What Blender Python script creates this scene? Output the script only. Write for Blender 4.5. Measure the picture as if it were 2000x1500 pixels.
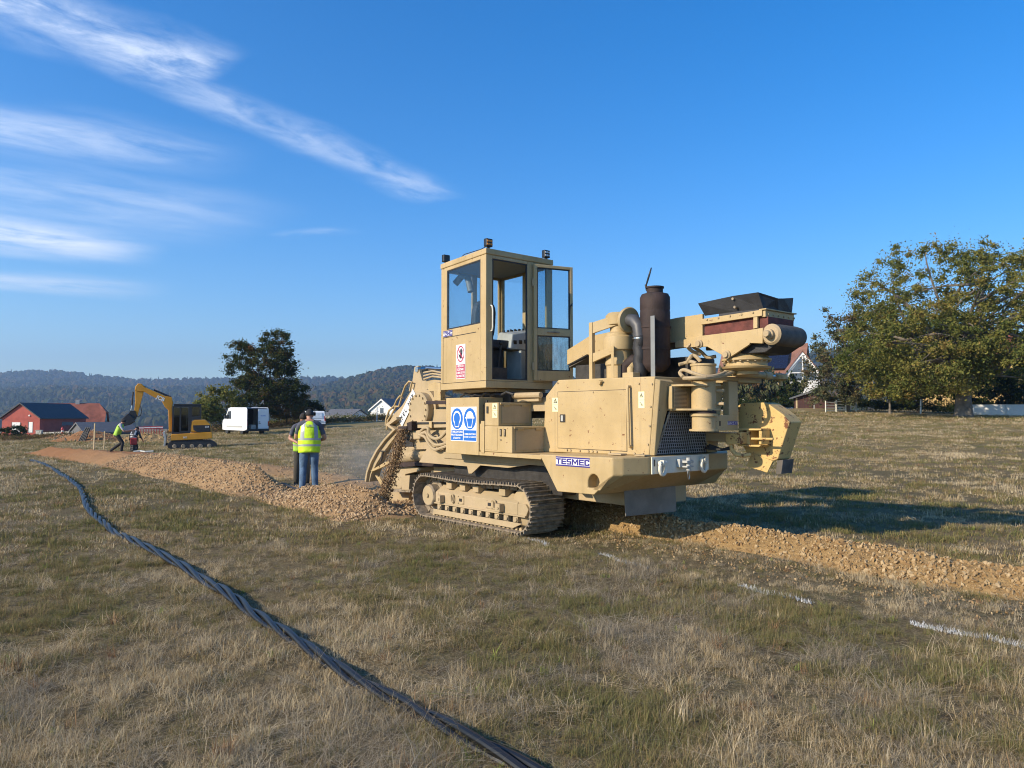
import bpy, bmesh, math, random
import numpy as np
from mathutils import Vector, Matrix, noise as mnoise

random.seed(7)
rng = np.random.default_rng(7)
scene = bpy.context.scene
for o in list(bpy.data.objects):
    bpy.data.objects.remove(o)
COL = scene.collection
R = math.radians

# ------------------------------------------------------------------ camera
FPX = 1450.0                    # focal length in pixels of a 2000 px wide frame
EYE = 1.65
PITCH = math.atan(60 / FPX)
cam_d = bpy.data.cameras.new('camera')
cam_d.sensor_width = 36.0
cam_d.lens = 36.0 * FPX / 2000.0
cam_d.clip_start = 0.05
cam_d.clip_end = 20000
cam = bpy.data.objects.new('camera', cam_d)
COL.objects.link(cam)
cam.location = (0, 0, EYE)
cam.rotation_euler = (R(90) + PITCH, 0, 0)
scene.camera = cam

# ------------------------------------------------------------------ light
SUN_EL = R(26.0)
SUN_AZ = math.atan2(-0.50, -0.86)          # direction towards the sun, from +x
SUNV = Vector((math.cos(SUN_EL) * math.cos(SUN_AZ), math.cos(SUN_EL) * math.sin(SUN_AZ), math.sin(SUN_EL)))
sun_d = bpy.data.lights.new('sun', 'SUN')
sun_d.energy = 4.5
sun_d.angle = R(0.53)
sun_d.color = (1.0, 0.86, 0.655)
sun = bpy.data.objects.new('sun', sun_d)
COL.objects.link(sun)
sun.rotation_euler = SUNV.to_track_quat('Z', 'Y').to_euler()
sun.location = (-20, -12, 20)

scene.view_settings.view_transform = 'Standard'
scene.view_settings.look = 'None'
scene.view_settings.gamma = 1.0
scene.view_settings.use_curve_mapping = False
scene.view_settings.exposure = 0.72
scene.render.engine = 'CYCLES'
scene.cycles.use_denoising = True
scene.cycles.max_bounces = 6
scene.cycles.diffuse_bounces = 2
scene.cycles.glossy_bounces = 3
scene.cycles.transparent_max_bounces = 12
scene.cycles.volume_bounces = 0
scene.cycles.filter_width = 1.05
scene.cycles.sample_clamp_indirect = 4.0


# ------------------------------------------------------------------ node helper
class NT:
    def __init__(self, tree):
        self.t = tree
        self.n = tree.nodes
        self.l = tree.links

    def new(self, typ, inp=None, **kw):
        nd = self.n.new(typ)
        for k, v in kw.items():
            setattr(nd, k, v)
        for k, v in (inp or {}).items():
            self.set(nd, k, v)
        return nd

    def set(self, nd, k, v):
        s = nd.inputs[k]
        if isinstance(v, bpy.types.NodeSocket):
            self.l.new(v, s)
        elif isinstance(v, bpy.types.Node):
            self.l.new(v.outputs[0], s)
        else:
            s.default_value = v

    def math(self, op, a, b=None, c=None, clamp=False):
        nd = self.new('ShaderNodeMath', operation=op, use_clamp=clamp)
        for i, v in enumerate((a, b, c)):
            if v is not None:
                self.set(nd, i, v)
        return nd.outputs[0]

    def vmath(self, op, a, b=None):
        nd = self.new('ShaderNodeVectorMath', operation=op)
        self.set(nd, 0, a)
        if b is not None:
            self.set(nd, 1, b)
        return nd.outputs[0]

    def noise(self, vec, scale, detail=3.0, rough=0.55, dist=0.0):
        nd = self.new('ShaderNodeTexNoise', {'Scale': scale, 'Detail': detail, 'Roughness': rough, 'Distortion': dist})
        if vec is not None:
            self.set(nd, 'Vector', vec)
        return nd.outputs['Fac']

    def ramp(self, fac, stops, interp='LINEAR'):
        nd = self.new('ShaderNodeValToRGB')
        nd.color_ramp.interpolation = interp
        el = nd.color_ramp.elements
        while len(el) < len(stops):
            el.new(0.5)
        for e, (p, c) in zip(el, stops):
            e.position = p
            e.color = (*c, 1) if len(c) == 3 else c
        self.set(nd, 'Fac', fac)
        return nd.outputs['Color']

    def maprange(self, v, a, b, c=0.0, d=1.0, smooth=False):
        nd = self.new('ShaderNodeMapRange', {'Value': v, 'From Min': a, 'From Max': b, 'To Min': c, 'To Max': d})
        if smooth:
            nd.interpolation_type = 'SMOOTHSTEP'
        return nd.outputs['Result']

    def mix(self, fac, a, b, blend='MIX'):
        nd = self.new('ShaderNodeMix', data_type='RGBA', blend_type=blend)
        self.set(nd, 0, fac)
        for k, v in ((6, a), (7, b)):
            if isinstance(v, tuple) and len(v) == 3:
                v = (*v, 1)
            self.set(nd, k, v)
        return nd.outputs[2]


# ------------------------------------------------------------------ world: clear sky with a few cirrus streaks
world = bpy.data.worlds.new('World')
scene.world = world
world.cycles.sampling_method = 'NONE'
world.use_nodes = True
wt = NT(world.node_tree)
wt.n.clear()
sky = wt.new('ShaderNodeTexSky', sky_type='NISHITA', sun_disc=False)
sky.sun_elevation = SUN_EL
sky.sun_rotation = math.pi / 2 - SUN_AZ
sky.altitude = 300
sky.air_density = 1.0
sky.dust_density = 0.25
sky.ozone_density = 3.0
tc = wt.new('ShaderNodeTexCoord')
sep = wt.new('ShaderNodeSeparateXYZ', {0: tc.outputs['Generated']})
zc = wt.math('MAXIMUM', sep.outputs['Z'], 0.04)
pv = wt.new('ShaderNodeCombineXYZ', {0: wt.math('DIVIDE', sep.outputs['X'], zc), 1: wt.math('DIVIDE', sep.outputs['Y'], zc), 2: 0.0}).outputs[0]


def cloud_band(a, b, width, dens, nscale, lo, hi, stretch=4.0, soft=0.25, seed=0.0):
    """a streak of cirrus from a to b on a flat cloud deck (units of its height)"""
    ax, ay = a
    bx, by = b
    L = math.hypot(bx - ax, by - ay)
    ang = math.atan2(by - ay, bx - ax)
    m = wt.new('ShaderNodeMapping', {'Vector': pv, 'Location': ((ax + bx) / 2, (ay + by) / 2, 0), 'Rotation': (0, 0, ang), 'Scale': (L / 2, width, 1)}, vector_type='TEXTURE').outputs[0]
    m2 = wt.new('ShaderNodeMapping', {'Vector': pv, 'Location': ((ax + bx) / 2, (ay + by) / 2, seed), 'Rotation': (0, 0, ang), 'Scale': (stretch, 1, 1)}, vector_type='TEXTURE').outputs[0]
    wob = wt.noise(m2, nscale * 0.35, 2.0)
    s = wt.new('ShaderNodeSeparateXYZ', {0: m})
    yy = wt.math('ADD', s.outputs['Y'], wt.math('MULTIPLY', wt.math('SUBTRACT', wob, 0.5), 1.3))
    prof = wt.maprange(wt.math('ABSOLUTE', yy), 1.0, 0.05, 0, 1, True)
    ends = wt.maprange(wt.math('ABSOLUTE', s.outputs['X']), 1.0, 1.0 - soft, 0, 1, True)
    nz = wt.noise(m2, nscale, 5.0, 0.66, 0.3)
    tex = wt.maprange(nz, lo, hi, 0, 1, True)
    return wt.math('MULTIPLY', wt.math('MULTIPLY', prof, ends), wt.math('MULTIPLY', tex, dens))


bands = [
    cloud_band((-1.70, 0.92), (-0.29, 3.46), 0.19, 0.50, 7.0, 0.18, 0.85, 1.7, 0.12, 1.0),
    cloud_band((-1.9, 1.15), (-0.84, 2.16), 0.24, 0.80, 8.0, 0.22, 0.80, 1.5, 0.12, 2.0),
    cloud_band((-2.9, 1.7), (-1.05, 3.05), 0.38, 0.62, 4.5, 0.20, 0.80, 2.2, 0.55, 3.0),
    cloud_band((-3.2, 2.3), (-1.25, 4.05), 0.95, 0.50, 2.4, 0.15, 0.80, 2.2, 0.55, 4.0),
    cloud_band((-4.6, 2.9), (-2.1, 4.6), 0.72, 1.0, 3.2, 0.10, 0.66, 1.5, 0.40, 5.0),
    cloud_band((-6.0, 4.2), (-2.8, 6.2), 0.75, 0.7, 2.2, 0.15, 0.72, 1.7, 0.45, 6.0),
    cloud_band((-1.40, 4.14), (-0.80, 3.96), 0.13, 0.22, 6.0, 0.35, 0.75, 2.0, 0.60, 7.0),
]
cl = bands[0]
for b_ in bands[1:]:
    cl = wt.math('MAXIMUM', cl, b_)
skyc = wt.new('ShaderNodeHueSaturation', {'Hue': 0.506, 'Saturation': 1.42, 'Value': 1.0, 'Color': sky.outputs[0]}).outputs[0]
cloudc = wt.new('ShaderNodeRGB')
cloudc.outputs[0].default_value = (5.0, 5.4, 6.1, 1)
wcol = wt.mix(cl, skyc, cloudc.outputs[0])
bg = wt.new('ShaderNodeBackground', {'Color': wcol, 'Strength': 0.138})
wo = wt.new('ShaderNodeOutputWorld', {'Surface': bg.outputs[0]})


# ------------------------------------------------------------------ geometry helpers
def pix_ray(px, py):
    dx, dz = (px - 1000) / FPX, (750 - py) / FPX
    c, s = math.cos(PITCH), math.sin(PITCH)
    return Vector((dx, c - dz * s, s + dz * c))


def at_depth(px, py, d):
    """a point seen at photo position px,py at a ground distance d (metres along +y)"""
    r = pix_ray(px, py)
    t = d / r.y
    return Vector((0, 0, EYE)) + r * t


class MB:
    def __init__(self):
        self.v = []
        self.f = []
        self.mi = []

    def add(self, vs, fs, mi=0):
        o = len(self.v)
        self.v += [tuple(p) for p in vs]
        self.f += [tuple(i + o for i in f) for f in fs]
        self.mi += [mi] * len(fs)
        return self

    def box(self, x0, x1, y0, y1, z0, z1, mi=0):
        vs = [(x, y, z) for z in (z0, z1) for y in (y0, y1) for x in (x0, x1)]
        return self.add(vs, [(0, 2, 3, 1), (4, 5, 7, 6), (0, 1, 5, 4), (1, 3, 7, 5), (3, 2, 6, 7), (2, 0, 4, 6)], mi)

    def prism(self, poly, axis, a, b, mi=0):
        """polygon in the two axes left over, extruded along axis from a to b"""
        n = len(poly)
        def mk(p, t):
            return {'x': (t, p[0], p[1]), 'y': (p[0], t, p[1]), 'z': (p[0], p[1], t)}[axis]
        vs = [mk(p, a) for p in poly] + [mk(p, b) for p in poly]
        fs = [tuple(range(n)), tuple(range(2 * n - 1, n - 1, -1))]
        fs += [(i, i + n, (i + 1) % n + n, (i + 1) % n) for i in range(n)]
        return self.add(vs, fs, mi)

    def hull(self, bottom, top, mi=0):
        n = len(bottom)
        fs = [tuple(range(n - 1, -1, -1)), tuple(range(n, 2 * n))]
        fs += [(i, (i + 1) % n, (i + 1) % n + n, i + n) for i in range(n)]
        return self.add(list(bottom) + list(top), fs, mi)

    def tube(self, pts, r, seg=8, cap=True, mi=0):
        pts = [Vector(p) for p in pts]
        rs = r if isinstance(r, (list, tuple)) else [r] * len(pts)
        vs, fs = [], []
        up = None
        for i, p in enumerate(pts):
            d = (pts[min(i + 1, len(pts) - 1)] - pts[max(i - 1, 0)])
            if d.length < 1e-9:
                d = Vector((0, 0, 1))
            d.normalize()
            if up is None:
                up = Vector((0, 0, 1)) if abs(d.z) < 0.9 else Vector((1, 0, 0))
            side = d.cross(up)
            if side.length < 1e-6:
                side = d.cross(Vector((0.3, 1, 0.2)))
            side.normalize()
            up = side.cross(d).normalized()
            for k in range(seg):
                a = 2 * math.pi * k / seg
                vs.append(p + (side * math.cos(a) + up * math.sin(a)) * rs[i])
        for i in range(len(pts) - 1):
            for k in range(seg):
                a, b = i * seg + k, i * seg + (k + 1) % seg
                fs.append((a, b, b + seg, a + seg))
        if cap:
            fs.append(tuple(range(seg - 1, -1, -1)))
            o = (len(pts) - 1) * seg
            fs.append(tuple(range(o, o + seg)))
        return self.add(vs, fs, mi)

    def lathe(self, prof, c=(0, 0, 0), axis='z', seg=24, mi=0, flat=()):
        """profile of (radius, height) turned about an axis through c"""
        vs, fs = [], []
        for (r, h) in prof:
            for k in range(seg):
                a = 2 * math.pi * k / seg
                p, q = r * math.cos(a), r * math.sin(a)
                w = {'z': (p, q, h), 'x': (h, p, q), 'y': (q, h, p)}[axis]
                vs.append((c[0] + w[0], c[1] + w[1], c[2] + w[2]))
        for i in range(len(prof) - 1):
            for k in range(seg):
                a, b = i * seg + k, i * seg + (k + 1) % seg
                fs.append((a, b, b + seg, a + seg))
        if prof[0][0] > 1e-6:
            fs.append(tuple(range(seg - 1, -1, -1)))
        if prof[-1][0] > 1e-6:
            o = (len(prof) - 1) * seg
            fs.append(tuple(range(o, o + seg)))
        return self.add(vs, fs, mi)

    def mesh(self, name, mats):
        me = bpy.data.meshes.new(name)
        me.from_pydata(self.v, [], self.f)
        for m in (mats if isinstance(mats, (list, tuple)) else [mats]):
            me.materials.append(m)
        if any(self.mi):
            me.polygons.foreach_set('material_index', self.mi)
        bm = bmesh.new()
        bm.from_mesh(me)
        bmesh.ops.remove_doubles(bm, verts=bm.verts, dist=1e-6)
        bmesh.ops.recalc_face_normals(bm, faces=bm.faces)
        bm.to_mesh(me)
        bm.free()
        me.update()
        return me


def obj(name, mb, mats, parent=None, bevel=0.0, smooth=False, seg=2, angle=35):
    me = mb.mesh(name, mats) if isinstance(mb, MB) else mb
    o = bpy.data.objects.new(name, me)
    COL.objects.link(o)
    if parent is not None:
        o.parent = parent
    if smooth:
        for p in me.polygons:
            p.use_smooth = True
        try:
            me.set_sharp_from_angle(angle=R(angle))
        except Exception:
            pass
    if bevel > 0:
        b = o.modifiers.new('bevel', 'BEVEL')
        b.width = bevel
        b.segments = seg
        b.limit_method = 'ANGLE'
        b.angle_limit = R(30)
        b.harden_normals = False
    return o


def tag(o, label=None, cat=None, group=None, kind=None):
    if label:
        o['label'] = label
    if cat:
        o['category'] = cat
    if group:
        o['group'] = group
    if kind:
        o['kind'] = kind
    return o


def empty(name, loc=(0, 0, 0), rz=0.0, label=None, cat=None, group=None):
    o = bpy.data.objects.new(name, None)
    COL.objects.link(o)
    o.location = loc
    o.rotation_euler = (0, 0, rz)
    o.empty_display_size = 0.2
    return tag(o, label, cat, group)


def copy_of(o, parent=None):
    c = o.copy()
    COL.objects.link(c)
    c.parent = parent
    return c


def text_mesh(name, body, size, mat, extrude=0.002, offset=0.0, spacing=1.0, align='CENTER'):
    cu = bpy.data.curves.new(name, 'FONT')
    cu.body = body
    cu.size = size
    cu.extrude = extrude
    cu.offset = offset
    cu.space_character = spacing
    cu.align_x = align
    cu.align_y = 'CENTER'
    cu.resolution_u = 3
    to = bpy.data.objects.new(name, cu)
    COL.objects.link(to)
    dg = bpy.context.evaluated_depsgraph_get()
    me = bpy.data.meshes.new_from_object(to.evaluated_get(dg))
    me.name = name
    bpy.data.objects.remove(to)
    bpy.data.curves.remove(cu)
    me.materials.clear()
    me.materials.append(mat)
    return me


def bake(o):
    """apply an object's modifiers into its mesh"""
    dg = bpy.context.evaluated_depsgraph_get()
    me = bpy.data.meshes.new_from_object(o.evaluated_get(dg))
    o.modifiers.clear()
    o.data = me
    return me


# ------------------------------------------------------------------ materials
def new_mat(name):
    m = bpy.data.materials.new(name)
    m.use_nodes = True
    t = NT(m.node_tree)
    t.n.clear()
    out = t.new('ShaderNodeOutputMaterial')
    b = t.new('ShaderNodeBsdfPrincipled')
    t.l.new(b.outputs[0], out.inputs[0])
    return m, t, b


def simple(name, col, rough=0.6, metal=0.0, var=0.12, scale=6.0, bump=0.0, bscale=60.0, spec=0.5):
    m, t, b = new_mat(name)
    tcn = t.new('ShaderNodeTexCoord').outputs['Object']
    n = t.noise(tcn, scale, 4.0)
    dark = tuple(c * (1 - var) for c in col)
    lite = tuple(min(1, c * (1 + var)) for c in col)
    t.set(b, 'Base Color', t.ramp(n, [(0.3, dark), (0.7, lite)]))
    t.set(b, 'Roughness', rough)
    t.set(b, 'Metallic', metal)
    t.set(b, 'Specular IOR Level', spec)
    if bump:
        bp = t.new('ShaderNodeBump', {'Strength': bump, 'Distance': 0.02, 'Height': t.noise(tcn, bscale, 4.0)})
        t.set(b, 'Normal', bp.outputs[0])
    return m


def painted(name, col, dust=(0.42, 0.31, 0.19), dust_amt=0.35, chips=0.0, chip_col=(0.16, 0.06, 0.025), rough=0.5, streak=0.25):
    """machine enamel: faded patches, dust in the lows, faint runs, a few rust chips"""
    m, t, b = new_mat(name)
    tcn = t.new('ShaderNodeTexCoord').outputs['Object']
    big = t.noise(tcn, 1.7, 5.0, 0.6)
    fine = t.noise(tcn, 22.0, 5.0, 0.65)
    sv = t.new('ShaderNodeMapping', {'Vector': tcn, 'Scale': (9, 9, 0.7)}).outputs[0]
    runs = t.noise(sv, 1.0, 4.0, 0.6)
    c = t.mix(t.maprange(big, 0.35, 0.7), tuple(x * 0.84 for x in col), tuple(min(1, x * 1.10) for x in col))
    rv = t.new('ShaderNodeMapping', {'Vector': tcn, 'Scale': (24, 24, 1.1)}).outputs[0]
    rr = t.math('MULTIPLY', t.maprange(t.noise(rv, 1.0, 3.0, 0.6), 0.64, 0.72), t.maprange(big, 0.45, 0.62))
    c = t.mix(t.math('MULTIPLY', rr, 0.55), c, (0.20, 0.105, 0.045))
    c = t.mix(t.math('MULTIPLY', t.maprange(runs, 0.55, 0.75), streak), c, tuple(x * 0.60 for x in col))
    sp = t.noise(tcn, 70.0, 3.0, 0.6)
    c = t.mix(t.math('MULTIPLY', t.maprange(t.math('ADD', sp, t.math('MULTIPLY', big, 0.25)), 0.74, 0.80), 0.45), c, tuple(x * 0.55 for x in dust))
    d = t.math('MULTIPLY', t.maprange(t.math('ADD', t.math('MULTIPLY', fine, 0.5), t.math('MULTIPLY', big, 0.6)), 0.5, 0.72), dust_amt)
    c = t.mix(d, c, dust)
    if chips > 0:
        ch = t.noise(tcn, 14.0, 6.0, 0.7)
        cf = t.maprange(ch, 0.74 - chips * 0.2, 0.76 - chips * 0.2)
        c = t.mix(cf, c, chip_col)
    t.set(b, 'Base Color', c)
    t.set(b, 'Roughness', t.maprange(fine, 0.3, 0.7, rough - 0.08, rough + 0.22))
    t.set(b, 'Specular IOR Level', 0.4)
    bp = t.new('ShaderNodeBump', {'Strength': 0.12, 'Distance': 0.01, 'Height': t.noise(tcn, 5.0, 3.0)})
    t.set(b, 'Normal', bp.outputs[0])
    return m


def glass_mat(name, tint, alpha, rough=0.03, dirt=0.0):
    m = bpy.data.materials.new(name)
    m.use_nodes = True
    t = NT(m.node_tree)
    t.n.clear()
    out = t.new('ShaderNodeOutputMaterial')
    tr = t.new('ShaderNodeBsdfTransparent', {'Color': (*tint, 1)})
    gl = t.new('ShaderNodeBsdfGlossy', {'Color': (1, 1, 1, 1), 'Roughness': rough})
    lw = t.new('ShaderNodeLayerWeight', {'Blend': 0.5})
    fr = t.math('ADD', t.math('MULTIPLY', t.math('POWER', lw.outputs['Facing'], 4.0), 0.6), 0.03)
    mx = t.new('ShaderNodeMixShader', {0: t.math('MULTIPLY', fr, alpha), 1: tr.outputs[0], 2: gl.outputs[0]})
    last = mx.outputs[0]
    if dirt:
        tcn = t.new('ShaderNodeTexCoord').outputs['Object']
        sv = t.new('ShaderNodeMapping', {'Vector': tcn, 'Scale': (6, 6, 1.3)}).outputs[0]
        nz = t.maprange(t.noise(sv, 3.0, 6.0, 0.7), 0.42, 0.75, 0.02, dirt)
        df = t.new('ShaderNodeBsdfDiffuse', {'Color': (0.5, 0.42, 0.3, 1)})
        last = t.new('ShaderNodeMixShader', {0: nz, 1: last, 2: df.outputs[0]}).outputs[0]
    t.l.new(last, out.inputs[0])
    return m


SAND = (0.49, 0.355, 0.168)
M = {}
M['sand'] = painted('sand_enamel', SAND, dust=(0.43, 0.335, 0.21), dust_amt=0.50, streak=0.45, rough=0.52, chips=0.46)
M['sand_dirty'] = painted('sand_enamel_dusty', (0.43, 0.33, 0.19), dust=(0.40, 0.30, 0.19), dust_amt=0.8, chips=0.0, rough=0.75, streak=0.35)
M['sand_rust'] = painted('sand_enamel_chipped', (0.62, 0.42, 0.15), dust_amt=0.3, chips=0.80, rough=0.55)
M['steel_dark'] = simple('dark_steel', (0.055, 0.05, 0.045), 0.55, 0.6, 0.3, 12, 0.2)
M['steel_worn'] = simple('worn_steel', (0.27, 0.215, 0.15), 0.7, 0.15, 0.5, 14, 0.35)
M['chrome'] = simple('chrome', (0.62, 0.60, 0.56), 0.28, 1.0, 0.08)
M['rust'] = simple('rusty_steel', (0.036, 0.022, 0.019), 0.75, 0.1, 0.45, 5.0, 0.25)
M['rust_red'] = simple('red_primer', (0.125, 0.034, 0.026), 0.8, 0.0, 0.45, 8.0, 0.25)
M['black'] = simple('black_rubber', (0.022, 0.022, 0.024), 0.6, 0.0, 0.3, 8.0, 0.2)
M['black_dusty'] = simple('dusty_rubber', (0.10, 0.088, 0.075), 0.8, 0.0, 0.35, 5.0, 0.3)
M['black_gloss'] = simple('black_plastic', (0.012, 0.012, 0.013), 0.3)
M['white'] = simple('white_paint', (0.78, 0.77, 0.74), 0.4, 0.0, 0.04)
M['white_dirty'] = simple('grey_white_paint', (0.70, 0.66, 0.54), 0.55, 0.0, 0.12, 5.0)
M['sticker'] = simple('white_sticker', (0.80, 0.80, 0.80), 0.35, 0.0, 0.03)
M['sticker_y'] = simple('pale_yellow_sticker', (0.80, 0.76, 0.45), 0.4, 0.0, 0.05)
M['blue'] = simple('logo_blue', (0.045, 0.035, 0.22), 0.4, 0.0, 0.08)
M['sign_blue'] = simple('sign_blue', (0.02, 0.14, 0.52), 0.35, 0.0, 0.06)
M['sign_red'] = simple('sign_red', (0.42, 0.05, 0.09), 0.4, 0.0, 0.08)
M['ink'] = simple('black_ink', (0.02, 0.025, 0.03), 0.5)
M['grey_dark'] = simple('dark_grey_pipe', (0.075, 0.075, 0.078), 0.5, 0.2, 0.15)
M['grey'] = simple('grey_enamel', (0.20, 0.21, 0.21), 0.5, 0.0, 0.1)
M['grey_pale'] = simple('pale_grey_panel', (0.42, 0.42, 0.39), 0.5, 0.0, 0.12)
M['orange_lens'] = simple('orange_lens', (0.75, 0.28, 0.03), 0.25, 0.0, 0.1)
M['lens'] = simple('clear_lens', (0.55, 0.55, 0.55), 0.15, 0.3, 0.1)
M['glass_cab'] = glass_mat('cab_glass', (0.86, 0.90, 0.92), 1.0)
M['glass_dirty'] = glass_mat('dusty_glass', (0.74, 0.79, 0.80), 1.0, 0.05, 0.38)
M['glass_dark'] = simple('dark_glass', (0.02, 0.025, 0.03), 0.06)
M['window'] = simple('window_glass', (0.10, 0.13, 0.16), 0.08, 0.0, 0.2, 1.0)
# ------------------------------------------------------------------ frame of the trench line (machine axes)
P0 = Vector((0.2707, 9.8904, 0.0))
UM = Vector((0.643797, -0.765196, 0.0))     # along the trench, towards the engine end
VN = Vector((0.765196, 0.643797, 0.0))      # across it, away from the camera
CAMU = (-P0).dot(UM)
CAMV = (-P0).dot(VN)


def Wl(u, v, z=0.0):
    return P0 + UM * u + VN * v + Vector((0, 0, z))


def to_uv(x, y):
    dx, dy = x - P0.x, y - P0.y
    return dx * UM.x + dy * UM.y, dx * VN.x + dy * VN.y


def PV(px, py, v):
    r = pix_ray(px, py)
    t = (v - CAMV) / r.dot(VN)
    return (CAMU + t * r.dot(UM), v, EYE + t * r.z)


def PU(px, py, u):
    r = pix_ray(px, py)
    t = (u - CAMU) / r.dot(UM)
    return (u, CAMV + t * r.dot(VN), EYE + t * r.z)


# ------------------------------------------------------------------ terrain heights
_ctl = [(x, y, 0.0) for x in (-14, -9, -4, 1, 6, 11) for y in (1, 6, 11)] + [(x, 15, 0.0) for x in (-13, -9, -4, 1, 6)]
_ctl += [(12, 15, 0.06), (-20.3, 38, -0.31), (-19.3, 44.5, -0.34), (-23.4, 66, -0.08), (-20.7, 78, 0.14), (-71, 110, -1.5), (-61, 105, -1.4),
         (-15.7, 25, -0.05), (-24, 30, -0.2), (-18.6, 90, 0.8), (36.4, 60, 1.44), (33, 75, 2.0), (32.5, 80, 2.4), (46, 75, 1.6), (23, 75, 1.9), (17, 35, 0.56), (60, 60, 1.5), (8, 30, 0.25), (0, 45, 0.35),
         (0, 120, 1.2), (-120, 160, -1.5), (0, 200, 1.0), (100, 160, 3.5), (0, -40, 0.0), (-40, -20, 0.0), (40, -20, 0.2), (30, 20, 0.5), (-40, 30, -0.5)]
_ctl = np.array(_ctl, float)
_A = np.hypot(_ctl[:, None, 0] - _ctl[None, :, 0], _ctl[:, None, 1] - _ctl[None, :, 1])
_A = np.block([[_A, np.ones((len(_ctl), 1))], [np.ones((1, len(_ctl))), np.zeros((1, 1))]])
_W = np.linalg.solve(_A, np.append(_ctl[:, 2], 0))


def sstep(a, b, x):
    t = np.clip((x - a) / (b - a), 0, 1)
    return t * t * (3 - 2 * t)


def TZ(x, y):
    x = np.asarray(x, float)
    y = np.asarray(y, float)
    sh = x.shape
    X, Y = x.ravel(), y.ravel()
    out = np.empty(len(X))
    for i in range(0, len(X), 20000):
        d = np.hypot(X[i:i + 20000, None] - _ctl[None, :, 0], Y[i:i + 20000, None] - _ctl[None, :, 1])
        out[i:i + 20000] = d @ _W[:-1] + _W[-1]
    r = np.hypot(X, Y)
    out = out * (1 - sstep(140, 320, r)) - 16 * sstep(110, 400, Y) * (1 - 0.75 * sstep(0.15, 0.5, X / np.maximum(Y, 1)))
    near = np.exp(-(r / 60) ** 2)
    out += near * (0.018 * np.sin(X * 1.3 + 1.1 * np.sin(Y * 0.9)) * np.sin(Y * 1.7 + X * 0.4) + 0.010 * np.sin(X * 4.1 + Y * 2.3) * np.sin(Y * 3.7 - X * 1.9))
    return out.reshape(sh)


def tz(x, y):
    return float(TZ(np.array([x]), np.array([y]))[0])


def grounded(px, py, d):
    p = at_depth(px, py, d)
    return Vector((p.x, p.y, tz(p.x, p.y)))


# ------------------------------------------------------------------ ground sheet
def build_ground():
    rings = [0.0]
    r = 0.35
    while r < 7000:
        rings.append(r)
        r *= 1.055 if r < 300 else 1.14
    na = 300
    th = np.linspace(0, 2 * np.pi, na, endpoint=False)
    rr = np.array(rings[1:])
    X = rr[:, None] * np.cos(th)[None]
    Y = rr[:, None] * np.sin(th)[None]
    Z = TZ(X, Y)
    vs = np.concatenate([[[0, 0, float(TZ(np.array([0.]), np.array([0.]))[0])]], np.stack([X, Y, Z], -1).reshape(-1, 3)])
    fs = []
    for k in range(na):
        fs.append((0, 1 + k, 1 + (k + 1) % na))
    for i in range(len(rr) - 1):
        o = 1 + i * na
        for k in range(na):
            k2 = (k + 1) % na
            fs.append((o + k, o + na + k, o + na + k2, o + k2))
    me = bpy.data.meshes.new('ground')
    me.from_pydata(vs.tolist(), [], fs)
    for p in me.polygons:
        p.use_smooth = True
    return me


def field_colour(t, pos):
    """patchwork of straw, green and bare thatch shared by the ground sheet"""
    a = t.noise(pos, 0.16, 4.0, 0.55)
    b = t.noise(pos, 0.9, 5.0, 0.6)
    c = t.noise(pos, 7.0, 5.0, 0.7)
    d = t.noise(pos, 42.0, 4.0, 0.7)
    g = t.math('ADD', t.math('MULTIPLY', a, 0.6), t.math('MULTIPLY', b, 0.5))
    return a, b, c, d, g


mg, t, b = new_mat('meadow_ground')
pos = t.new('ShaderNodeNewGeometry').outputs['Position']
a_, b_, c_, d_, g_ = field_colour(t, pos)
base = t.mix(t.maprange(g_, 0.45, 0.66), (0.19, 0.14, 0.07), (0.10, 0.09, 0.038))
base = t.mix(t.maprange(c_, 0.40, 0.62), base, (0.10, 0.072, 0.038))
base = t.mix(t.math('MULTIPLY', t.maprange(d_, 0.48, 0.70), 0.75), base, (0.36, 0.28, 0.155))
far = t.new('ShaderNodeSeparateXYZ', {0: pos}).outputs['Y']
st = t.new('ShaderNodeMapping', {'Vector': pos, 'Scale': (0.25, 1.2, 1)}).outputs[0]
fl = t.noise(st, 0.55, 5.0, 0.65)
farc = t.mix(t.maprange(fl, 0.38, 0.64), (0.30, 0.21, 0.10), (0.16, 0.145, 0.056))
base = t.mix(t.maprange(far, 18, 45), base, farc)
t.set(b, 'Base Color', base)
t.set(b, 'Roughness', 0.95)
t.set(b, 'Specular IOR Level', 0.1)
bp = t.new('ShaderNodeBump', {'Strength': 0.9, 'Distance': 0.03, 'Height': t.math('ADD', c_, t.math('MULTIPLY', d_, 0.6))})
t.set(b, 'Normal', bp.outputs[0])
ground = obj('ground', build_ground(), None)
ground.data.materials.append(mg)
tag(ground, 'dry autumn meadow with short straw-coloured and green grass', kind='structure')


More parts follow.
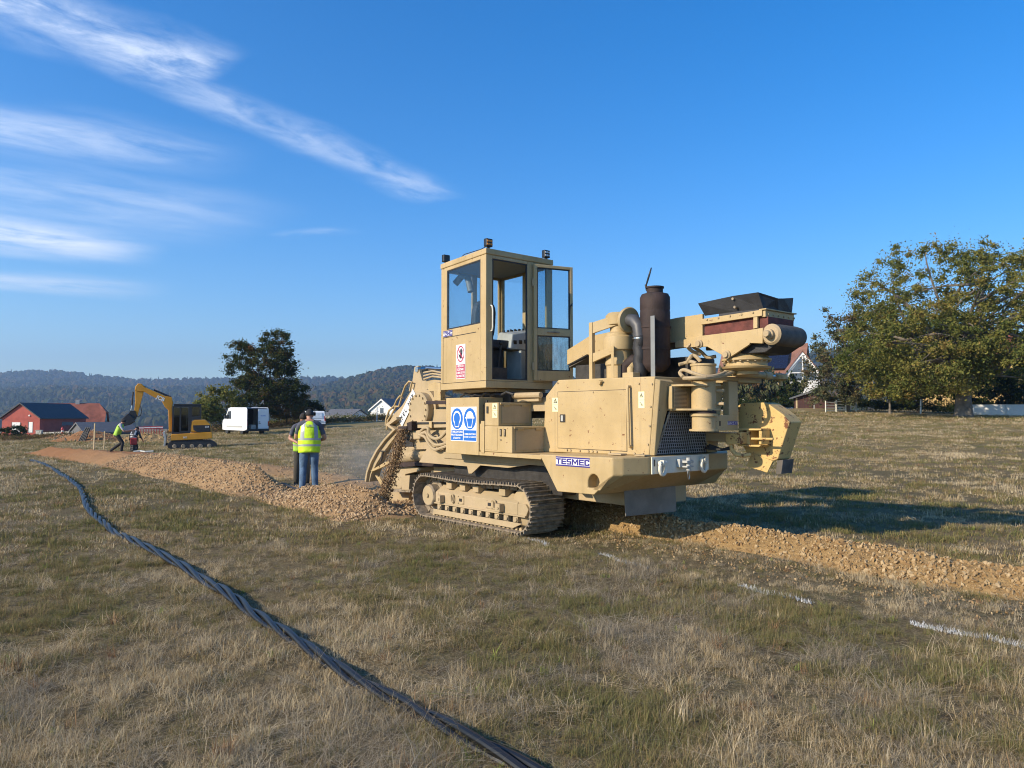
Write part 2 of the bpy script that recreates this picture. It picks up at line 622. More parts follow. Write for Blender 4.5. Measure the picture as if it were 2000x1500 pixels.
# ------------------------------------------------------------------ instancing of uncountable small stuff
def instancer(name, pts, rot, scl, idx, sources):
    me = bpy.data.meshes.new(name)
    me.vertices.add(len(pts))
    me.vertices.foreach_set('co', np.asarray(pts, np.float32).ravel())
    for nm, typ, arr, key in (('rot', 'FLOAT_VECTOR', rot, 'vector'), ('scl', 'FLOAT_VECTOR', scl, 'vector'), ('idx', 'INT', idx, 'value')):
        at = me.attributes.new(nm, typ, 'POINT')
        at.data.foreach_set(key, np.asarray(arr, np.int32 if typ == 'INT' else np.float32).ravel())
    o = bpy.data.objects.new(name, me)
    COL.objects.link(o)
    coll = bpy.data.collections.new(name + '_pieces')
    for i, s in enumerate(sources):
        so = bpy.data.objects.new('%s_piece_%02d' % (name, i), s)
        coll.objects.link(so)
    ng = bpy.data.node_groups.new(name + '_scatter', 'GeometryNodeTree')
    ng.interface.new_socket('Geometry', in_out='INPUT', socket_type='NodeSocketGeometry')
    ng.interface.new_socket('Geometry', in_out='OUTPUT', socket_type='NodeSocketGeometry')
    N = ng.nodes
    gi, go = N.new('NodeGroupInput'), N.new('NodeGroupOutput')
    iop = N.new('GeometryNodeInstanceOnPoints')
    ci = N.new('GeometryNodeCollectionInfo')
    ci.inputs['Collection'].default_value = coll
    ci.inputs['Separate Children'].default_value = True
    ci.inputs['Reset Children'].default_value = True

    def na(nm, dt):
        q = N.new('GeometryNodeInputNamedAttribute')
        q.data_type = dt
        q.inputs[0].default_value = nm
        return q.outputs[0]
    e2r = N.new('FunctionNodeEulerToRotation')
    L = ng.links
    L.new(na('rot', 'FLOAT_VECTOR'), e2r.inputs[0])
    L.new(gi.outputs[0], iop.inputs['Points'])
    L.new(ci.outputs[0], iop.inputs['Instance'])
    iop.inputs['Pick Instance'].default_value = True
    L.new(na('idx', 'INT'), iop.inputs['Instance Index'])
    L.new(e2r.outputs[0], iop.inputs['Rotation'])
    L.new(na('scl', 'FLOAT_VECTOR'), iop.inputs['Scale'])
    L.new(iop.outputs[0], go.inputs[0])
    md = o.modifiers.new('scatter', 'NODES')
    md.node_group = ng
    return o


# ------------------------------------------------------------------ spoil bank and ridge of dug earth
def fbm(x, y, s, seed=0.0, octs=4):
    out = np.zeros_like(x)
    amp, tot = 1.0, 0.0
    rs = np.random.default_rng(int(seed * 100) + 5)
    for k in range(octs):
        ph = rs.uniform(0, 6.28, 6)
        f = s * 2 ** k
        a1, a2 = rs.uniform(0, 6.28, 2)
        out += amp * (np.sin(f * (x * np.cos(a1) + y * np.sin(a1)) + ph[0] + 1.7 * np.sin(0.6 * f * y + ph[1])) * np.sin(f * (x * np.cos(a2) + y * np.sin(a2)) * 1.13 + ph[2] + 1.3 * np.sin(0.7 * f * x + ph[3])))
        tot += amp
        amp *= 0.55
    return out / tot


def bank_h(u, v):
    """left of the machine: coarse stony bank on the near side, trampled sand behind it"""
    e = 0.10 * fbm(u, v * 0, 0.9, 1.0)
    lim = np.where(u > -16, 1.0, 1.0)
    fade = sstep(-2.6, -4.0, u)
    hgt = 0.38 + 0.17 * sstep(-7.6, -9.2, u) - 0.27 * np.exp(-((u + 7.3) / 0.95) ** 2) - 0.16 * sstep(-15, -19, u) + 0.06 * fbm(u, v, 1.0, 2.0)
    c = -0.25 + e
    wn = 0.98 + 0.14 * fbm(u, v * 0, 0.7, 3.0)
    bank = hgt * np.clip(1 - (np.abs(v - c) / np.where(v < c, wn, 0.55)) ** 1.15, -0.3, 1)
    sand = 0.09 + 0.035 * fbm(u, v, 1.1, 4.0) + 0.05 * np.exp(-((v - 2.1) / 0.35) ** 2)
    far_w = 2.75 + 0.25 * fbm(u, v * 0, 0.6, 5.0) - 0.5 * sstep(-12, -5, u)
    near_w = -0.55 - 0.35 * sstep(-17, -22, u) + 0.2 * fbm(u, v * 0, 0.8, 6.0)
    sand = sand * np.minimum(sstep(far_w + 0.05, far_w - 0.35, v), sstep(near_w - 0.4, near_w + 0.2, v))
    trench = -0.12 * np.exp(-((v - 1.0) / 0.38) ** 2) * sstep(-4, -5, u) * sstep(-18, -14, u)
    h = np.maximum(bank, sand + trench)
    h = h * fade * sstep(-40, -36, u)
    return h + 0.022 * fbm(u, v, 6.0, 7.0) * (h > 0.03) - 0.02


def ridge_h(u, v):
    c = 1.74 + 0.14 * fbm(u, v * 0, 0.8, 11.0)
    w = 0.46 + 0.12 * fbm(u, v * 0, 1.1, 12.0) + 0.12 * sstep(3, 8, u)
    hgt = 0.22 + 0.08 * sstep(1.5, 0.0, u) + 0.07 * fbm(u, v, 1.2, 13.0) - 0.05 * sstep(3.0, 6.0, u)
    h = hgt * np.clip(1 - (np.abs(v - c) / w) ** 1.7, -0.35, 1)
    return h * sstep(-2.6, -1.2, u) + 0.018 * fbm(u, v, 7.0, 14.0) - 0.015


def grid_mesh(name, us, vs_, hf):
    U_, V_ = np.meshgrid(us, vs_, indexing='ij')
    Hh = hf(U_, V_)
    X = P0.x + U_ * UM.x + V_ * VN.x
    Y = P0.y + U_ * UM.y + V_ * VN.y
    Z = TZ(X, Y) + Hh
    nu, nv = len(us), len(vs_)
    idx = np.arange(nu * nv).reshape(nu, nv)
    f = np.stack([idx[:-1, :-1], idx[1:, :-1], idx[1:, 1:], idx[:-1, 1:]], -1).reshape(-1, 4)
    me = bpy.data.meshes.new(name)
    me.from_pydata(np.stack([X, Y, Z], -1).reshape(-1, 3).tolist(), [], f.tolist())
    for p in me.polygons:
        p.use_smooth = True
    return me


def soil_mat(name, tan, red, wet, redspan):
    m, t, b = new_mat(name)
    pos = t.new('ShaderNodeNewGeometry').outputs['Position']
    n1 = t.noise(pos, 1.1, 5.0, 0.6)
    n2 = t.noise(pos, 9.0, 5.0, 0.7)
    n3 = t.noise(pos, 60.0, 4.0, 0.7)
    yy = t.new('ShaderNodeSeparateXYZ', {0: pos}).outputs['Y']
    rd = t.maprange(t.math('ADD', yy, t.math('MULTIPLY', n1, 8.0)), redspan[0], redspan[1])
    c = t.mix(t.maprange(n1, 0.35, 0.65), tan, tuple(x * 1.18 for x in tan))
    c = t.mix(rd, c, red)
    c = t.mix(t.math('MULTIPLY', t.maprange(n2, 0.45, 0.7), 0.55), c, wet)
    c = t.mix(t.math('MULTIPLY', t.maprange(n3, 0.52, 0.72), 0.45), c, tuple(min(1, x * 1.45) for x in tan))
    t.set(b, 'Base Color', c)
    t.set(b, 'Roughness', 0.95)
    t.set(b, 'Specular IOR Level', 0.1)
    h = t.math('ADD', t.math('MULTIPLY', n2, 1.0), t.math('MULTIPLY', n3, 0.5))
    bp = t.new('ShaderNodeBump', {'Strength': 1.0, 'Distance': 0.05, 'Height': h})
    t.set(b, 'Normal', bp.outputs[0])
    return m


M['soil'] = soil_mat('dug_soil', (0.38, 0.245, 0.125), (0.32, 0.155, 0.068), (0.22, 0.13, 0.062), (24, 36))
M['soil_r'] = soil_mat('dug_soil_ochre', (0.37, 0.24, 0.105), (0.37, 0.24, 0.105), (0.18, 0.10, 0.04), (200, 300))
bank = obj('spoil_bank', grid_mesh('spoil_bank', np.concatenate([np.arange(-41, -16, 0.22), np.arange(-16, -2.4, 0.07)]), np.arange(-1.7, 3.4, 0.07), bank_h), None)
bank.data.materials.append(M['soil'])
tag(bank, 'bank of dug stony earth and sand along the trench behind the machine', kind='structure')
ridge = obj('spoil_ridge', grid_mesh('spoil_ridge', np.arange(-2.7, 12.0, 0.06), np.arange(0.5, 2.9, 0.06), ridge_h), None)
ridge.data.materials.append(M['soil_r'])
tag(ridge, 'low ridge of ochre dug earth running under the machine to the right', kind='structure')


def stone_mesh(name, mat, seed):
    rs = np.random.default_rng(seed)
    bm = bmesh.new()
    p = rs.normal(size=(13, 3))
    p /= np.linalg.norm(p, axis=1)[:, None]
    p *= rs.uniform(0.75, 1.05, (13, 1)) * np.array([1.0, rs.uniform(0.6, 0.9), rs.uniform(0.45, 0.75)])
    for q in p:
        bm.verts.new(q * 0.5)
    r = bmesh.ops.convex_hull(bm, input=bm.verts)
    bmesh.ops.delete(bm, geom=[g for g in r['geom_interior'] if isinstance(g, bmesh.types.BMVert)], context='VERTS')
    me = bpy.data.meshes.new(name)
    bm.to_mesh(me)
    bm.free()
    me.materials.append(mat)
    return me


def stone_mat(name, cols):
    m, t, b = new_mat(name)
    r = t.new('ShaderNodeObjectInfo').outputs['Random']
    pos = t.new('ShaderNodeNewGeometry').outputs['Position']
    c = t.ramp(r, [(i / (len(cols) - 1), c) for i, c in enumerate(cols)])
    n = t.noise(pos, 30.0, 4.0, 0.7)
    c = t.mix(t.maprange(n, 0.4, 0.7, 0, 0.5), c, tuple(x * 0.55 for x in cols[1]))
    t.set(b, 'Base Color', c)
    t.set(b, 'Roughness', 0.9)
    t.set(b, 'Specular IOR Level', 0.15)
    return m


M['stone_tan'] = stone_mat('tan_stone', [(0.33, 0.21, 0.11), (0.42, 0.285, 0.16), (0.50, 0.365, 0.22), (0.36, 0.225, 0.115)])
M['stone_ochre'] = stone_mat('ochre_stone', [(0.24, 0.14, 0.06), (0.36, 0.235, 0.11), (0.50, 0.37, 0.21), (0.30, 0.185, 0.08)])
st_t = [stone_mesh('stone_tan_%d' % i, M['stone_tan'], 20 + i) for i in range(7)]
st_o = [stone_mesh('stone_ochre_%d' % i, M['stone_ochre'], 40 + i) for i in range(7)]


def stones_on(hf, un, vn_):
    X = P0.x + un * UM.x + vn_ * VN.x
    Y = P0.y + un * UM.y + vn_ * VN.y
    return np.stack([X, Y, TZ(X, Y) + hf(un, vn_)], -1)


def scatter_stones(name, label, hf, sampler, n, smin, smax, meshes, parent_ridge, n_single):
    u, v = sampler(n * 3)
    h = hf(u, v)
    k = (h > 0.002) & (rng.random(len(u)) < np.clip(0.75 + 1.1 * fbm(u, v, 1.9, 77.0), 0.12, 1))
    u, v = u[k][:n], v[k][:n]
    pts = stones_on(hf, u, v)
    n = len(pts)
    s = smin + (smax - smin) * rng.power(0.33, n) ** 1.25
    big = np.argsort(-s / np.hypot(pts[:, 0], pts[:, 1]))[:n_single]
    for i in big:                                    # the stones that show largest are pieces of their own
        o = bpy.data.objects.new('stone', meshes[rng.integers(len(meshes))])
        COL.objects.link(o)
        o.parent = parent_ridge
        o.location = pts[i] + np.array([0, 0, s[i] * 0.12])
        o.rotation_euler = (rng.uniform(-.5, .5), rng.uniform(-.5, .5), rng.uniform(0, 6.3))
        o.scale = (s[i],) * 3
    mask = np.ones(n, bool)
    mask[big] = False
    pts, s = pts[mask], s[mask]
    n = len(pts)
    pts[:, 2] += s * 0.10
    o = instancer(name, pts, rng.uniform(-3.1, 3.1, (n, 3)), s[:, None] * np.ones((1, 3)), rng.integers(0, len(meshes), n), meshes)
    return tag(o, label, kind='stuff')


def samp_bank(n):
    u = -3.0 - rng.power(0.75, n) * 17.0
    v = rng.normal(-0.62, 0.52, n)
    q = rng.random(n) < 0.22
    v[q] = rng.uniform(-1.25, 2.6, q.sum())
    return u, v


def samp_ridge(n):
    u = rng.uniform(-1.8, 11.0, n)
    v = rng.normal(1.52, 0.42, n)
    q = rng.random(n) < 0.16
    v[q] = rng.uniform(0.75, 2.3, q.sum())
    return u, v


scatter_stones('bank_rubble', 'small tan stones covering the spoil bank left of the machine', bank_h, samp_bank, 26000, 0.012, 0.092, st_t, bank, 150)
scatter_stones('ridge_rubble', 'small ochre stones and clods on the ridge right of the machine', ridge_h, samp_ridge, 22000, 0.007, 0.082, st_o, ridge, 150)
# crumbs of earth thrown out over the grass beside the ridge
nq = 3800
uq = rng.uniform(-0.2, 9, nq)
vq = rng.normal(1.0, 0.38, nq)
Xq = P0.x + uq * UM.x + vq * VN.x
Yq = P0.y + uq * UM.y + vq * VN.y
sq = 0.008 + 0.035 * rng.power(0.4, nq)
tag(instancer('scattered_crumbs', np.stack([Xq, Yq, TZ(Xq, Yq) + 0.012], -1), rng.uniform(-3, 3, (nq, 3)), sq[:, None] * np.ones((1, 3)), rng.integers(0, 7, nq), st_o), 'crumbs of ochre earth scattered in the grass by the ridge', kind='stuff')


# ------------------------------------------------------------------ grass
def clump_mesh(name, seed, n, rad, hmin, hmax, wid, lean, mat, stems=0):
    rs = np.random.default_rng(seed)
    V_, F_, B_ = [], [], []
    for i in range(n):
        a = rs.uniform(0, 6.283)
        r = rad * math.sqrt(rs.random())
        bx, by = r * math.cos(a), r * math.sin(a)
        h = rs.uniform(hmin, hmax)
        w = wid * rs.uniform(0.6, 1.3)
        ld = rs.uniform(0, 6.283)
        ln = abs(rs.normal(0.0, lean))
        cx, cy = math.cos(ld), math.sin(ld)
        sx, sy = -cy, cx
        q = rs.uniform(-0.8, 0.8)
        sx, sy = sx * math.cos(q) - sy * math.sin(q), sx * math.sin(q) + sy * math.cos(q)
        o = len(V_)
        col = rs.random()
        for k, (tt, ww) in enumerate(((0, 1.0), (0.45, 0.85), (0.8, 0.5))):
            bend = ln * tt ** 1.6
            zz = h * tt * (1 - 0.55 * min(1, ln / 1.2) * tt)
            for sgn in (-1, 1):
                V_.append((bx + cx * bend * h * 1.4 + sgn * sx * w * ww / 2, by + cy * bend * h * 1.4 + sgn * sy * w * ww / 2, zz - 0.01))
                B_.append((col, tt))
        bend = ln
        V_.append((bx + cx * bend * h * 1.4, by + cy * bend * h * 1.4, h * (1 - 0.55 * min(1, ln / 1.2)) - 0.01))
        B_.append((col, 1.0))
        F_ += [(o, o + 1, o + 3, o + 2), (o + 2, o + 3, o + 5, o + 4), (o + 4, o + 5, o + 6)]
    me = bpy.data.meshes.new(name)
    me.from_pydata(V_, [], F_)
    at = me.attributes.new('bc', 'FLOAT', 'POINT')
    at.data.foreach_set('value', np.array([q[0] for q in B_], np.float32))
    at = me.attributes.new('bt', 'FLOAT', 'POINT')
    at.data.foreach_set('value', np.array([q[1] for q in B_], np.float32))
    me.materials.append(mat)
    return me


def grass_mat(name, bias, patchy=2.2, stops=None, trans=0.22):
    m = bpy.data.materials.new(name)
    m.use_nodes = True
    t = NT(m.node_tree)
    t.n.clear()
    out = t.new('ShaderNodeOutputMaterial')
    pos = t.new('ShaderNodeNewGeometry').outputs['Position']
    bc = t.new('ShaderNodeAttribute', attribute_name='bc').outputs['Fac']
    bt = t.new('ShaderNodeAttribute', attribute_name='bt').outputs['Fac']
    ri = t.new('ShaderNodeObjectInfo').outputs['Random']
    a = t.noise(pos, 0.22, 2.0, 0.55)
    b = t.noise(pos, 1.3, 3.0, 0.6)
    g = t.math('ADD', t.math('MULTIPLY', a, 0.6), t.math('MULTIPLY', b, 0.5))
    f = t.math('ADD', t.math('ADD', t.math('MULTIPLY', bc, 0.60), t.math('MULTIPLY', ri, 0.30)), t.math('MULTIPLY', t.math('SUBTRACT', g, 0.55), patchy))
    f = t.math('ADD', f, bias)
    c = t.ramp(f, stops or [(0.02, (0.66, 0.54, 0.35)), (0.20, (0.50, 0.385, 0.215)), (0.38, (0.34, 0.235, 0.108)), (0.52, (0.19, 0.13, 0.06)), (0.66, (0.235, 0.195, 0.075)), (0.82, (0.17, 0.175, 0.052)), (1.0, (0.11, 0.13, 0.038))])
    c = t.mix(t.math('MULTIPLY', bt, 0.30), c, (0.46, 0.36, 0.20))
    df = t.new('ShaderNodeBsdfDiffuse', {'Color': c})
    tl = t.new('ShaderNodeBsdfTranslucent', {'Color': c})
    mx = t.new('ShaderNodeMixShader', {0: trans, 1: df.outputs[0], 2: tl.outputs[0]})
    t.l.new(mx.outputs[0], out.inputs[0])
    return m


gm = grass_mat('meadow_grass', 0.0)
gm_g = grass_mat('green_grass', 0.30, 1.2)
gm_s = grass_mat('straw_grass', -0.28, 1.2)
gm_m = grass_mat('grey_thatch', 0.0, 0.8, [(0.1, (0.55, 0.47, 0.34)), (0.4, (0.37, 0.31, 0.215)), (0.7, (0.22, 0.175, 0.115)), (1.0, (0.13, 0.10, 0.065))])
gm_r = grass_mat('rusty_weed', 0.0, 0.8, [(0.1, (0.40, 0.24, 0.12)), (0.4, (0.27, 0.14, 0.07)), (0.7, (0.17, 0.08, 0.045)), (1.0, (0.12, 0.10, 0.035))])
gm_w = grass_mat('fresh_weed', 0.0, 0.6, [(0.1, (0.30, 0.34, 0.07)), (0.4, (0.20, 0.26, 0.05)), (0.7, (0.13, 0.19, 0.04)), (1.0, (0.09, 0.13, 0.03))], 0.3)
KIND = {}
GS = []


def kindset(k, n, *a):
    KIND[k] = (len(GS), n)
    for i in range(n):
        GS.append(clump_mesh('%s_%d' % (k, i), 100 + len(GS), *a))


kindset('mix', 5, 50, 0.10, 0.03, 0.115, 0.0036, 0.80, gm)
kindset('green', 4, 58, 0.09, 0.04, 0.13, 0.0036, 0.70, gm_g)
kindset('straw', 4, 46, 0.09, 0.04, 0.14, 0.0032, 0.75, gm_s)
kindset('mat', 5, 50, 0.14, 0.07, 0.17, 0.0034, 2.0, gm_m)
kindset('layed', 4, 46, 0.13, 0.07, 0.17, 0.0034, 1.7, gm_s)
kindset('tall', 3, 16, 0.05, 0.13, 0.26, 0.0032, 0.45, gm_s)
kindset('rusty', 2, 26, 0.06, 0.06, 0.20, 0.0060, 0.6, gm_r)
kindset('weed', 3, 16, 0.05, 0.05, 0.13, 0.0110, 1.0, gm_w)
kindset('far_mix', 3, 40, 0.20, 0.04, 0.13, 0.011, 0.7, gm)
kindset('far_green', 3, 40, 0.20, 0.04, 0.13, 0.011, 0.7, gm_g)
kindset('far_straw', 3, 40, 0.20, 0.04, 0.14, 0.010, 0.8, gm_s)
kindset('far_rusty', 2, 34, 0.18, 0.05, 0.16, 0.011, 0.8, gm_r)


def scatter_grass():
    P, Rr, S, I = [], [], [], []
    bandsr = [(0.6, 2.5, 360), (2.5, 4.5, 330), (4.5, 7, 230), (7, 10, 140), (10, 14, 72), (14, 20, 32), (20, 30, 16), (30, 45, 8), (45, 78, 3.6)]
    for r0, r1, dens in bandsr:
        half = R(47 if r0 > 3 else 62)
        n = int(dens * half * (r1 * r1 - r0 * r0))
        r = np.sqrt(rng.uniform(r0 * r0, r1 * r1, n))
        th = rng.uniform(-half, half, n)
        x, y = r * np.sin(th), r * np.cos(th)
        u = (x - P0.x) * UM.x + (y - P0.y) * UM.y
        v = (x - P0.x) * VN.x + (y - P0.y) * VN.y
        keep = np.ones(n, bool)
        inb = (u < -2.5) & (u > -41) & (v > -1.6) & (v < 3.3)
        keep &= ~(inb & (bank_h(u, v) > -0.004 + 0.05 * rng.random(n) ** 3))
        inr = (u > -2.7) & (u < 12) & (v > 0.5) & (v < 2.85)
        keep &= ~(inr & (ridge_h(u, v) > 0.010 + 0.07 * rng.random(n) ** 2))
        keep &= ~((u > -3.1) & (u < 0.12) & (((v > -0.02) & (v < 0.66)) | ((v > 1.86) & (v < 2.54))))
        x, y, u, v, r = x[keep], y[keep], u[keep], v[keep], r[keep]
        n = len(x)
        # patch fields: about 2.5 m, 1 m and tuft size
        pa = fbm(x, y, 1.1, 31.0, 3) + 0.5 * fbm(x, y, 3.1, 35.0, 3)
        pb = fbm(x, y, 1.7, 32.0, 4)
        pc_ = fbm(x, y, 2.3, 33.0, 4) + 0.6 * fbm(x, y, 7.0, 36.0, 2)
        bare = (u > 0) & (v > 0.1) & (v < 0.9) & (rng.random(n) < 0.40)
        k2 = (rng.random(n) < np.clip(0.86 + 0.7 * pc_, 0.22, 1)) & ~bare
        # cropped, sun-bleached strip beside the dug ridge
        strip = np.exp(-((v - 0.35) / 0.55) ** 2) * (u > -0.3)
        x, y, r, pa, pb, pc_, strip = [q[k2] for q in (x, y, r, pa, pb, pc_, strip)]
        n = len(x)
        z = TZ(x, y)
        w = np.stack([np.full(n, 0.8), 1.25 * np.exp(5.0 * (pa + 0.02)), 0.50 * np.exp(5.5 * (-pa - 0.16)) + 4 * strip, 1.1 * np.exp(6.0 * (pb - 0.18)), 0.35 * np.exp(5.0 * (-pb - 0.25)), 0.05 * np.exp(2 * pc_), 0.035 * np.exp(5 * pb), 0.03 * np.exp(4 * pa)], 1)
        w /= w.sum(1)[:, None]
        q = rng.random(n)[:, None]
        ki = (np.cumsum(w, 1) < q).sum(1).clip(0, 7)
        names = ['mix', 'green', 'straw', 'mat', 'layed', 'tall', 'rusty', 'weed']
        if r0 >= 10:
            farn = ['far_mix', 'far_green', 'far_straw', 'far_straw', 'far_straw', 'far_straw', 'far_rusty', 'far_green']
            usefar = rng.random(n) < (0.5 if r0 < 14 else 1.0)
        idx = np.zeros(n, int)
        for k in range(8):
            m = ki == k
            a, c = KIND[names[k]]
            idx[m] = a + rng.integers(0, c, m.sum())
            if r0 >= 10:
                m &= usefar
                a, c = KIND[farn[k]]
                idx[m] = a + rng.integers(0, c, m.sum())
        s = np.clip(0.58 + 0.22 * pc_, 0.35, 1.0) * rng.uniform(0.7, 1.3, n) * (1 - 0.25 * strip)
        if r0 >= 10:
            s = s * (1.0 + (r - 10) / 60.0)
        P.append(np.stack([x, y, z], -1))
        Rr.append(np.stack([rng.normal(0, 0.10, n), rng.normal(0, 0.10, n), rng.uniform(0, 6.283, n)], -1))
        S.append(np.stack([s * (1 + np.maximum(0, r - 20) / 60)] * 2 + [s], -1))
        I.append(idx)
    return np.concatenate(P), np.concatenate(Rr), np.concatenate(S), np.concatenate(I)


gp, gr, gs, gi_ = scatter_grass()
grass = instancer('meadow_grass', gp, gr, gs, gi_, GS)
tag(grass, 'short dry grass and green tufts covering the meadow', 'grass', kind='stuff')
print('grass clumps', len(gp))
# ================================================================== the trencher
TR = empty('trencher', P0, math.atan2(UM.y, UM.x), 'big sand-coloured crawler trencher with tall cab digging across the meadow', 'trencher')
T_ = TR


def part(name, mb, mat='sand', parent=None, bevel=0.008, **k):
    return obj(name, mb, M[mat] if isinstance(mat, str) else mat, parent or T_, bevel, **k)


def pv(px, py, v):
    p = PV(px, py, v)
    return (p[0], p[2])


def pu(px, py, u):
    p = PU(px, py, u)
    return (p[1], p[2])


M['grille_wire'] = simple('grille_wire', (0.30, 0.31, 0.33), 0.45, 0.2, 0.15)
# ---- crawler tracks
RC, CL, CR, CZ = 0.305, -2.60, -0.365, 0.363


def shoe_mesh(w):
    mb = MB()
    mb.box(-0.092, 0.092, 0, w, 0.0, 0.018)
    for x in (-0.078, -0.012, 0.054):
        mb.prism([(x, 0.018), (x + 0.006, 0.052), (x + 0.020, 0.052), (x + 0.026, 0.018)], 'y', 0.0, w)
    mb.box(-0.07, 0.07, 0.20, 0.27, -0.075, 0.0)
    mb.box(-0.07, 0.07, 0.36, 0.43, -0.075, 0.0)
    return mb.mesh('track_shoe', M['steel_worn'])


def track_path(n):
    Ls = CR - CL
    tot = 2 * Ls + 2 * math.pi * RC
    out = []
    for i in range(n):
        d = (i + 0.35) / n * tot
        if d < Ls:                                   # top run, towards -u, sagging between carriers
            x = CR - d
            sag = -0.028 * math.sin(math.pi * d / Ls) ** 2
            out.append((x, CZ + RC + sag, math.pi))
        elif d < Ls + math.pi * RC:
            a = (d - Ls) / RC
            out.append((CL - RC * math.sin(a), CZ + RC * math.cos(a), math.pi + a))
        elif d < 2 * Ls + math.pi * RC:
            out.append((CL + d - Ls - math.pi * RC, CZ - RC, 0.0))
        else:
            a = (d - 2 * Ls - math.pi * RC) / RC
            out.append((CR + RC * math.sin(a), CZ - RC * math.cos(a), a))
    return out


SHOE = shoe_mesh(0.62)


def make_track(v0, near):
    fr = MB()
    s = 1
    y0 = v0 + 0.10
    fr.prism([(y0, 0.25), (y0, 0.43), (y0 + 0.15, 0.535), (y0 + 0.38, 0.535), (y0 + 0.38, 0.25)], 'x', -2.42, -0.42)
    fr.prism([(-0.42, 0.25), (-0.42, 0.43), (-0.26, 0.43), (-0.20, 0.36), (-0.26, 0.25)], 'y', y0 + 0.004, y0 + 0.37)
    tr = part('track', fr, 'sand_dirty')
    for (x, z, a) in track_path(35):
        o = bpy.data.objects.new('track_shoe', SHOE)
        COL.objects.link(o)
        o.parent = tr
        # outside of the shoe looks away from the loop
        o.matrix_local = Matrix.Translation((x, v0, z)) @ Matrix.Rotation(math.pi, 4, 'X') @ Matrix.Rotation(a, 4, 'Y') @ Matrix.Translation((0, -0.62, 0.0))
    g = MB()
    g.prism([(-2.45, 0.085), (-2.45, 0.165), (-0.30, 0.165), (-0.50, 0.085)], 'y', y0 - 0.02, y0 + 0.0)
    g.prism([(-2.42, 0.252), (-2.42, 0.275), (-0.24, 0.275), (-0.24, 0.252)], 'y', y0 - 0.025, y0 - 0.002)
    part('roller_guard', g, 'sand_dirty', tr, 0.004)
    rb = MB()
    rb.box(-2.40, -0.45, y0 + 0.05, y0 + 0.3, 0.09, 0.245)
    part('roller_channel', rb, 'steel_dark', tr, 0)
    for k in range(10):
        x = -2.30 + k * 0.205
        r = MB()
        r.box(x - 0.05, x + 0.05, y0 - 0.012, y0 + 0.06, 0.170, 0.245)
        r.lathe([(0.026, -0.03), (0.026, -0.012)], (x + 0.02, y0, 0.205), 'y', 10)
        part('roller_bracket', r, 'sand_dirty', tr, 0.006)
    ch = MB()
    for k in range(26):
        x = -2.5 + k * 0.092
        ch.lathe([(0.028, 0), (0.028, 0.03)], (x, y0 + 0.02, 0.075), 'y', 8)
    part('chain_link', ch, 'sand_dirty', tr, 0)
    sp = MB()
    sp.lathe([(0.0, -0.02), (0.16, -0.02), (0.175, 0.0), (0.175, 0.12), (0.25, 0.12), (0.25, 0.4)], (CL, y0, CZ), 'y', 28)
    part('sprocket', sp, 'steel_worn', tr, 0, smooth=True)
    hb = MB()
    hb.lathe([(0.0, -0.05), (0.03, -0.05), (0.035, -0.02), (0.15, -0.024)], (CL, y0, CZ), 'y', 28)
    part('hub', hb, 'sand_dirty', tr, 0, smooth=True)
    idl = MB()
    idl.lathe([(0.06, -0.01), (0.22, 0.03), (0.28, 0.06), (0.28, 0.32), (0.1, 0.34)], (CR, y0 + 0.03, CZ), 'y', 28)
    part('idler', idl, 'sand_dirty', tr, 0, smooth=True)
    for x in (-2.1, -1.75, -1.42, -0.80):
        c = MB()
        c.box(x - 0.07, x + 0.07, y0 + 0.03, y0 + 0.2, 0.50, 0.60)
        part('carrier_block', c, 'sand_dirty', tr, 0.008)
    if near:
        for x in (-1.73, -1.03):
            c = MB()
            c.box(x - 0.075, x + 0.075, y0 - 0.012, y0 - 0.001, 0.30, 0.43)
            for sx in (-0.058, 0.058):
                for sz in (0.315, 0.415):
                    c.lathe([(0.010, -0.022), (0.010, -0.012)], (x + sx, y0, sz), 'y', 8)
            pl = part('cover_plate', c, 'sand_dirty', tr, 0.004)
            h = MB()
            h.box(x - 0.035, x + 0.035, y0 - 0.016, y0 - 0.0125, 0.34, 0.385)
            part('slot', h, 'steel_dark', pl, 0)
        for x in (-2.22, -0.76):
            c = MB()
            c.box(x - 0.055, x + 0.055, y0 - 0.09, y0 - 0.001, 0.29, 0.40)
            c.lathe([(0.018, -0.105), (0.018, -0.09)], (x + 0.02, y0, 0.34), 'y', 10)
            part('step_lug', c, 'sand_dirty', tr, 0.008)
        for x in (-1.93, -0.90):
            c = MB()
            pts = [(x + 0.032 * math.sin(a), y0 - 0.025, 0.37 + 0.062 * math.cos(a)) for a in np.linspace(0, 2 * math.pi, 18)]
            c.tube(pts, 0.011, 8, False)
            part('lifting_ring', c, 'sand_dirty', tr, 0, smooth=True)
    return tr


make_track(0.0, True)
make_track(1.88, False)

# ---- chassis, deck and bumper
c = MB()
c.box(-3.4, 1.15, 0.72, 1.78, 0.48, 1.06)
c.box(-2.5, 0.3, 0.30, 2.2, 0.95, 1.057)
part('chassis', c, 'sand_dirty', None, 0.012)
c = MB()
c.box(-2.4, 0.1, 0.45, 2.05, 0.55, 0.95)
part('belly_plate', c, 'steel_dark')
c = MB()     # lit skirt hanging under the lockers with its pointed lug
sk = [pv(*q, 0.32) for q in ((836, 872), (1075, 892), (1075, 902), (992, 914), (938, 909), (921, 925), (915, 925), (912, 911), (818, 903))]
c.prism(sk, 'y', 0.32, 0.345)
part('skirt_plate', c, 'sand_dirty', None, 0.004)
c = MB()     # sloping strut by the bumper
c.prism([(-0.35, 1.05), (0.12, 1.05), (0.36, 0.70), (0.22, 0.70)], 'y', 0.36, 0.44)
part('strut_plate', c, 'sand_dirty')
c = MB()
c.box(-2.02, 0.16, 0.012, 2.48, 1.062, 1.118)
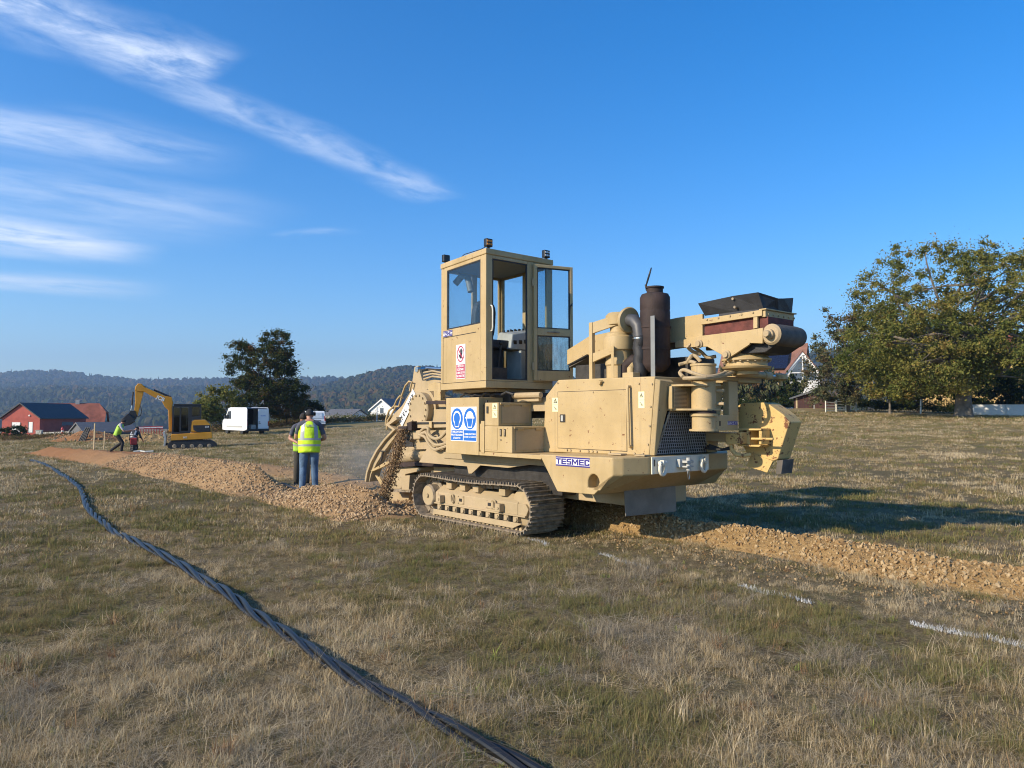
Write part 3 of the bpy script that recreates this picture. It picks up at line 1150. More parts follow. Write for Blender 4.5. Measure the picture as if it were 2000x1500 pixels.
part('deck', c, 'sand', None, 0.006)

bp_ = [(0.13, 1.13), (0.473, 0.67), (1.12, 0.68), (1.62, 0.93), (1.62, 1.145)]
c = MB()
sec = lambda v, cut: [(u - cut * max(0, (u - 1.12) / 0.5), v, z) for (u, z) in bp_]
rows = [sec(0.0, 0.20), sec(0.10, 0.12), sec(0.43, 0.0), sec(2.05, 0.0), sec(2.5, 0.30)]
vs_, fs_ = [], []
for r_ in rows:
    vs_ += r_
n5 = 5
for i in range(4):
    for k in range(n5):
        a, b2 = i * n5 + k, i * n5 + (k + 1) % n5
        fs_.append((a, b2, b2 + n5, a + n5))
fs_ += [tuple(range(4, -1, -1)), tuple(range(20, 25))]
c.add(vs_, fs_)
bumper = part('bumper', c, 'sand', None, 0)
cut = MB()   # D-shaped lashing pocket in the side
pc = pv(1159, 944, 0.0)
prof = [(pc[0] + 0.095, pc[1] - 0.06), (pc[0] - 0.095, pc[1] - 0.06)] + [(pc[0] - 0.095 * math.cos(a), pc[1] + 0.11 * math.sin(a)) for a in np.linspace(0.2, math.pi - 0.2, 9)]
cut.prism(prof, 'y', -0.2, 0.16)
co = obj('pocket_cutter', cut, M['sand'], T_)
bm_ = bumper.modifiers.new('cut', 'BOOLEAN')
bm_.object = co
bm_.operation = 'DIFFERENCE'
bm_.solver = 'EXACT'
bake(bumper)
bpy.data.objects.remove(co)
bv = bumper.modifiers.new('bevel', 'BEVEL')
bv.width, bv.segments, bv.limit_method, bv.angle_limit = 0.018, 3, 'ANGLE', R(18)
c = MB()
c.box(1.628, 1.645, 0.455, 1.60, 0.935, 1.14)
fp = part('front_plate', c, 'white_dirty', None, 0.005)
for vv in (0.60, 1.43):
    s_ = MB()
    pts = [(1.69, vv + 0.055 * math.sin(a), 1.00 + 0.075 * math.cos(a)) for a in np.linspace(0.5, 2 * math.pi - 0.5, 16)]
    s_.tube(pts, 0.021, 8)
    s_.tube([(1.69, vv - 0.06, 1.068), (1.69, vv + 0.06, 1.068)], 0.026, 8)
    s_.box(1.646, 1.72, vv - 0.016, vv + 0.016, 1.04, 1.10)
    part('shackle', s_, 'white_dirty', fp, 0, smooth=True)
for vv in (0.50, 1.50):
    s_ = MB()
    s_.box(1.6455, 1.648, vv - 0.012, vv + 0.012, 1.03, 1.11)
    part('slot', s_, 'steel_dark', fp, 0)
s_ = MB()
s_.box(1.646, 1.70, 0.92, 1.13, 1.0, 1.10)
s_.box(1.70, 1.78, 0.96, 1.09, 1.055, 1.085)
s_.box(1.70, 1.78, 0.96, 1.09, 1.0, 1.02)
s_.tube([(1.75, 1.025, 0.96), (1.75, 1.025, 1.12)], 0.028, 10)
part('tow_hitch', s_, 'grey_pale', fp, 0.004)
s_ = MB()
pts = [(1.74, 1.04 + 0.02 * math.sin(a), 0.91 + 0.06 * math.cos(a)) for a in np.linspace(0, 2 * math.pi, 14)]
s_.tube(pts, 0.007, 6, False)
part('hitch_ring', s_, 'chrome', fp, 0, smooth=True)
c = MB()     # rubber curtain under the bumper
fl = [pu(*q, 1.15) for q in ((1217, 925), (1222, 1009), (1321, 999), (1318, 925))]
c.prism(fl, 'x', 1.14, 1.155)
M['curtain'] = simple('dusty_grey_rubber', (0.21, 0.19, 0.16), 0.85, 0, 0.3, 2.5, 0.3)
part('rubber_curtain', c, 'curtain')


# ---- logo plates
def logo(u0, u1, z0, z1, v, parent, stripes=True, axis='side', name='logo'):
    w, h = u1 - u0, z1 - z0
    b = MB()
    if axis == 'side':
        b.box(u0, u1, v - 0.0025, v - 0.0005, z0, z1)
    else:
        b.box(v + 0.0005, v + 0.0025, u0, u1, z0, z1)
    pl = part(name, b, 'sticker', parent, 0)
    s = MB()
    for (a, e) in ((0.0, 0.14), (0.86, 1.0)):
        if axis == 'side':
            s.box(u0 - 0.001, u1 + 0.001, v - 0.0045, v - 0.003, z0 + a * h, z0 + e * h)
        else:
            s.box(v + 0.003, v + 0.0045, u0 - 0.001, u1 + 0.001, z0 + a * h, z0 + e * h)
    part('stripe', s, 'blue', pl, 0)
    # heavy block letters
    lz0, lz1 = z0 + 0.19 * h, z0 + 0.81 * h
    lw_ = w * 0.98 / 6.35
    def bar(mb, x0, x1, y0, y1):
        X0, X1 = u0 + 0.01 * w + x0 * lw_, u0 + 0.01 * w + x1 * lw_
        Y0, Y1 = lz0 + y0 * (lz1 - lz0), lz0 + y1 * (lz1 - lz0)
        poly = [(X0, Y0), (X1, Y0), (X1, Y1), (X0, Y1)]
        if axis == 'side':
            mb.prism(poly, 'y', v - 0.0045, v - 0.003)
        else:
            mb.prism(poly, 'x', v + 0.003, v + 0.0045)
    def quad(mb, pts):
        poly = [(u0 + 0.01 * w + x * lw_, lz0 + y * (lz1 - lz0)) for x, y in pts]
        if axis == 'side':
            mb.prism(poly, 'y', v - 0.0046, v - 0.003)
        else:
            mb.prism(poly, 'x', v + 0.003, v + 0.0046)
    x = 0.0
    for ch in 'TESMEC':
        L_ = MB()
        k = 0.92
        if ch == 'T':
            bar(L_, x, x + k, 0.76, 1.0)
            bar(L_, x + 0.32, x + 0.60, 0, 0.755)
        elif ch == 'E':
            bar(L_, x, x + 0.28, 0, 1)
            for q in ((0, 0.23), (0.39, 0.61), (0.77, 1.0)):
                bar(L_, x + 0.285, x + k, *q)
        elif ch == 'S':
            for q in ((0, 0.23), (0.39, 0.61), (0.77, 1.0)):
                bar(L_, x, x + k, *q)
            bar(L_, x, x + 0.28, 0.615, 0.765)
            bar(L_, x + k - 0.28, x + k, 0.235, 0.385)
        elif ch == 'M':
            k = 1.22
            bar(L_, x, x + 0.26, 0, 1)
            bar(L_, x + k - 0.26, x + k, 0, 1)
            quad(L_, [(x + 0.265, 1.0), (x + 0.265, 0.62), (x + 0.61, 0.10), (x + 0.61, 0.48)])
            quad(L_, [(x + k - 0.265, 1.0), (x + 0.612, 0.48), (x + 0.612, 0.10), (x + k - 0.265, 0.62)])
        elif ch == 'C':
            bar(L_, x, x + 0.28, 0, 1)
            bar(L_, x + 0.285, x + k, 0, 0.23)
            bar(L_, x + 0.285, x + k, 0.77, 1.0)
            bar(L_, x + k - 0.28, x + k, 0.235, 0.36)
            bar(L_, x + k - 0.28, x + k, 0.64, 0.765)
        part('letter', L_, 'blue', pl, 0)
        x += k + 0.11
    return pl


a_ = pv(1086, 891, 0.0)
b2_ = pv(1152, 914, 0.0)
logo(a_[0], b2_[0], b2_[1], a_[1], 0.0, bumper)

# ---- engine hood
VH = 0.60
c = MB()
hs = [(-0.45, 1.12), (-0.40, 1.905), (-0.13, 2.137), (1.58, 2.12), (1.48, 1.148)]
c.prism(hs, 'y', VH, 1.95)
hood = part('engine_hood', c, 'sand', None, 0.014)
# corner cheeks left and right of the radiator, set a little proud
ck = MB()
ck.hull([(1.485, VH, 1.15), (1.54, VH + 0.03, 1.15), (1.54, 0.66, 1.15), (1.485, 0.66, 1.15)], [(1.585, VH, 2.09), (1.64, VH + 0.03, 2.07), (1.64, 0.905, 2.05), (1.585, 0.905, 2.09)])
part('corner_cheek', ck, 'sand', None, 0.008)
ck = MB()
ck.hull([(1.487, 1.75, 1.15), (1.535, 1.75, 1.15), (1.535, 1.95, 1.15), (1.487, 1.95, 1.15)], [(1.585, 1.55, 2.09), (1.635, 1.55, 2.05), (1.635, 1.95, 2.05), (1.585, 1.95, 2.09)])
part('corner_cheek', ck, 'sand', None, 0.008)
ck = MB()
ck.box(1.57, 1.63, 0.90, 1.56, 1.70, 2.05)
part('upper_panel', ck, 'sand', None, 0.008)
gb = MB()
gb.hull([(1.46, 0.66, 1.152), (1.505, 0.66, 1.152), (1.505, 1.75, 1.152), (1.46, 1.75, 1.152)], [(1.54, 0.85, 1.70), (1.585, 0.85, 1.70), (1.585, 1.6, 1.70), (1.54, 1.6, 1.70)])
rad = part('radiator', gb, 'steel_dark', None, 0)
gw = MB()
for k in range(14):
    z = 1.17 + k * 0.039
    f_ = (z - 1.152) / 0.548
    u = 1.512 + 0.08 * f_
    gw.box(u, u + 0.006, 0.665 + 0.19 * f_, 1.745 - 0.15 * f_, z - 0.004, z + 0.004)
for k in range(27):
    v0 = 0.67 + k * 0.040
    dv = 0.05
    p0, p1 = (1.513, v0, 1.155), (1.592, min(v0 + dv, 1.7), 1.70)
    if v0 < 0.80:
        s = min(1.0, 0.30 + (v0 - 0.67) * 5)
        p1 = tuple(np.array(p0) + (np.array((1.592, v0 + dv, 1.70)) - np.array(p0)) * s)
    gw.tube([p0, p1], 0.0045, 4)
part('radiator_grille', gw, 'grille_wire', rad, 0)
fr_ = MB()
fr_.tube([(1.53, 0.66, 1.155), (1.60, 0.862, 1.69)], 0.012, 6)
fr_.tube([(1.60, 0.862, 1.70), (1.60, 1.5, 1.70)], 0.012, 6)
part('grille_frame', fr_, 'steel_worn', rad, 0)
# hood details on the lit side
ap = MB()
A0, A1 = pv(1090, 757, VH), pv(1222, 876, VH)
A0, A1 = (A0[0], 1.19), (A1[0] + 0.02, 1.965)
ap.box(A0[0], A1[0], VH - 0.006, VH - 0.0005, A0[1], A1[1])
panel = part('access_panel', ap, 'sand', hood, 0.003)
g_ = MB()
for (x0, x1, z0, z1) in ((A0[0] - 0.008, A0[0], A0[1], A1[1]), (A1[0], A1[0] + 0.008, A0[1], A1[1]), (A0[0] - 0.008, A1[0] + 0.008, A1[1], A1[1] + 0.007), (A0[0] - 0.008, A1[0] + 0.008, A0[1] - 0.007, A0[1])):
    g_.box(x0, x1, VH - 0.002, VH - 0.0003, z0, z1)
part('panel_gap', g_, 'steel_dark', hood, 0)
lc = pv(1100, 817, VH)
l_ = MB()
l_.box(lc[0] - 0.05, lc[0] + 0.05, VH - 0.016, VH - 0.0065, lc[1] - 0.055, lc[1] + 0.055)
lat = part('latch', l_, 'steel_dark', hood, 0.004)
l_ = MB()
l_.box(lc[0] - 0.028, lc[0] + 0.012, VH - 0.02, VH - 0.0165, lc[1] - 0.04, lc[1] + 0.04)
part('latch_paddle', l_, 'grey_pale', lat, 0.003)
rl = MB()
q0, q1 = pv(1231, 755, VH), pv(1234, 872, VH)
rl.tube([(q0[0], VH, q0[1]), (q0[0], VH - 0.05, q0[1]), (q0[0], VH - 0.055, q0[1] - 0.03), (q1[0], VH - 0.055, q1[1] + 0.03), (q1[0], VH - 0.05, q1[1]), (q1[0], VH, q1[1])], 0.019, 10)
part('grab_rail', rl, 'sand', None, 0, smooth=True)
hk = pv(1174, 747, VH)
h_ = MB()
h_.tube([(hk[0], VH, hk[1]), (hk[0], VH - 0.05, hk[1])], 0.03, 12)
h_.tube([(hk[0], VH - 0.03, hk[1]), (hk[0] + 0.05, VH - 0.035, hk[1] + 0.02)], 0.012, 8)
part('filler_cap', h_, 'sand', hood, 0, smooth=True)
bl = MB()
for px in (1108, 1115, 1133, 1150, 1158, 1166, 1192, 1240, 1256):
    q = pv(px, 880.5, VH)
    bl.lathe([(0.014, -0.016), (0.014, 0.0)], (q[0], VH - 0.001, 1.165), 'y', 8)
for q in ((1276, 750), (1273, 794), (1271, 832), (1268, 868), (1091, 748), (1250, 749), (1161, 766)):
    w_ = pv(*q, VH)
    bl.lathe([(0.012, -0.014), (0.012, 0.0)], (w_[0] - 0.015, VH - 0.001, w_[1]), 'y', 8)
part('bolt', bl, 'sand_dirty', hood, 0)['kind'] = 'stuff'
for (x, w) in ((1191, 0.22), (1240, 0.16)):
    q = PV(x, 884, 0.30)
    h_ = MB()
    h_.box(q[0] - w / 2, q[0] + w / 2, 0.38, 0.50, 1.147, 1.168)
    part('deck_hatch', h_, 'sand_dirty', None, 0.008)


def sticker(pxs, v, h_mul=1.0):
    a, b = pv(*pxs[0], v), pv(*pxs[1], v)
    m_ = MB()
    m_.box(a[0], b[0], v - 0.0025, v - 0.0008, b[1], a[1])
    o = part('warning_sticker', m_, 'sticker_y', None, 0)
    w, h = b[0] - a[0], a[1] - b[1]
    cx = (a[0] + b[0]) / 2
    g = MB()
    zc_ = b[1] + h * 0.74
    r = w * 0.36
    tri = [(cx + r * math.sin(k * 2.094), zc_ + r * math.cos(k * 2.094)) for k in range(3)]
    tri2 = [(cx + r * 0.6 * math.sin(k * 2.094), zc_ + r * 0.6 * math.cos(k * 2.094)) for k in range(3)]
    for k in range(3):
        j = (k + 1) % 3
        g.prism([tri[k], tri[j], tri2[j], tri2[k]], 'y', v - 0.004, v - 0.003)
    g.prism([(cx - 0.004, zc_ - r * 0.15), (cx + 0.004, zc_ - r * 0.15), (cx + 0.004, zc_ + r * 0.35), (cx - 0.004, zc_ + r * 0.35)], 'y', v - 0.004, v - 0.003)
    zl = b[1] + h * 0.26
    g.prism([(cx - w * 0.3, zl + h * 0.10), (cx - w * 0.24, zl + h * 0.12), (cx + w * 0.3, zl - h * 0.10), (cx + w * 0.24, zl - h * 0.12)], 'y', v - 0.004, v - 0.003)
    g.prism([(cx - w * 0.1, zl - h * 0.04), (cx + w * 0.05, zl - h * 0.12), (cx + w * 0.1, zl - h * 0.10), (cx - w * 0.05, zl - h * 0.02)], 'y', v - 0.004, v - 0.003)
    g.box(a[0], b[0], v - 0.004, v - 0.003, b[1] + h * 0.485, b[1] + h * 0.50)
    part('pictogram', g, 'ink', o, 0)
    return o


sticker(((1247, 765), (1259, 797)), VH)
sticker(((1079, 777), (1091, 804)), VH)

# ---- lockers beside the hood, like two steps
LU = -0.421
UU = -0.722
c = MB()
c.box(-1.03, LU, 0.0, VH + 0.02, 1.122, 1.488)
lk = part('locker', c, 'sand', None, 0.01)
c = MB()
c.box(-1.03, UU, 0.004, VH + 0.03, 1.4905, 1.823)
lk2 = part('locker', c, 'sand', None, 0.01)
for (u, z0, z1, par) in ((LU, 1.122, 1.488, lk), (UU, 1.4905, 1.823, lk2)):
    d = MB()
    d.box(u + 0.001, u + 0.007, 0.06, 0.57, z0 + 0.035, z1 - 0.04)
    part('locker_lid', d, 'sand_dirty', par, 0.003)
    d = MB()
    d.box(u + 0.001, u + 0.022, 0.03, 0.58, z1 - 0.030, z1 - 0.004)
    part('rain_strip', d, 'sand', par, 0.003)
    for v in (0.14, 0.48):
        d = MB()
        d.box(u + 0.008, u + 0.020, v - 0.055, v + 0.055, z1 - 0.058, z1 - 0.034)
        d.tube([(u + 0.018, v - 0.055, z1 - 0.036), (u + 0.018, v + 0.055, z1 - 0.036)], 0.009, 8)
        part('hinge', d, 'sand', par, 0.002)
d = MB()
d.box(-1.015, -0.74, -0.006, -0.0005, 1.15, 1.47)
part('locker_door', d, 'sand', lk, 0.003)
for (u, z) in ((-0.66, 1.40), (-0.57, 1.40)):
    d = MB()
    d.box(u - 0.018, u + 0.018, -0.010, -0.0005, z - 0.05, z + 0.05)
    q = part('latch', d, 'steel_dark', lk, 0.002)
    d = MB()
    d.box(u - 0.008, u + 0.016, -0.015, -0.0105, z - 0.038, z + 0.038)
    part('latch_paddle', d, 'steel_worn', q, 0)
d = MB()
d.box(-0.985, -0.945, -0.006, 0.0035, 1.67, 1.77)
part('latch', d, 'steel_dark', lk2, 0.002)
d = MB()
d.lathe([(0.012, -0.012), (0.012, 0)], (-0.66, 0.0, 1.30), 'y', 8)
part('lock', d, 'steel_worn', lk, 0)
sticker(((962, 788), (971.5, 816)), 0.0035)

# ---- electric cabinet with the two blue command signs
c = MB()
c.box(-1.998, -1.172, 0.0, 0.62, 1.062, 1.905)
cab_box = part('side_cabinet', c, 'sand', None, 0.008)
c = MB()
c.box(-1.171, -1.12, 0.02, 0.05, 1.13, 1.52)
c.box(-1.12, -1.04, 0.0, 0.012, 1.10, 1.56)
part('hinge_plate', c, 'sand', cab_box, 0.004)
c = MB()
c.tube([(-1.11, 0.10, 1.62), (-1.11, 0.10, 1.86)], 0.02, 8)
c.box(-1.17, -1.04, 0.09, 0.11, 1.3, 1.8)
part('conduit', c, 'steel_dark', cab_box, 0)
sa, sb = pv(881, 795, 0.0), pv(931, 863, 0.0)
S0, S1, Z1, Z0 = sa[0], sb[0], sa[1], sb[1]


def disc(mb, cx, cz, r, v0, v1, seg=28, rz=None):
    rz = rz or r
    mb.prism([(cx + r * math.cos(a), cz + rz * math.sin(a)) for a in np.linspace(0, 2 * math.pi, seg, endpoint=False)], 'y', v0, v1)


def wrap_text(lines, cx, ztop, w, lh, mat, v, parent, maxw=0.92):
    for i, s in enumerate(lines):
        me = text_mesh('lettering', s, lh, mat, 0.0005, lh * 0.03)
        xs = np.array([q.co[:] for q in me.vertices])
        tw, th = np.ptp(xs[:, 0]), np.ptp(xs[:, 1])
        sc = min(1.25, w * maxw / tw)
        o = obj('lettering', me, None, parent)
        o.rotation_euler = (R(90), 0, 0)
        o.scale = (sc, 1, 1)
        o.location = (cx - sc * (xs[:, 0].max() + xs[:, 0].min()) / 2, v - 0.0005, ztop - (i + 0.5) * lh * 1.22)


for k in range(2):
    w = (S1 - S0) / 2
    x0, x1 = S0 + k * w + 0.001, S0 + (k + 1) * w - 0.001
    cx = (x0 + x1) / 2
    h = Z1 - Z0
    m_ = MB()
    m_.box(x0, x1, -0.0035, -0.0005, Z0, Z1)
    sg = part('safety_sign', m_, 'sticker', None, 0)
    sg['label'] = ['blue and white ear protection sign', 'blue and white helmet sign'][k]
    zc_ = Z1 - h * 0.345
    m_ = MB()
    disc(m_, cx, zc_, w * 0.46, -0.005, -0.004, 32, h * 0.31)
    m_.box(x0 + 0.008, x1 - 0.008, -0.005, -0.004, Z0 + 0.012, Z0 + h * 0.325)
    part('sign_field', m_, 'sign_blue', sg, 0)
    m_ = MB()
    hw, hh = w * 0.25, h * 0.20
    if k == 0:
        disc(m_, cx, zc_ + hh * 0.10, hw * 1.25, -0.0062, -0.0053, 28, hh * 1.05)
        m_.prism([(cx - hw * 1.02, zc_), (cx + hw * 1.02, zc_), (cx + hw * 0.6, zc_ - hh * 1.25), (cx - hw * 0.6, zc_ - hh * 1.25)], 'y', -0.0064, -0.0055)
        part('pictogram', m_, 'sticker', sg, 0)
        m_ = MB()
        disc(m_, cx, zc_ + hh * 0.08, hw * 0.95, -0.0078, -0.0067, 28, hh * 0.8)
        m_.prism([(cx - hw * 0.85, zc_), (cx + hw * 0.85, zc_), (cx + hw * 0.5, zc_ - hh * 1.12), (cx - hw * 0.5, zc_ - hh * 1.12)], 'y', -0.0079, -0.0068)
        part('pictogram', m_, 'sign_blue', sg, 0)
    else:
        m_.prism([(cx + hw * 1.15 * math.cos(a), zc_ + hh * 0.15 + hh * 0.95 * math.sin(a)) for a in np.linspace(0, math.pi, 16)], 'y', -0.0062, -0.0053)
        m_.box(cx - hw * 1.4, cx + hw * 1.4, -0.0064, -0.0055, zc_ + hh * 0.05, zc_ + hh * 0.22)
        for sx in (-1, 1):
            m_.prism([(cx + sx * hw * 1.08, zc_ + hh * 0.1), (cx + sx * hw * 0.93, zc_ + hh * 0.1), (cx + sx * hw * 0.5, zc_ - hh * 1.15), (cx + sx * hw * 0.62, zc_ - hh * 1.25)], 'y', -0.0066, -0.0056)
        m_.box(cx - hw * 0.62, cx + hw * 0.62, -0.0067, -0.0057, zc_ - hh * 1.28, zc_ - hh * 1.14)
        part('pictogram', m_, 'sticker', sg, 0)
    wrap_text([["È OBBLIGATORIO", "PROTEGGERE", "L'UDITO"], ["È OBBLIGATORIO", "USARE IL CASCO"]][k], cx, Z0 + h * (0.315 if k == 0 else 0.25), w, h * [0.075, 0.065][k], M['sticker'], -0.0058, sg)

# ---- cab
CN, CLf, CRt = (-1.005, 0.0), (-2.387, 0.172), (-1.005, 1.316)
CF = (-2.387, 1.42)
CZ0, CZ1 = 2.04, 4.065


def quad_slab(q, z0, z1, grow=0.0):
    cx = sum(p[0] for p in q) / 4
    cy = sum(p[1] for p in q) / 4
    g = [(p[0] + (grow if p[0] > cx else -grow), p[1] + (grow if p[1] > cy else -grow)) for p in q]
    return [(p[0], p[1], z0) for p in g], [(p[0], p[1], z1) for p in g]


QD = [CN, CRt, CF, CLf]
cab = empty('cab')
cab.parent = T_
c = MB()
c.hull(*quad_slab(QD, CZ0, CZ0 + 0.10, 0.0))
part('cab_floor', c, 'sand', cab, 0.006)
c = MB()
c.hull(*quad_slab(QD, CZ1 - 0.085, CZ1, 0.012))
part('cab_roof', c, 'sand', cab, 0.012)
c = MB()
c.hull(*quad_slab(QD, CZ1 - 0.105, CZ1 - 0.088, -0.06))
part('headliner', c, 'grey', cab, 0)


def wall_piece(p, q, s0, s1, z0, z1, th=0.05, off=0.0):
    """a slab along wall p->q between fractions s0..s1; th goes to the left of p->q (inwards)"""
    d = Vector((q[0] - p[0], q[1] - p[1]))
    n = Vector((-d.y, d.x)).normalized()
    a = Vector(p) + d * s0
    b = Vector(p) + d * s1
    a0, b0 = a + n * off, b + n * off
    a1, b1 = a + n * (off + th), b + n * (off + th)
    bt = [(a0.x, a0.y, z0), (b0.x, b0.y, z0), (b1.x, b1.y, z0), (a1.x, a1.y, z0)]
    return bt, [(x, y, z1) for (x, y, _) in bt]


zb, zt = CZ0 + 0.102, CZ1 - 0.087
SIDE = (CLf, CN)                                     # lit side wall, left to right
FRONT = (CN, CRt)
FARW = (CRt, CF)
BACK = (CF, CLf)
c = MB()
c.hull(*wall_piece(*SIDE, 0.0, 0.135, zb, zt))
part('cab_post', c, 'sand', cab, 0.006)
c = MB()
c.hull(*wall_piece(*SIDE, 0.885, 1.0, zb, zt))
part('cab_post', c, 'sand', cab, 0.006)
c = MB()
c.hull(*wall_piece(*SIDE, 0.1355, 0.8845, zb, 2.985))
sidep = part('side_panel', c, 'sand', cab, 0.004)
c = MB()
c.hull(*wall_piece(*SIDE, 0.1355, 0.8845, 3.925, zt))
part('top_rail', c, 'sand', cab, 0.004)
c = MB()
for (s0, s1, z0, z1) in ((0.05, 0.80, 2.862, 2.872), (0.05, 0.058, 2.14, 2.872), (0.05, 0.97, 2.14, 2.146)):
    c.hull(*wall_piece(*SIDE, s0, s1, z0, z1, 0.004, -0.003))
part('panel_seam', c, 'steel_dark', cab, 0)
c = MB()
for (s0, s1, z0, z1) in ((0.136, 0.156, 2.986, 3.924), (0.866, 0.884, 2.986, 3.924), (0.157, 0.865, 2.986, 3.005), (0.157, 0.865, 3.905, 3.924)):
    c.hull(*wall_piece(*SIDE, s0, s1, z0, z1, 0.012, 0.006))
part('window_seal', c, 'black', cab, 0)
c = MB()
c.hull(*wall_piece(*SIDE, 0.157, 0.865, 3.006, 3.904, 0.008, 0.010))
part('pane', c, 'glass_cab', cab, 0)
# front wall with the door opening
W13 = 1.316
for (v0, v1, z0, z1, nm) in ((0.052, 0.12, zb, zt, 'cab_post'), (0.80, 0.92, zb, zt, 'cab_post'), (1.20, 1.316, zb, zt, 'cab_post'), (0.1205, 0.7995, zb, 2.165, 'door_sill'), (0.1205, 0.7995, 3.93, zt, 'door_header'), (0.9205, 1.1995, zb, 2.93, 'front_panel'), (0.9205, 1.1995, 3.92, zt, 'top_rail')):
    c = MB()
    c.box(-1.055, -1.006, v0, v1, z0, z1)
    part(nm, c, 'sand', cab, 0.006)
c = MB()
c.box(-1.032, -1.024, 0.921, 1.199, 2.931, 3.919)
part('pane', c, 'glass_cab', cab, 0)
c = MB()
for (v0, v1, z0, z1) in ((0.1205, 0.142, 2.166, 3.929), (0.778, 0.7995, 2.166, 3.929), (0.143, 0.777, 2.166, 2.18), (0.143, 0.777, 3.912, 3.929)):
    c.box(-1.03, -1.012, v0, v1, z0, z1)
part('door_seal', c, 'black', cab, 0)
# far and back walls: posts, lower panels, panes
for (wl, cuts, zlow) in ((FARW, (0.0, 0.06, 0.46, 0.52, 0.93, 1.0), 2.9), (BACK, (0.0, 0.07, 0.45, 0.52, 0.93, 1.0), 2.75)):
    for k in range(0, 6, 2):
        c = MB()
        c.hull(*wall_piece(*wl, cuts[k] + 0.0005, cuts[k + 1] - 0.0005, zb, zt))
        part('cab_post', c, 'sand', cab, 0.004)
    for k in (1, 3):
        c = MB()
        c.hull(*wall_piece(*wl, cuts[k], cuts[k + 1], zb, zlow))
        part('wall_panel', c, 'sand', cab, 0.003)
        c = MB()
        c.hull(*wall_piece(*wl, cuts[k], cuts[k + 1], 3.93, zt))
        part('top_rail', c, 'sand', cab, 0.003)
        c = MB()
        c.hull(*wall_piece(*wl, cuts[k] + 0.003, cuts[k + 1] - 0.003, zlow + 0.002, 3.928, 0.006, 0.02))
        part('pane', c, 'glass_cab', cab, 0)
# grab handle on the near post and small fittings
c = MB()
c.tube([(-1.006, 0.085, 2.86), (-0.965, 0.085, 2.87), (-0.955, 0.085, 2.92), (-0.955, 0.085, 3.16), (-0.965, 0.085, 3.22), (-1.006, 0.085, 3.24)], 0.011, 8)
part('grab_handle', c, 'white_dirty', cab, 0, smooth=True)
# inside: seat, console
c = MB()
prof = [(0.22 * math.copysign(abs(math.cos(a)) ** 0.6, math.cos(a)), 0.33 * math.copysign(abs(math.sin(a)) ** 0.6, math.sin(a))) for a in np.linspace(0, 2 * math.pi, 20, endpoint=False)]
c.add([(-1.92 + 0.10 * p[1], 0.62 + p[0], 3.12 + p[1]) for p in prof] + [(-1.80 + 0.10 * p[1], 0.62 + p[0] * 0.95, 3.12 + p[1] * 0.96) for p in prof], [tuple(range(20)), tuple(range(39, 19, -1))] + [(i, i + 20, (i + 1) % 20 + 20, (i + 1) % 20) for i in range(20)])
c.box(-1.85, -1.40, 0.40, 0.84, 2.66, 2.80)
c.box(-1.75, -1.5, 0.5, 0.74, 2.14, 2.66)
part('operator_seat', c, 'black', cab, 0.03, seg=3)
c = MB()
c.hull([(-1.74, 0.72, 2.66), (-1.32, 0.72, 2.66), (-1.32, 1.24, 2.66), (-1.74, 1.24, 2.66)], [(-1.70, 0.80, 2.95), (-1.36, 0.80, 2.90), (-1.36, 1.22, 2.98), (-1.70, 1.22, 3.02)])
con = part('control_console', c, 'grey_pale', cab, 0.02)
c = MB()
c.box(-1.6, -1.25, 0.88, 1.24, 2.15, 2.64)
part('console_base', c, 'grey_pale', cab, 0.01)
kn = MB()
for i in range(5):
    for j in range(2):
        v = 0.84 + i * 0.085
        kn.lathe([(0.02, 0), (0.018, 0.03)], (-1.62 + j * 0.17, v, 2.95 + 0.01 * i), 'z', 10)
for i in range(4):
    kn.box(-1.345, -1.325, 0.80 + i * 0.11, 0.86 + i * 0.11, 2.74 + 0.01 * i, 2.80 + 0.01 * i)
part('control_knob', kn, 'black_gloss', con, 0.004)
kn = MB()
kn.lathe([(0.028, 0), (0.034, 0.035), (0.0, 0.05)], (-1.42, 1.17, 2.98), 'z', 12)
part('stop_button', kn, 'rust_red', con, 0)
c = MB()
c.box(-1.45, -1.12, 0.14, 0.5, 2.145, 2.35)
c.tube([(-1.3, 0.45, 2.3), (-1.28, 0.5, 2.7)], 0.02, 8)
c.lathe([(0.0, 0.05), (0.03, 0.03), (0.03, 0.0), (0.0, -0.02)], (-1.28, 0.5, 2.72), 'z', 10)
part('pedal_box', c, 'steel_dark', cab, 0.01)
c = MB()
c.tube([(-2.25, 0.35, 3.75), (-2.15, 0.4, 3.86), (-2.05, 0.45, 3.84), (-1.98, 0.46, 3.60)], 0.055, 12)
part('air_duct', c, 'grey', cab, 0, smooth=True)
# work lamps on the roof
for (px, py, v, kind) in ((958, 470, 0.06, 0), (871, 500, 0.22, 1), (1068, 493, 1.22, 2)):
    u = {0: -1.03, 1: -2.33, 2: -1.05}[kind]
    zc_ = CZ1 + 0.085
    c = MB()
    c.box(u - 0.035, u + 0.035, v - 0.06, v + 0.06, zc_ - 0.06, zc_ + 0.06)
    c.box(u - 0.02, u + 0.02, v - 0.02, v + 0.02, CZ1 - 0.002, zc_ - 0.055)
    lm = part('work_lamp', c, 'black_gloss', cab, 0.012)
    if kind != 1:
        e = MB()
        for j in range(2):
            for i in range(3):
                e.lathe([(0.016, 0.0), (0.014, 0.008)], (u + 0.0355, v - 0.036 + i * 0.036, zc_ - 0.024 + j * 0.046), 'x', 10)
        part('lens', e, 'orange_lens' if kind == 0 else 'lens', lm, 0)
c = MB()
c.tube([(-2.30, 0.25, CZ1 + 0.02), (-2.05, 0.24, CZ1 - 0.0), (-1.7, 0.12, CZ1 + 0.035), (-1.2, 0.06, CZ1 + 0.02), (-1.06, 0.05, CZ1 + 0.04)], 0.006, 6)
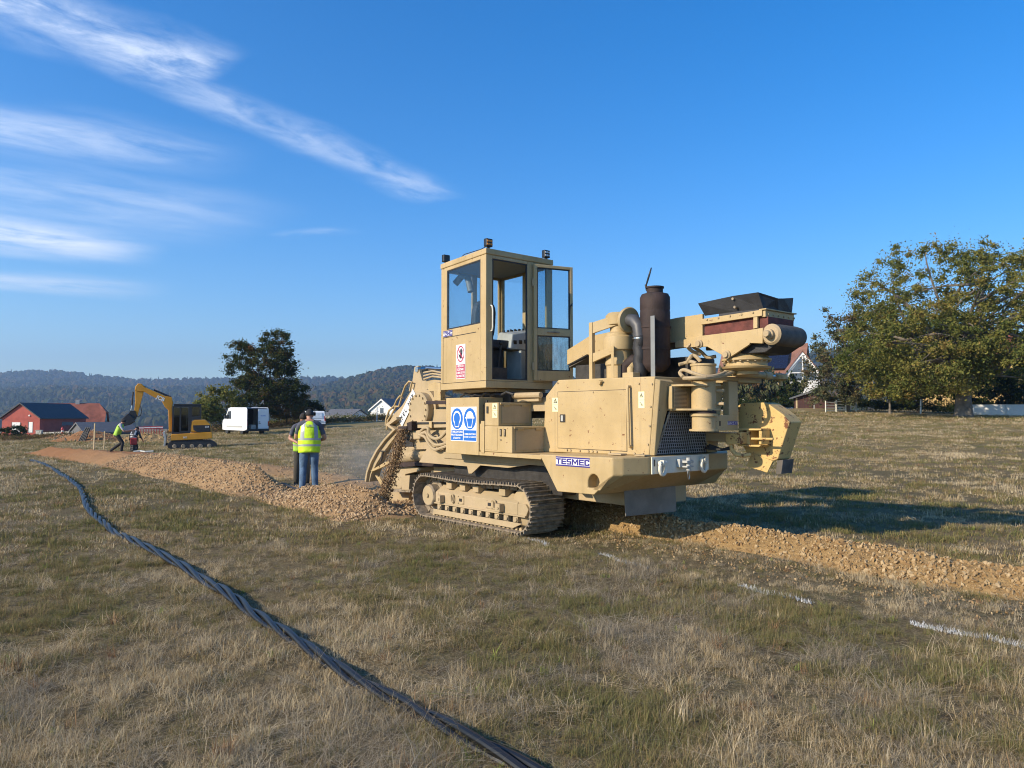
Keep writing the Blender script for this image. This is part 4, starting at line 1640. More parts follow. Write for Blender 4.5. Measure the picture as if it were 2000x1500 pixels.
part('lamp_cable', c, 'black', cab, 0)

# prohibition sign and small logo on the cab side
sx = lambda s: (CLf[0] + (CN[0] - CLf[0]) * s, CLf[1] + (CN[1] - CLf[1]) * s)
sang = math.atan2(CN[1] - CLf[1], CN[0] - CLf[0])
sl = math.hypot(CN[0] - CLf[0], CN[1] - CLf[1])


def on_side(o, s, z):
    p = sx(s)
    o.location = (p[0], p[1], z)
    o.rotation_euler = (0, 0, sang)


pb = empty('prohibition_sign')
pb.parent = T_
on_side(pb, 0.47, 2.47)
m_ = MB()
m_.box(-0.145, 0.145, -0.005, -0.002, -0.275, 0.25)
part('sign_plate', m_, 'sticker', pb, 0)
ring = MB()
for i in range(28):
    a0, a1 = i / 28 * 2 * math.pi, (i + 1) / 28 * 2 * math.pi
    ring.prism([(0.115 * math.cos(a0), 0.105 + 0.125 * math.sin(a0)), (0.115 * math.cos(a1), 0.105 + 0.125 * math.sin(a1)), (0.094 * math.cos(a1), 0.105 + 0.104 * math.sin(a1)), (0.094 * math.cos(a0), 0.105 + 0.104 * math.sin(a0))], 'y', -0.0065, -0.0055)
ring.prism([(-0.078, 0.175), (-0.062, 0.19), (0.078, 0.035), (0.062, 0.02)], 'y', -0.0085, -0.0075)
ring.box(-0.132, 0.132, -0.0065, -0.0055, -0.265, -0.055)
part('sign_ring', ring, 'sign_red', pb, 0)
hd = MB()
hd.prism([(-0.025, 0.035), (0.045, 0.035), (0.055, 0.11), (-0.02, 0.11), (-0.035, 0.075)], 'y', -0.0072, -0.006)
for i, (x, h) in enumerate(((-0.012, 0.175), (0.010, 0.19), (0.031, 0.185), (0.050, 0.165))):
    hd.prism([(x - 0.008, 0.105), (x + 0.008, 0.105), (x + 0.009, h), (x - 0.006, h)], 'y', -0.0072, -0.006)
hd.prism([(-0.03, 0.05), (-0.018, 0.07), (-0.055, 0.115), (-0.066, 0.105)], 'y', -0.0072, -0.006)
part('hand_pictogram', hd, 'ink', pb, 0)
for i, s in enumerate(('VIETATO', 'SOSTARE', 'A MENO DI 10 M', 'DAL CONDUTTORE')):
    me = text_mesh('lettering', s, 0.047, M['sticker'], 0.0005, 0.0014)
    xs = np.array([q.co[:] for q in me.vertices])
    tw = np.ptp(xs[:, 0])
    o = obj('lettering', me, None, pb)
    o.rotation_euler = (R(90), 0, 0)
    k = min(1.0, 0.245 / tw)
    o.scale = (k, 1, 1)
    o.location = (-k * (xs[:, 0].max() + xs[:, 0].min()) / 2, -0.0072, -0.083 - i * 0.05)
lg = empty('cab_logo')
lg.parent = T_
on_side(lg, 0.17, 2.925)
pl = logo(-0.15, 0.15, -0.045, 0.045, -0.003, lg)

# ---- open cab door, folded right round
door = empty('cab_door')
door.parent = T_
door.location = (-0.975, 0.895, 2.165)
door.rotation_euler = (0, 0, R(73.5))
DW, DH = 0.665, 1.775
for (x0, x1, z0, z1, nm) in ((0, 0.055, 0, DH, 'door_stile'), (DW - 0.05, DW, 0, DH, 'door_stile'), (0.0555, DW - 0.0505, 0, 0.155, 'door_rail'), (0.0555, DW - 0.0505, 0.69, 0.80, 'door_rail'), (0.0555, DW - 0.0505, DH - 0.045, DH, 'door_rail')):
    c = MB()
    c.box(x0, x1, -0.022, 0.022, z0, z1)
    part(nm, c, 'sand', door, 0.006)
for (z0, z1, mt) in ((0.802, DH - 0.047, 'glass_cab'), (0.157, 0.688, 'glass_dirty')):
    c = MB()
    c.box(0.057, DW - 0.052, -0.004, 0.004, z0, z1)
    part('pane', c, mt, door, 0)
    c = MB()
    for (a, b, e, f) in ((0.056, 0.068, z0, z1), (DW - 0.063, DW - 0.051, z0, z1), (0.0685, DW - 0.0635, z0, z0 + 0.012), (0.0685, DW - 0.0635, z1 - 0.012, z1)):
        c.box(a, b, -0.016, 0.016, e, f)
    part('window_seal', c, 'black', door, 0)
c = MB()
c.box(0.22, 0.42, -0.05, -0.024, 0.735, 0.755)
part('door_handle', c, 'steel_worn', door, 0.004)
c = MB()
c.tube([(DW - 0.025, -0.03, 1.17), (DW - 0.03, -0.05, 1.20), (DW - 0.06, -0.045, 1.16), (DW - 0.075, -0.03, 0.98)], 0.009, 6)
part('door_latch', c, 'black', door, 0)
for z in (0.22, 1.5):
    c = MB()
    c.tube([(-0.012, -0.01, z - 0.06), (-0.012, -0.01, z + 0.06)], 0.016, 8)
    part('door_hinge', c, 'sand_dirty', door, 0)

# ---- under the cab: pedestal and brackets
c = MB()
c.box(-2.25, -1.15, 0.30, 1.30, 1.99, 2.036)
c.box(-1.9, -1.3, 0.55, 1.1, 1.6, 1.99)
c.box(-1.0, -0.45, 0.52, 0.58, 1.84, 1.96)
c.box(-1.25, -0.36, 0.62, 1.3, 1.70, 1.90)
c.tube([(-0.98, 0.50, 1.93), (-0.40, 0.52, 1.93)], 0.045, 10)
part('cab_pedestal', c, 'sand_dirty', None, 0.006)
c = MB()
c.box(-2.0, -1.0, 0.45, 1.4, 1.60, 1.985)
part('hydraulic_block', c, 'steel_dark', None, 0.01)
hz = MB()
for k in range(5):
    pts = [(-2.0 + 0.25 * k, 0.28 + 0.03 * math.sin(k), 1.93), (-1.85 + 0.25 * k, 0.26, 1.975 - 0.02 * (k % 2)), (-1.7 + 0.24 * k, 0.30, 1.94)]
    hz.tube(pts, 0.018, 8)
part('hose', hz, 'black', None, 0, smooth=True)

# ---- silencer with rain cap
mu = (1.25, 1.02)
c = MB()
c.lathe([(0.10, 2.20), (0.155, 2.24), (0.193, 2.30), (0.193, 2.98), (0.189, 3.00), (0.193, 3.02), (0.193, 3.17), (0.172, 3.21), (0.12, 3.225), (0.105, 3.225), (0.105, 3.29), (0.118, 3.29), (0.118, 3.31), (0.09, 3.31)], (mu[0], mu[1], 0), 'z', 36)
sil = part('silencer', c, 'rust', None, 0, smooth=True)
c = MB()
a = (mu[0] - 0.13, mu[1], 3.28)
c.tube([a, (a[0] - 0.02, a[1], 3.36)], 0.015, 8)
vs_ = []
for k in range(18):
    t_ = 2 * math.pi * k / 18
    vs_.append((a[0] - 0.02 + 0.045 + 0.048 * math.cos(t_) + 0.068 * math.sin(t_), a[1] - 0.085 * math.sin(t_), 3.46 + 0.115 * math.cos(t_)))
c.add(vs_ + [(x + 0.012, y, z - 0.008) for (x, y, z) in vs_], [tuple(range(18)), tuple(range(35, 17, -1))] + [(i, (i + 1) % 18, (i + 1) % 18 + 18, i + 18) for i in range(18)])
part('rain_cap', c, 'black', sil, 0)
for z in (2.50, 2.78):
    c = MB()
    c.lathe([(0.193, z - 0.012), (0.203, z - 0.012), (0.203, z + 0.012), (0.193, z + 0.012)], (mu[0], mu[1], 0), 'z', 36)
    part('clamp_band', c, 'rust', sil, 0)
for (du, dv, zt_) in ((-0.19, -0.15, 2.80), (0.12, -0.215, 2.90)):
    c = MB()
    x, y = mu[0] + du, mu[1] + dv
    c.box(x - 0.012, x + 0.055, y - 0.012, y, 2.13, zt_)
    c.box(x - 0.012, x, y + 0.0005, y + 0.05, 2.13, zt_)
    part('silencer_bracket', c, 'grey', None, 0.003)
c = MB()
c.tube([(mu[0] - 0.16, mu[1] - 0.05, 2.36), (mu[0] - 0.30, mu[1] - 0.08, 2.36), (mu[0] - 0.40, mu[1] - 0.1, 2.30), (mu[0] - 0.45, mu[1] - 0.1, 2.12)], 0.085, 14)
part('exhaust_elbow', c, 'rust', None, 0, smooth=True)

# ---- air cleaner
ac = (0.69, 0.95)
c = MB()
c.lathe([(0.15, 2.12), (0.17, 2.14), (0.17, 2.30), (0.185, 2.32), (0.185, 2.36), (0.175, 2.38), (0.185, 2.50), (0.21, 2.52), (0.215, 2.60), (0.20, 2.69), (0.175, 2.71), (0.175, 2.74), (0.12, 2.76), (0.12, 2.84), (0.17, 2.86), (0.18, 2.98), (0.14, 3.02), (0.0, 3.03)], (ac[0], ac[1], 0), 'z', 30)
acl = part('air_cleaner', c, 'sand', None, 0, smooth=True)
c = MB()
c.lathe([(0.0, 0.02), (0.16, 0.02), (0.175, 0.0), (0.165, -0.03), (0.09, -0.06), (0.085, -0.10)], (0, 0, 0), 'x', 28)
o = part('intake_flange', c, 'sand', acl, 0, smooth=True)
o.location = (ac[0] + 0.22, ac[1] - 0.05, 2.90)
o.rotation_euler = (0, R(8), R(-12))
c = MB()
c.tube([(ac[0] + 0.22, ac[1] - 0.05, 2.90), (ac[0] + 0.33, ac[1] - 0.07, 2.88), (ac[0] + 0.41, ac[1] - 0.08, 2.80), (ac[0] + 0.43, ac[1] - 0.08, 2.66)], 0.085, 16)
part('intake_elbow', c, 'grey_dark', acl, 0, smooth=True)
c = MB()
pts = [(ac[0] + 0.43 + 0.01 * math.sin(k), ac[1] - 0.08, 2.66 - k * 0.03) for k in range(19)]
c.tube(pts, [0.086 + (0.004 if k % 2 else -0.002) for k in range(19)], 16)
part('intake_hose', c, 'black', acl, 0, smooth=True)
c = MB()
c.lathe([(0.091, 2.63), (0.094, 2.63), (0.094, 2.645), (0.091, 2.645)], (ac[0] + 0.43, ac[1] - 0.08, 0), 'z', 18)
part('hose_clip', c, 'chrome', acl, 0)
# guard frame in front of the cleaner
c = MB()
p0, p1 = pv(1155, 630, 0.72), pv(1155, 739, 0.72)
x0 = p0[0]
c.box(x0 - 0.03, x0 + 0.03, 0.70, 0.76, 2.10, p0[1])
part('guard_post', c, 'sand', None, 0.004)
c = MB()
c.hull([(x0 + 0.031, 0.71, 2.36), (x0 + 0.40, 0.71, 2.46), (x0 + 0.40, 0.75, 2.46), (x0 + 0.031, 0.75, 2.36)], [(x0 + 0.031, 0.71, 2.48), (x0 + 0.40, 0.71, 2.55), (x0 + 0.40, 0.75, 2.55), (x0 + 0.031, 0.75, 2.48)])
c.box(x0 + 0.37, x0 + 0.42, 0.70, 0.709, 2.12, 2.56)
c.hull([(x0 + 0.031, 0.71, 2.75), (x0 + 0.42, 0.85, 2.86), (x0 + 0.42, 0.88, 2.86), (x0 + 0.031, 0.74, 2.75)], [(x0 + 0.031, 0.71, p0[1]), (x0 + 0.42, 0.85, 3.0), (x0 + 0.42, 0.88, 3.0), (x0 + 0.031, 0.74, p0[1])])
part('guard_rail', c, 'sand', None, 0.004)
# clutter on the hood top
c = MB()
c.tube([(1.02, 0.80, 2.12), (1.02, 0.80, 2.24), (1.0, 0.9, 2.30)], 0.05, 10)
c.box(1.0, 1.18, 0.66, 0.80, 2.12, 2.19)
part('hood_fitting', c, 'sand', None, 0.008)
c = MB()
c.box(0.1, 1.55, 1.3, 1.9, 2.12, 2.40)
c.box(-0.1, 0.5, 0.9, 1.3, 2.13, 2.35)
part('cooler_box', c, 'steel_dark', None, 0.02)
# ---- conveyor over the far side of the hood
VC = 1.32


def z2(x, y):
    return 1100 + x * .25, 520 + y * .25


def z8(x, y):
    return 1330 + x * .2, 640 + y * .2


def z7(x, y):
    return 700 + x * .21333, 700 + y * .21333


def plate_v(pts, v, th, conv=None):
    m_ = MB()
    m_.prism([pv(*(conv(*q) if conv else q), v) for q in pts], 'y', v, v + th)
    return m_


conv = empty('conveyor')
conv.parent = T_
beam = [(30, 655), (200, 548), (890, 402), (1088, 372), (1088, 552), (900, 590), (200, 690), (30, 770)]
for (v, nm) in ((VC, 'conveyor_beam'), (1.94, 'conveyor_beam')):
    pts = [pv(*z2(*q), VC) for q in beam]
    m_ = MB()
    m_.prism(pts, 'y', v, v + 0.04)
    part(nm, m_, 'sand', conv, 0.004)
m_ = MB()
pts = [pv(*z2(*q), VC) for q in ((30, 735), (200, 650), (1088, 520), (1088, 560), (200, 700), (30, 790))]
m_.prism(pts, 'y', VC + 0.045, 1.935)
part('conveyor_belt', m_, 'black_dusty', conv, 0)
m_ = MB()
for k in range(3):
    a, b = pv(*z2(60 + 210 * k, 760 - 44 * k), VC), pv(*z2(200 + 240 * k, 700 - 40 * k), VC)
    m_.tube([(a[0], VC - 0.03, a[1] - 0.02), (b[0], VC - 0.03, b[1] + 0.01)], 0.016, 8)
part('hydraulic_pipe', m_, 'steel_dark', conv, 0)
vp = [(-60, 135), (205, 78), (670, 22), (800, 0), (796, 155), (672, 150), (668, 165), (460, 300), (352, 240), (258, 186), (-60, 195)]
part('head_plate', plate_v(vp, VC - 0.045, 0.04, z8), 'sand', conv, 0.005)
m_ = MB()
m_.prism([pv(*z8(*q), VC - 0.045) for q in vp], 'y', 1.95, 1.99)
part('head_plate', m_, 'sand', conv, 0.005)
for q in ((450, 265), (180, 160)):
    p = pv(*z8(*q), VC - 0.046)
    m_ = MB()
    m_.lathe([(0.0, -0.05), (0.035, -0.05), (0.04, -0.03), (0.055, -0.02), (0.055, 0.0)], (p[0], VC - 0.046, p[1]), 'y', 14)
    part('pivot_pin', m_, 'sand_dirty', conv, 0, smooth=True)
# red primed trough and top rails of the head
tr_ = [pv(*z2(*q), VC) for q in ((1092, 455), (1540, 385), (1590, 390), (1590, 490), (1540, 490), (1092, 545))]
m_ = MB()
m_.prism(tr_, 'y', VC + 0.03, 1.93)
part('head_trough', m_, 'rust_red', conv, 0.004)
m_ = MB()
m_.prism([pv(*z2(*q), VC) for q in ((1075, 415), (1560, 340), (1560, 388), (1085, 458))], 'y', VC - 0.02, VC + 0.025)
part('head_rail', m_, 'sand', conv, 0.004)
m_ = MB()
m_.prism([pv(*z2(*q), VC) for q in ((1490, 400), (1522, 396), (1522, 482), (1490, 488))], 'y', VC - 0.015, VC + 0.026)
part('head_post', m_, 'sand', conv, 0.003)
e0 = pv(*z2(1562, 342), VC)
e1 = pv(*z2(1562, 390), VC)
m_ = MB()
m_.box(e0[0] - 0.02, e0[0] + 0.03, VC + 0.0, 1.97, e1[1] - 0.01, e0[1] - 0.002)
part('end_rail', m_, 'sand', conv, 0.004)
m_ = MB()
m_.box(e0[0] - 0.04, e0[0] + 0.055, VC - 0.025, 1.99, e0[1] + 0.0, e0[1] + 0.014)
part('rail_lip', m_, 'sand', conv, 0.003)
m_ = MB()
for k in range(6):
    m_.lathe([(0.013, 0.0), (0.013, 0.012)], (e0[0] + 0.03, VC + 0.06 + k * 0.115, e0[1] - 0.05), 'x', 8)
for k in range(5):
    a = pv(*z2(1130 + k * 90, 418 - k * 14), VC)
    m_.lathe([(0.013, -0.012), (0.013, 0.0)], (a[0], VC - 0.02, a[1]), 'y', 8)
part('rail_bolt', m_, 'sand_dirty', conv, 0)['kind'] = 'stuff'


def sheet(pts, th, name, mat, parent):
    """bent sheet through quads: two rows of points (bottom, top)"""
    bot, top = pts
    n = len(bot)
    m_ = MB()
    vs, fs = [], []
    B = [Vector(p) for p in bot]
    T = [Vector(p) for p in top]
    for i in range(n):
        tg = B[min(i + 1, n - 1)] - B[max(i - 1, 0)]
        nn = tg.cross(T[i] - B[i]).normalized() * th
        vs += [B[i], T[i], T[i] + nn, B[i] + nn]
    for i in range(n - 1):
        o = i * 4
        for k in range(4):
            fs.append((o + k, o + (k + 1) % 4, o + 4 + (k + 1) % 4, o + 4 + k))
    fs += [(3, 2, 1, 0), ((n - 1) * 4, (n - 1) * 4 + 1, (n - 1) * 4 + 2, (n - 1) * 4 + 3)]
    m_.add(vs, fs)
    return part(name, m_, mat, parent, 0)


fb = [z2(1115, 392), z2(1345, 362), z2(1568, 337)]
ft = [z2(1065, 290), z2(1325, 232), z2(1530, 204)]
B3 = [(p[0], VC - 0.01, p[2] + 0.01) for p in (PV(*q, VC) for q in fb)]
T3 = [(p[0], VC - 0.08 + 0.02 * (i == 1), p[2]) for i, p in enumerate(PV(*q, VC - 0.06) for q in ft)]
uE = B3[-1][0] + 0.01
FBp = [(uE + 0.02, VC + 0.25, e0[1] + 0.016), (uE, 1.72, e0[1] + 0.016), (uE - 0.01, 1.93, e0[1] + 0.016), (uE - 0.1, 1.97, e0[1] + 0.016), (uE - 1.1, 1.97, e0[1])]
FTp = [(uE + 0.05, VC + 0.20, T3[-1][2] - 0.055), (uE + 0.04, 1.66, T3[-1][2] - 0.04), (uE - 0.0, 1.95, T3[-1][2] + 0.0), (uE - 0.1, 2.03, T3[-1][2] + 0.0), (uE - 1.1, 2.03, T3[0][2])]
sheet((B3 + FBp, T3 + FTp), 0.012, 'rubber_skirt', 'black', conv)
m_ = MB()
for q in ((1330, 255), (1345, 320)):
    a = PV(*z2(*q), VC - 0.07)
    m_.lathe([(0.016, -0.03), (0.016, 0.02)], (a[0], VC - 0.06, a[2]), 'y', 8)
part('skirt_bolt', m_, 'steel_worn', conv, 0)
# head roller
ru, _, rz_ = PV(*z8(845, 65), VC - 0.05)
rv1 = PU(*z8(1120, 95), ru)[1]
m_ = MB()
m_.lathe([(0.05, 0.0), (0.118, 0.0), (0.118, 0.02), (0.122, 0.02), (0.128, 0.15), (0.13, rv1 - VC - 0.1), (0.122, rv1 - VC), (0.05, rv1 - VC)], (ru + 0.03, VC - 0.01, rz_), 'y', 30)
rol = part('head_roller', m_, 'black_dusty', conv, 0, smooth=True)
m_ = MB()
m_.lathe([(0.0, -0.13), (0.035, -0.13), (0.042, -0.12), (0.042, -0.08), (0.058, -0.075), (0.058, -0.03), (0.10, -0.025), (0.125, 0.0)], (ru + 0.03, VC - 0.012, rz_), 'y', 24)
part('roller_hub', m_, 'sand_dirty', rol, 0, smooth=True)
m_ = MB()
pts = [pv(*z8(*q), VC) for q in ((560, 150), (800, 120), (930, 150), (800, 240), (560, 255))]
m_.prism(pts, 'y', VC + 0.05, 1.9)
part('belt_return', m_, 'black', conv, 0.01)

# ---- turntable, swivel post and arm
tu, tv, _ = PV(*z8(640, 350), 1.60)
zz = lambda y: PV(*z8(640, y), 1.60)[2]
m_ = MB()
m_.lathe([(0.20, zz(215)), (0.22, zz(240)), (0.275, zz(300)), (0.30, zz(308)), (0.30, zz(325)), (0.25, zz(330)), (0.25, zz(375)), (0.30, zz(385)), (0.285, zz(402)), (0.15, zz(430)), (0.15, zz(460))], (tu, tv, 0), 'z', 36)
part('turntable', m_, 'sand', None, 0, smooth=True)
m_ = MB()
for k in range(20):
    a = 2 * math.pi * k / 20
    m_.lathe([(0.015, zz(325) - 0.02), (0.015, zz(325))], (tu + 0.275 * math.cos(a), tv + 0.275 * math.sin(a), 0), 'z', 8)
part('turntable_bolt', m_, 'sand_dirty', None, 0)['kind'] = 'stuff'
PA = (1.90, 1.14)
hz_ = lambda py: PU(1374, py, 1.90)[2]
m_ = MB()
r0 = 0.148
m_.lathe([(r0, hz_(806)), (r0, hz_(743)), (r0 + 0.035, hz_(743)), (r0 + 0.035, hz_(740)), (r0, hz_(740)), (r0, hz_(716)), (r0 + 0.012, hz_(715)), (r0 + 0.012, hz_(711)), (0.0, hz_(710))], (*PA, 0), 'z', 32)
swp = part('swivel_post', m_, 'sand', None, 0, smooth=True)
m_ = MB()
m_.lathe([(0.10, hz_(842)), (r0 + 0.03, hz_(842)), (r0 + 0.03, hz_(838)), (r0 - 0.004, hz_(838)), (r0 - 0.004, hz_(814)), (r0 + 0.02, hz_(813)), (r0 + 0.02, hz_(808)), (0.1, hz_(807))], (*PA, 0), 'z', 32)
part('lower_drum', m_, 'sand', swp, 0, smooth=True)
m_ = MB()
m_.lathe([(r0 + 0.003, hz_(809.5)), (r0 + 0.006, hz_(804)), (r0 + 0.001, hz_(801))], (*PA, 0), 'z', 32)
part('rust_ring', m_, 'rust', swp, 0, smooth=True)
m_ = MB()
for py in (763.5, 789):
    z = hz_(py)
    for a in (-0.35,):
        m_.tube([(PA[0] + r0 * math.cos(a) * 0.98, PA[1] + r0 * 0.6, z), (PA[0] + r0 + 0.07, PA[1] + r0 * 0.75, z)], 0.02, 8)
part('grease_nipple', m_, 'sand_dirty', swp, 0)
# mounting shelves tying the post to the hood
for py in (753, 800):
    z = hz_(py)
    m_ = MB()
    m_.prism([(1.55, 0.80), (1.80, 0.86), (2.04, 1.02), (2.06, 1.28), (1.55, 1.5)], 'z', z - 0.012, z + 0.012)
    part('mounting_shelf', m_, 'sand', None, 0.004)
vx = [PU(1315, 770, 1.72)[1], PU(1344, 770, 1.72)[1]]
m_ = MB()
m_.box(1.645, 1.70, vx[0], vx[1] + 0.10, hz_(798.5), hz_(754.5))
vb = part('vent_box', m_, 'sand', None, 0.004)
m_ = MB()
m_.box(1.7015, 1.704, vx[0] + 0.03, vx[1] + 0.0, hz_(796), hz_(757))
part('vent_mesh_backing', m_, 'rust', vb, 0)
m_ = MB()
for k in range(14):
    v = vx[0] + 0.03 + (vx[1] - vx[0] - 0.03) * (k + .5) / 14
    m_.box(1.7045, 1.707, v - 0.0035, v + 0.0035, hz_(796), hz_(757))
for k in range(15):
    z = hz_(796) + (hz_(757) - hz_(796)) * (k + .5) / 15
    m_.box(1.7075, 1.709, vx[0] + 0.03, vx[1], z - 0.0035, z + 0.0035)
part('vent_mesh', m_, 'sand_dirty', vb, 0)
# rectangular yoke right of the post with its arm
UY = 2.00
yk = empty('swivel_yoke')
yk.parent = T_


def yoke(x0, x1, y0, y1, th=0.09, du=0.0, name='yoke_bar'):
    a, b = PU(*z8(x0, y0), UY), PU(*z8(x1, y1), UY)
    m_ = MB()
    m_.box(UY - th + du, UY + du, a[1], b[1], b[2], a[2])
    return part(name, m_, 'sand', yk, 0.006)


yoke(466, 558, 521, 854)
yoke(340, 558, 470, 520)
low = yoke(330, 558, 855, 1002)
yoke(560, 790, 468, 545, 0.5, 0.0, 'yoke_arm')
yoke(335, 468, 528, 850, 0.03, -0.12, 'yoke_web')
a, b = PU(*z8(455, 912), UY), PU(*z8(552, 950), UY)
logo(a[1], b[1], b[2], a[2], UY, yk, axis='front')
a = PU(*z8(380, 935), UY)
m_ = MB()
m_.box(UY + 0.0005, UY + 0.004, a[1] - 0.012, a[1] + 0.012, a[2] - 0.03, a[2] + 0.03)
part('slot', m_, 'steel_dark', low, 0)
# slewing ram with hoses
ram = empty('slewing_ram')
ram.parent = T_
f3 = lambda x, y, u=2.12: PU(*z8(x, y), u)
m_ = MB()
m_.tube([f3(520, 440), f3(830, 468)], 0.045, 12)
m_.tube([f3(430, 437), f3(560, 437)], 0.028, 10)
m_.tube([f3(810, 466), f3(868, 471)], 0.052, 12)
part('ram_barrel', m_, 'sand', ram, 0, smooth=True)
m_ = MB()
m_.tube([f3(860, 470), f3(930, 480)], 0.018, 8)
part('ram_rod', m_, 'chrome', ram, 0, smooth=True)
c3 = f3(970, 482)
m_ = MB()
m_.lathe([(0.03, -0.12), (0.03, -0.05), (0.06, -0.05), (0.095, -0.03), (0.095, 0.03), (0.05, 0.045)], c3, 'z', 16)
part('ram_eye', m_, 'sand', ram, 0, smooth=True)
m_ = MB()
hoses = [[(20, 480, 1.8), (-10, 440, 1.7), (30, 412, 1.75), (110, 440, 1.95), (240, 478, 2.1), (360, 465, 2.15), (430, 438, 2.13)],
         [(30, 495, 1.8), (120, 492, 2.0), (280, 488, 2.12), (400, 470, 2.15), (520, 430, 2.14)],
         [(190, 330, 1.85), (150, 285, 1.8), (110, 272, 1.75), (85, 300, 1.75), (60, 345, 1.7)],
         [(150, 350, 1.85), (90, 330, 1.75), (40, 345, 1.65), (-20, 360, 1.6)],
         [(80, 160, 1.6), (140, 200, 1.62), (200, 240, 1.65), (260, 290, 1.7), (340, 280, 1.8)],
         [(60, 180, 1.6), (110, 230, 1.6), (190, 262, 1.65)]]
for h in hoses:
    P = [Vector(PU(*z8(x, y), u)) for (x, y, u) in h]
    # smooth the hose through its points
    Q = []
    for i in range(len(P) - 1):
        p0, p1, p2, p3 = P[max(i - 1, 0)], P[i], P[i + 1], P[min(i + 2, len(P) - 1)]
        for s in np.linspace(0, 1, 6, endpoint=False):
            Q.append(0.5 * ((2 * p1) + (-p0 + p2) * s + (2 * p0 - 5 * p1 + 4 * p2 - p3) * s * s + (-p0 + 3 * p1 - 3 * p2 + p3) * s ** 3))
    Q.append(P[-1])
    hm = MB()
    hm.tube(Q, 0.024, 8)
    part('hydraulic_hose', hm, 'sand_dirty', ram, 0, smooth=True)

# ---- side cutter hood on the far front corner
chu = empty('discharge_hood')
chu.parent = T_
VS = 1.95
so = [(555, 760), (600, 735), (800, 730), (850, 742), (1000, 850), (1060, 925), (945, 1285), (905, 1300), (650, 1240), (600, 1150), (560, 1060)]
pts = [pv(*z8(*q), VS) for q in so]
m_ = MB()
m_.prism(pts, 'y', VS, VS + 0.30)
part('hood_body', m_, 'sand_rust', chu, 0.012)
m_ = MB()
m_.prism([pv(*z8(*q), VS) for q in ((700, 1225), (905, 1302), (850, 1415), (645, 1352))], 'y', VS - 0.02, VS + 0.0)
part('skirt_plate', m_, 'sand_rust', chu, 0.004)
m_ = MB()
a = [pv(*z8(*q), VS) for q in ((930, 1300), (990, 1290), (970, 1430), (915, 1430))]
m_.prism(a, 'y', VS + 0.02, VS + 0.28)
part('rubber_flap', m_, 'black_dusty', chu, 0.004)
m_ = MB()
m_.prism([pv(*z8(*q), VS - 0.2) for q in ((560, 985), (790, 985), (790, 1003), (560, 1003))], 'y', VS - 0.22, VS - 0.003)
m_.prism([pv(*z8(*q), VS - 0.2) for q in ((560, 1140), (790, 1145), (770, 1165), (560, 1155))], 'y', VS - 0.22, VS - 0.003)
m_.prism([pv(*z8(*q), VS - 0.2) for q in ((640, 1004), (672, 1004), (672, 1139), (640, 1139))], 'y', VS - 0.20, VS - 0.003)
m_.prism([pv(*z8(*q), VS - 0.2) for q in ((760, 1004), (790, 1004), (785, 1139), (760, 1139))], 'y', VS - 0.20, VS - 0.003)
part('hood_bracket', m_, 'sand_rust', chu, 0.004)
m_ = MB()
m_.prism([pv(*z8(*q), VS - 0.25) for q in ((470, 1035), (625, 1020), (625, 1135), (480, 1140))], 'y', VS - 0.34, VS - 0.16)
m_.tube([PV(*z8(490, 1140), VS - 0.3), PV(*z8(500, 1200), VS - 0.3), PV(*z8(540, 1240), VS - 0.3), PV(*z8(600, 1250), VS - 0.28), PV(*z8(680, 1240), VS - 0.2)], 0.03, 8)
part('motor_block', m_, 'sand_rust', chu, 0.02)
m_ = MB()
m_.tube([PV(*z8(690, 1085), VS - 0.23), PV(*z8(900, 1088), VS - 0.23)], 0.016, 8)
part('tension_rod', m_, 'sand_rust', chu, 0)
m_ = MB()
m_.box(1.15, 2.05, 1.68, 1.90, 1.30, 1.42)
part('support_arm', m_, 'sand_dirty', chu, 0.01)
for k in range(3):
    hm = MB()
    P = [(1.62 + 0.03 * k, 1.55, 1.22 + 0.02 * k), (1.80, 1.62 + 0.03 * k, 1.20), (1.95, 1.70, 1.22 + 0.015 * k)]
    hm.tube(P, 0.017, 8)
    part('hydraulic_hose', hm, 'black', chu, 0, smooth=True)

# ---- digging boom at the rear
bo = empty('digging_boom')
bo.parent = T_


def rear(pts, v, th, mat='sand_dirty', name='boom_plate', bev=0.006, par=None):
    return part(name, plate_v(pts, v, th, z7), mat, par or bo, bev)


rear([(512, 78), (545, 65), (585, 205), (690, 195), (790, 205), (800, 300), (620, 330), (478, 310)], 0.66, 0.06, name='mast_plate')
rear([(512, 78), (545, 65), (600, 215), (560, 260), (490, 260)], 0.95, 0.06, name='mast_plate')
m_ = MB()
a, b = PV(*z7(540, 85), 0.66), PV(*z7(760, 110), 0.66)
m_.tube([(a[0], 0.84, a[2]), (b[0] + 0.5, 0.84, b[2] - 0.02)], 0.03, 10)
m_.tube([(a[0], 0.64, a[2] - 0.03), (a[0], 1.05, a[2] - 0.03)], 0.05, 12)
part('lift_ram_rod', m_, 'chrome', bo, 0, smooth=True)
m_ = MB()
m_.tube([(b[0] - 0.15, 0.84, b[2] - 0.01), (b[0] + 1.2, 0.84, b[2] - 0.06)], 0.075, 14)
part('lift_ram', m_, 'sand_dirty', bo, 0, smooth=True)
m_ = MB()
for k in range(3):
    P = [PV(*z7(600, 190 - 30 * k), 0.62), PV(*z7(680, 165 - 25 * k), 0.60), PV(*z7(760, 175 - 22 * k), 0.58), PV(*z7(860, 170), 0.55)]
    m_.tube(P, 0.017, 8)
part('hydraulic_hose', m_, 'sand_dirty', bo, 0, smooth=True)
rear([(478, 300), (640, 285), (810, 380), (810, 470), (620, 580), (470, 620), (330, 650), (250, 600), (290, 545), (400, 430)], 0.62, 0.28, name='boom_beam')
ban_q = [(497, 282), (530, 348), (400, 622), (358, 560)]
bn = rear(ban_q, 0.60, 0.012, 'sticker', 'banner', 0)
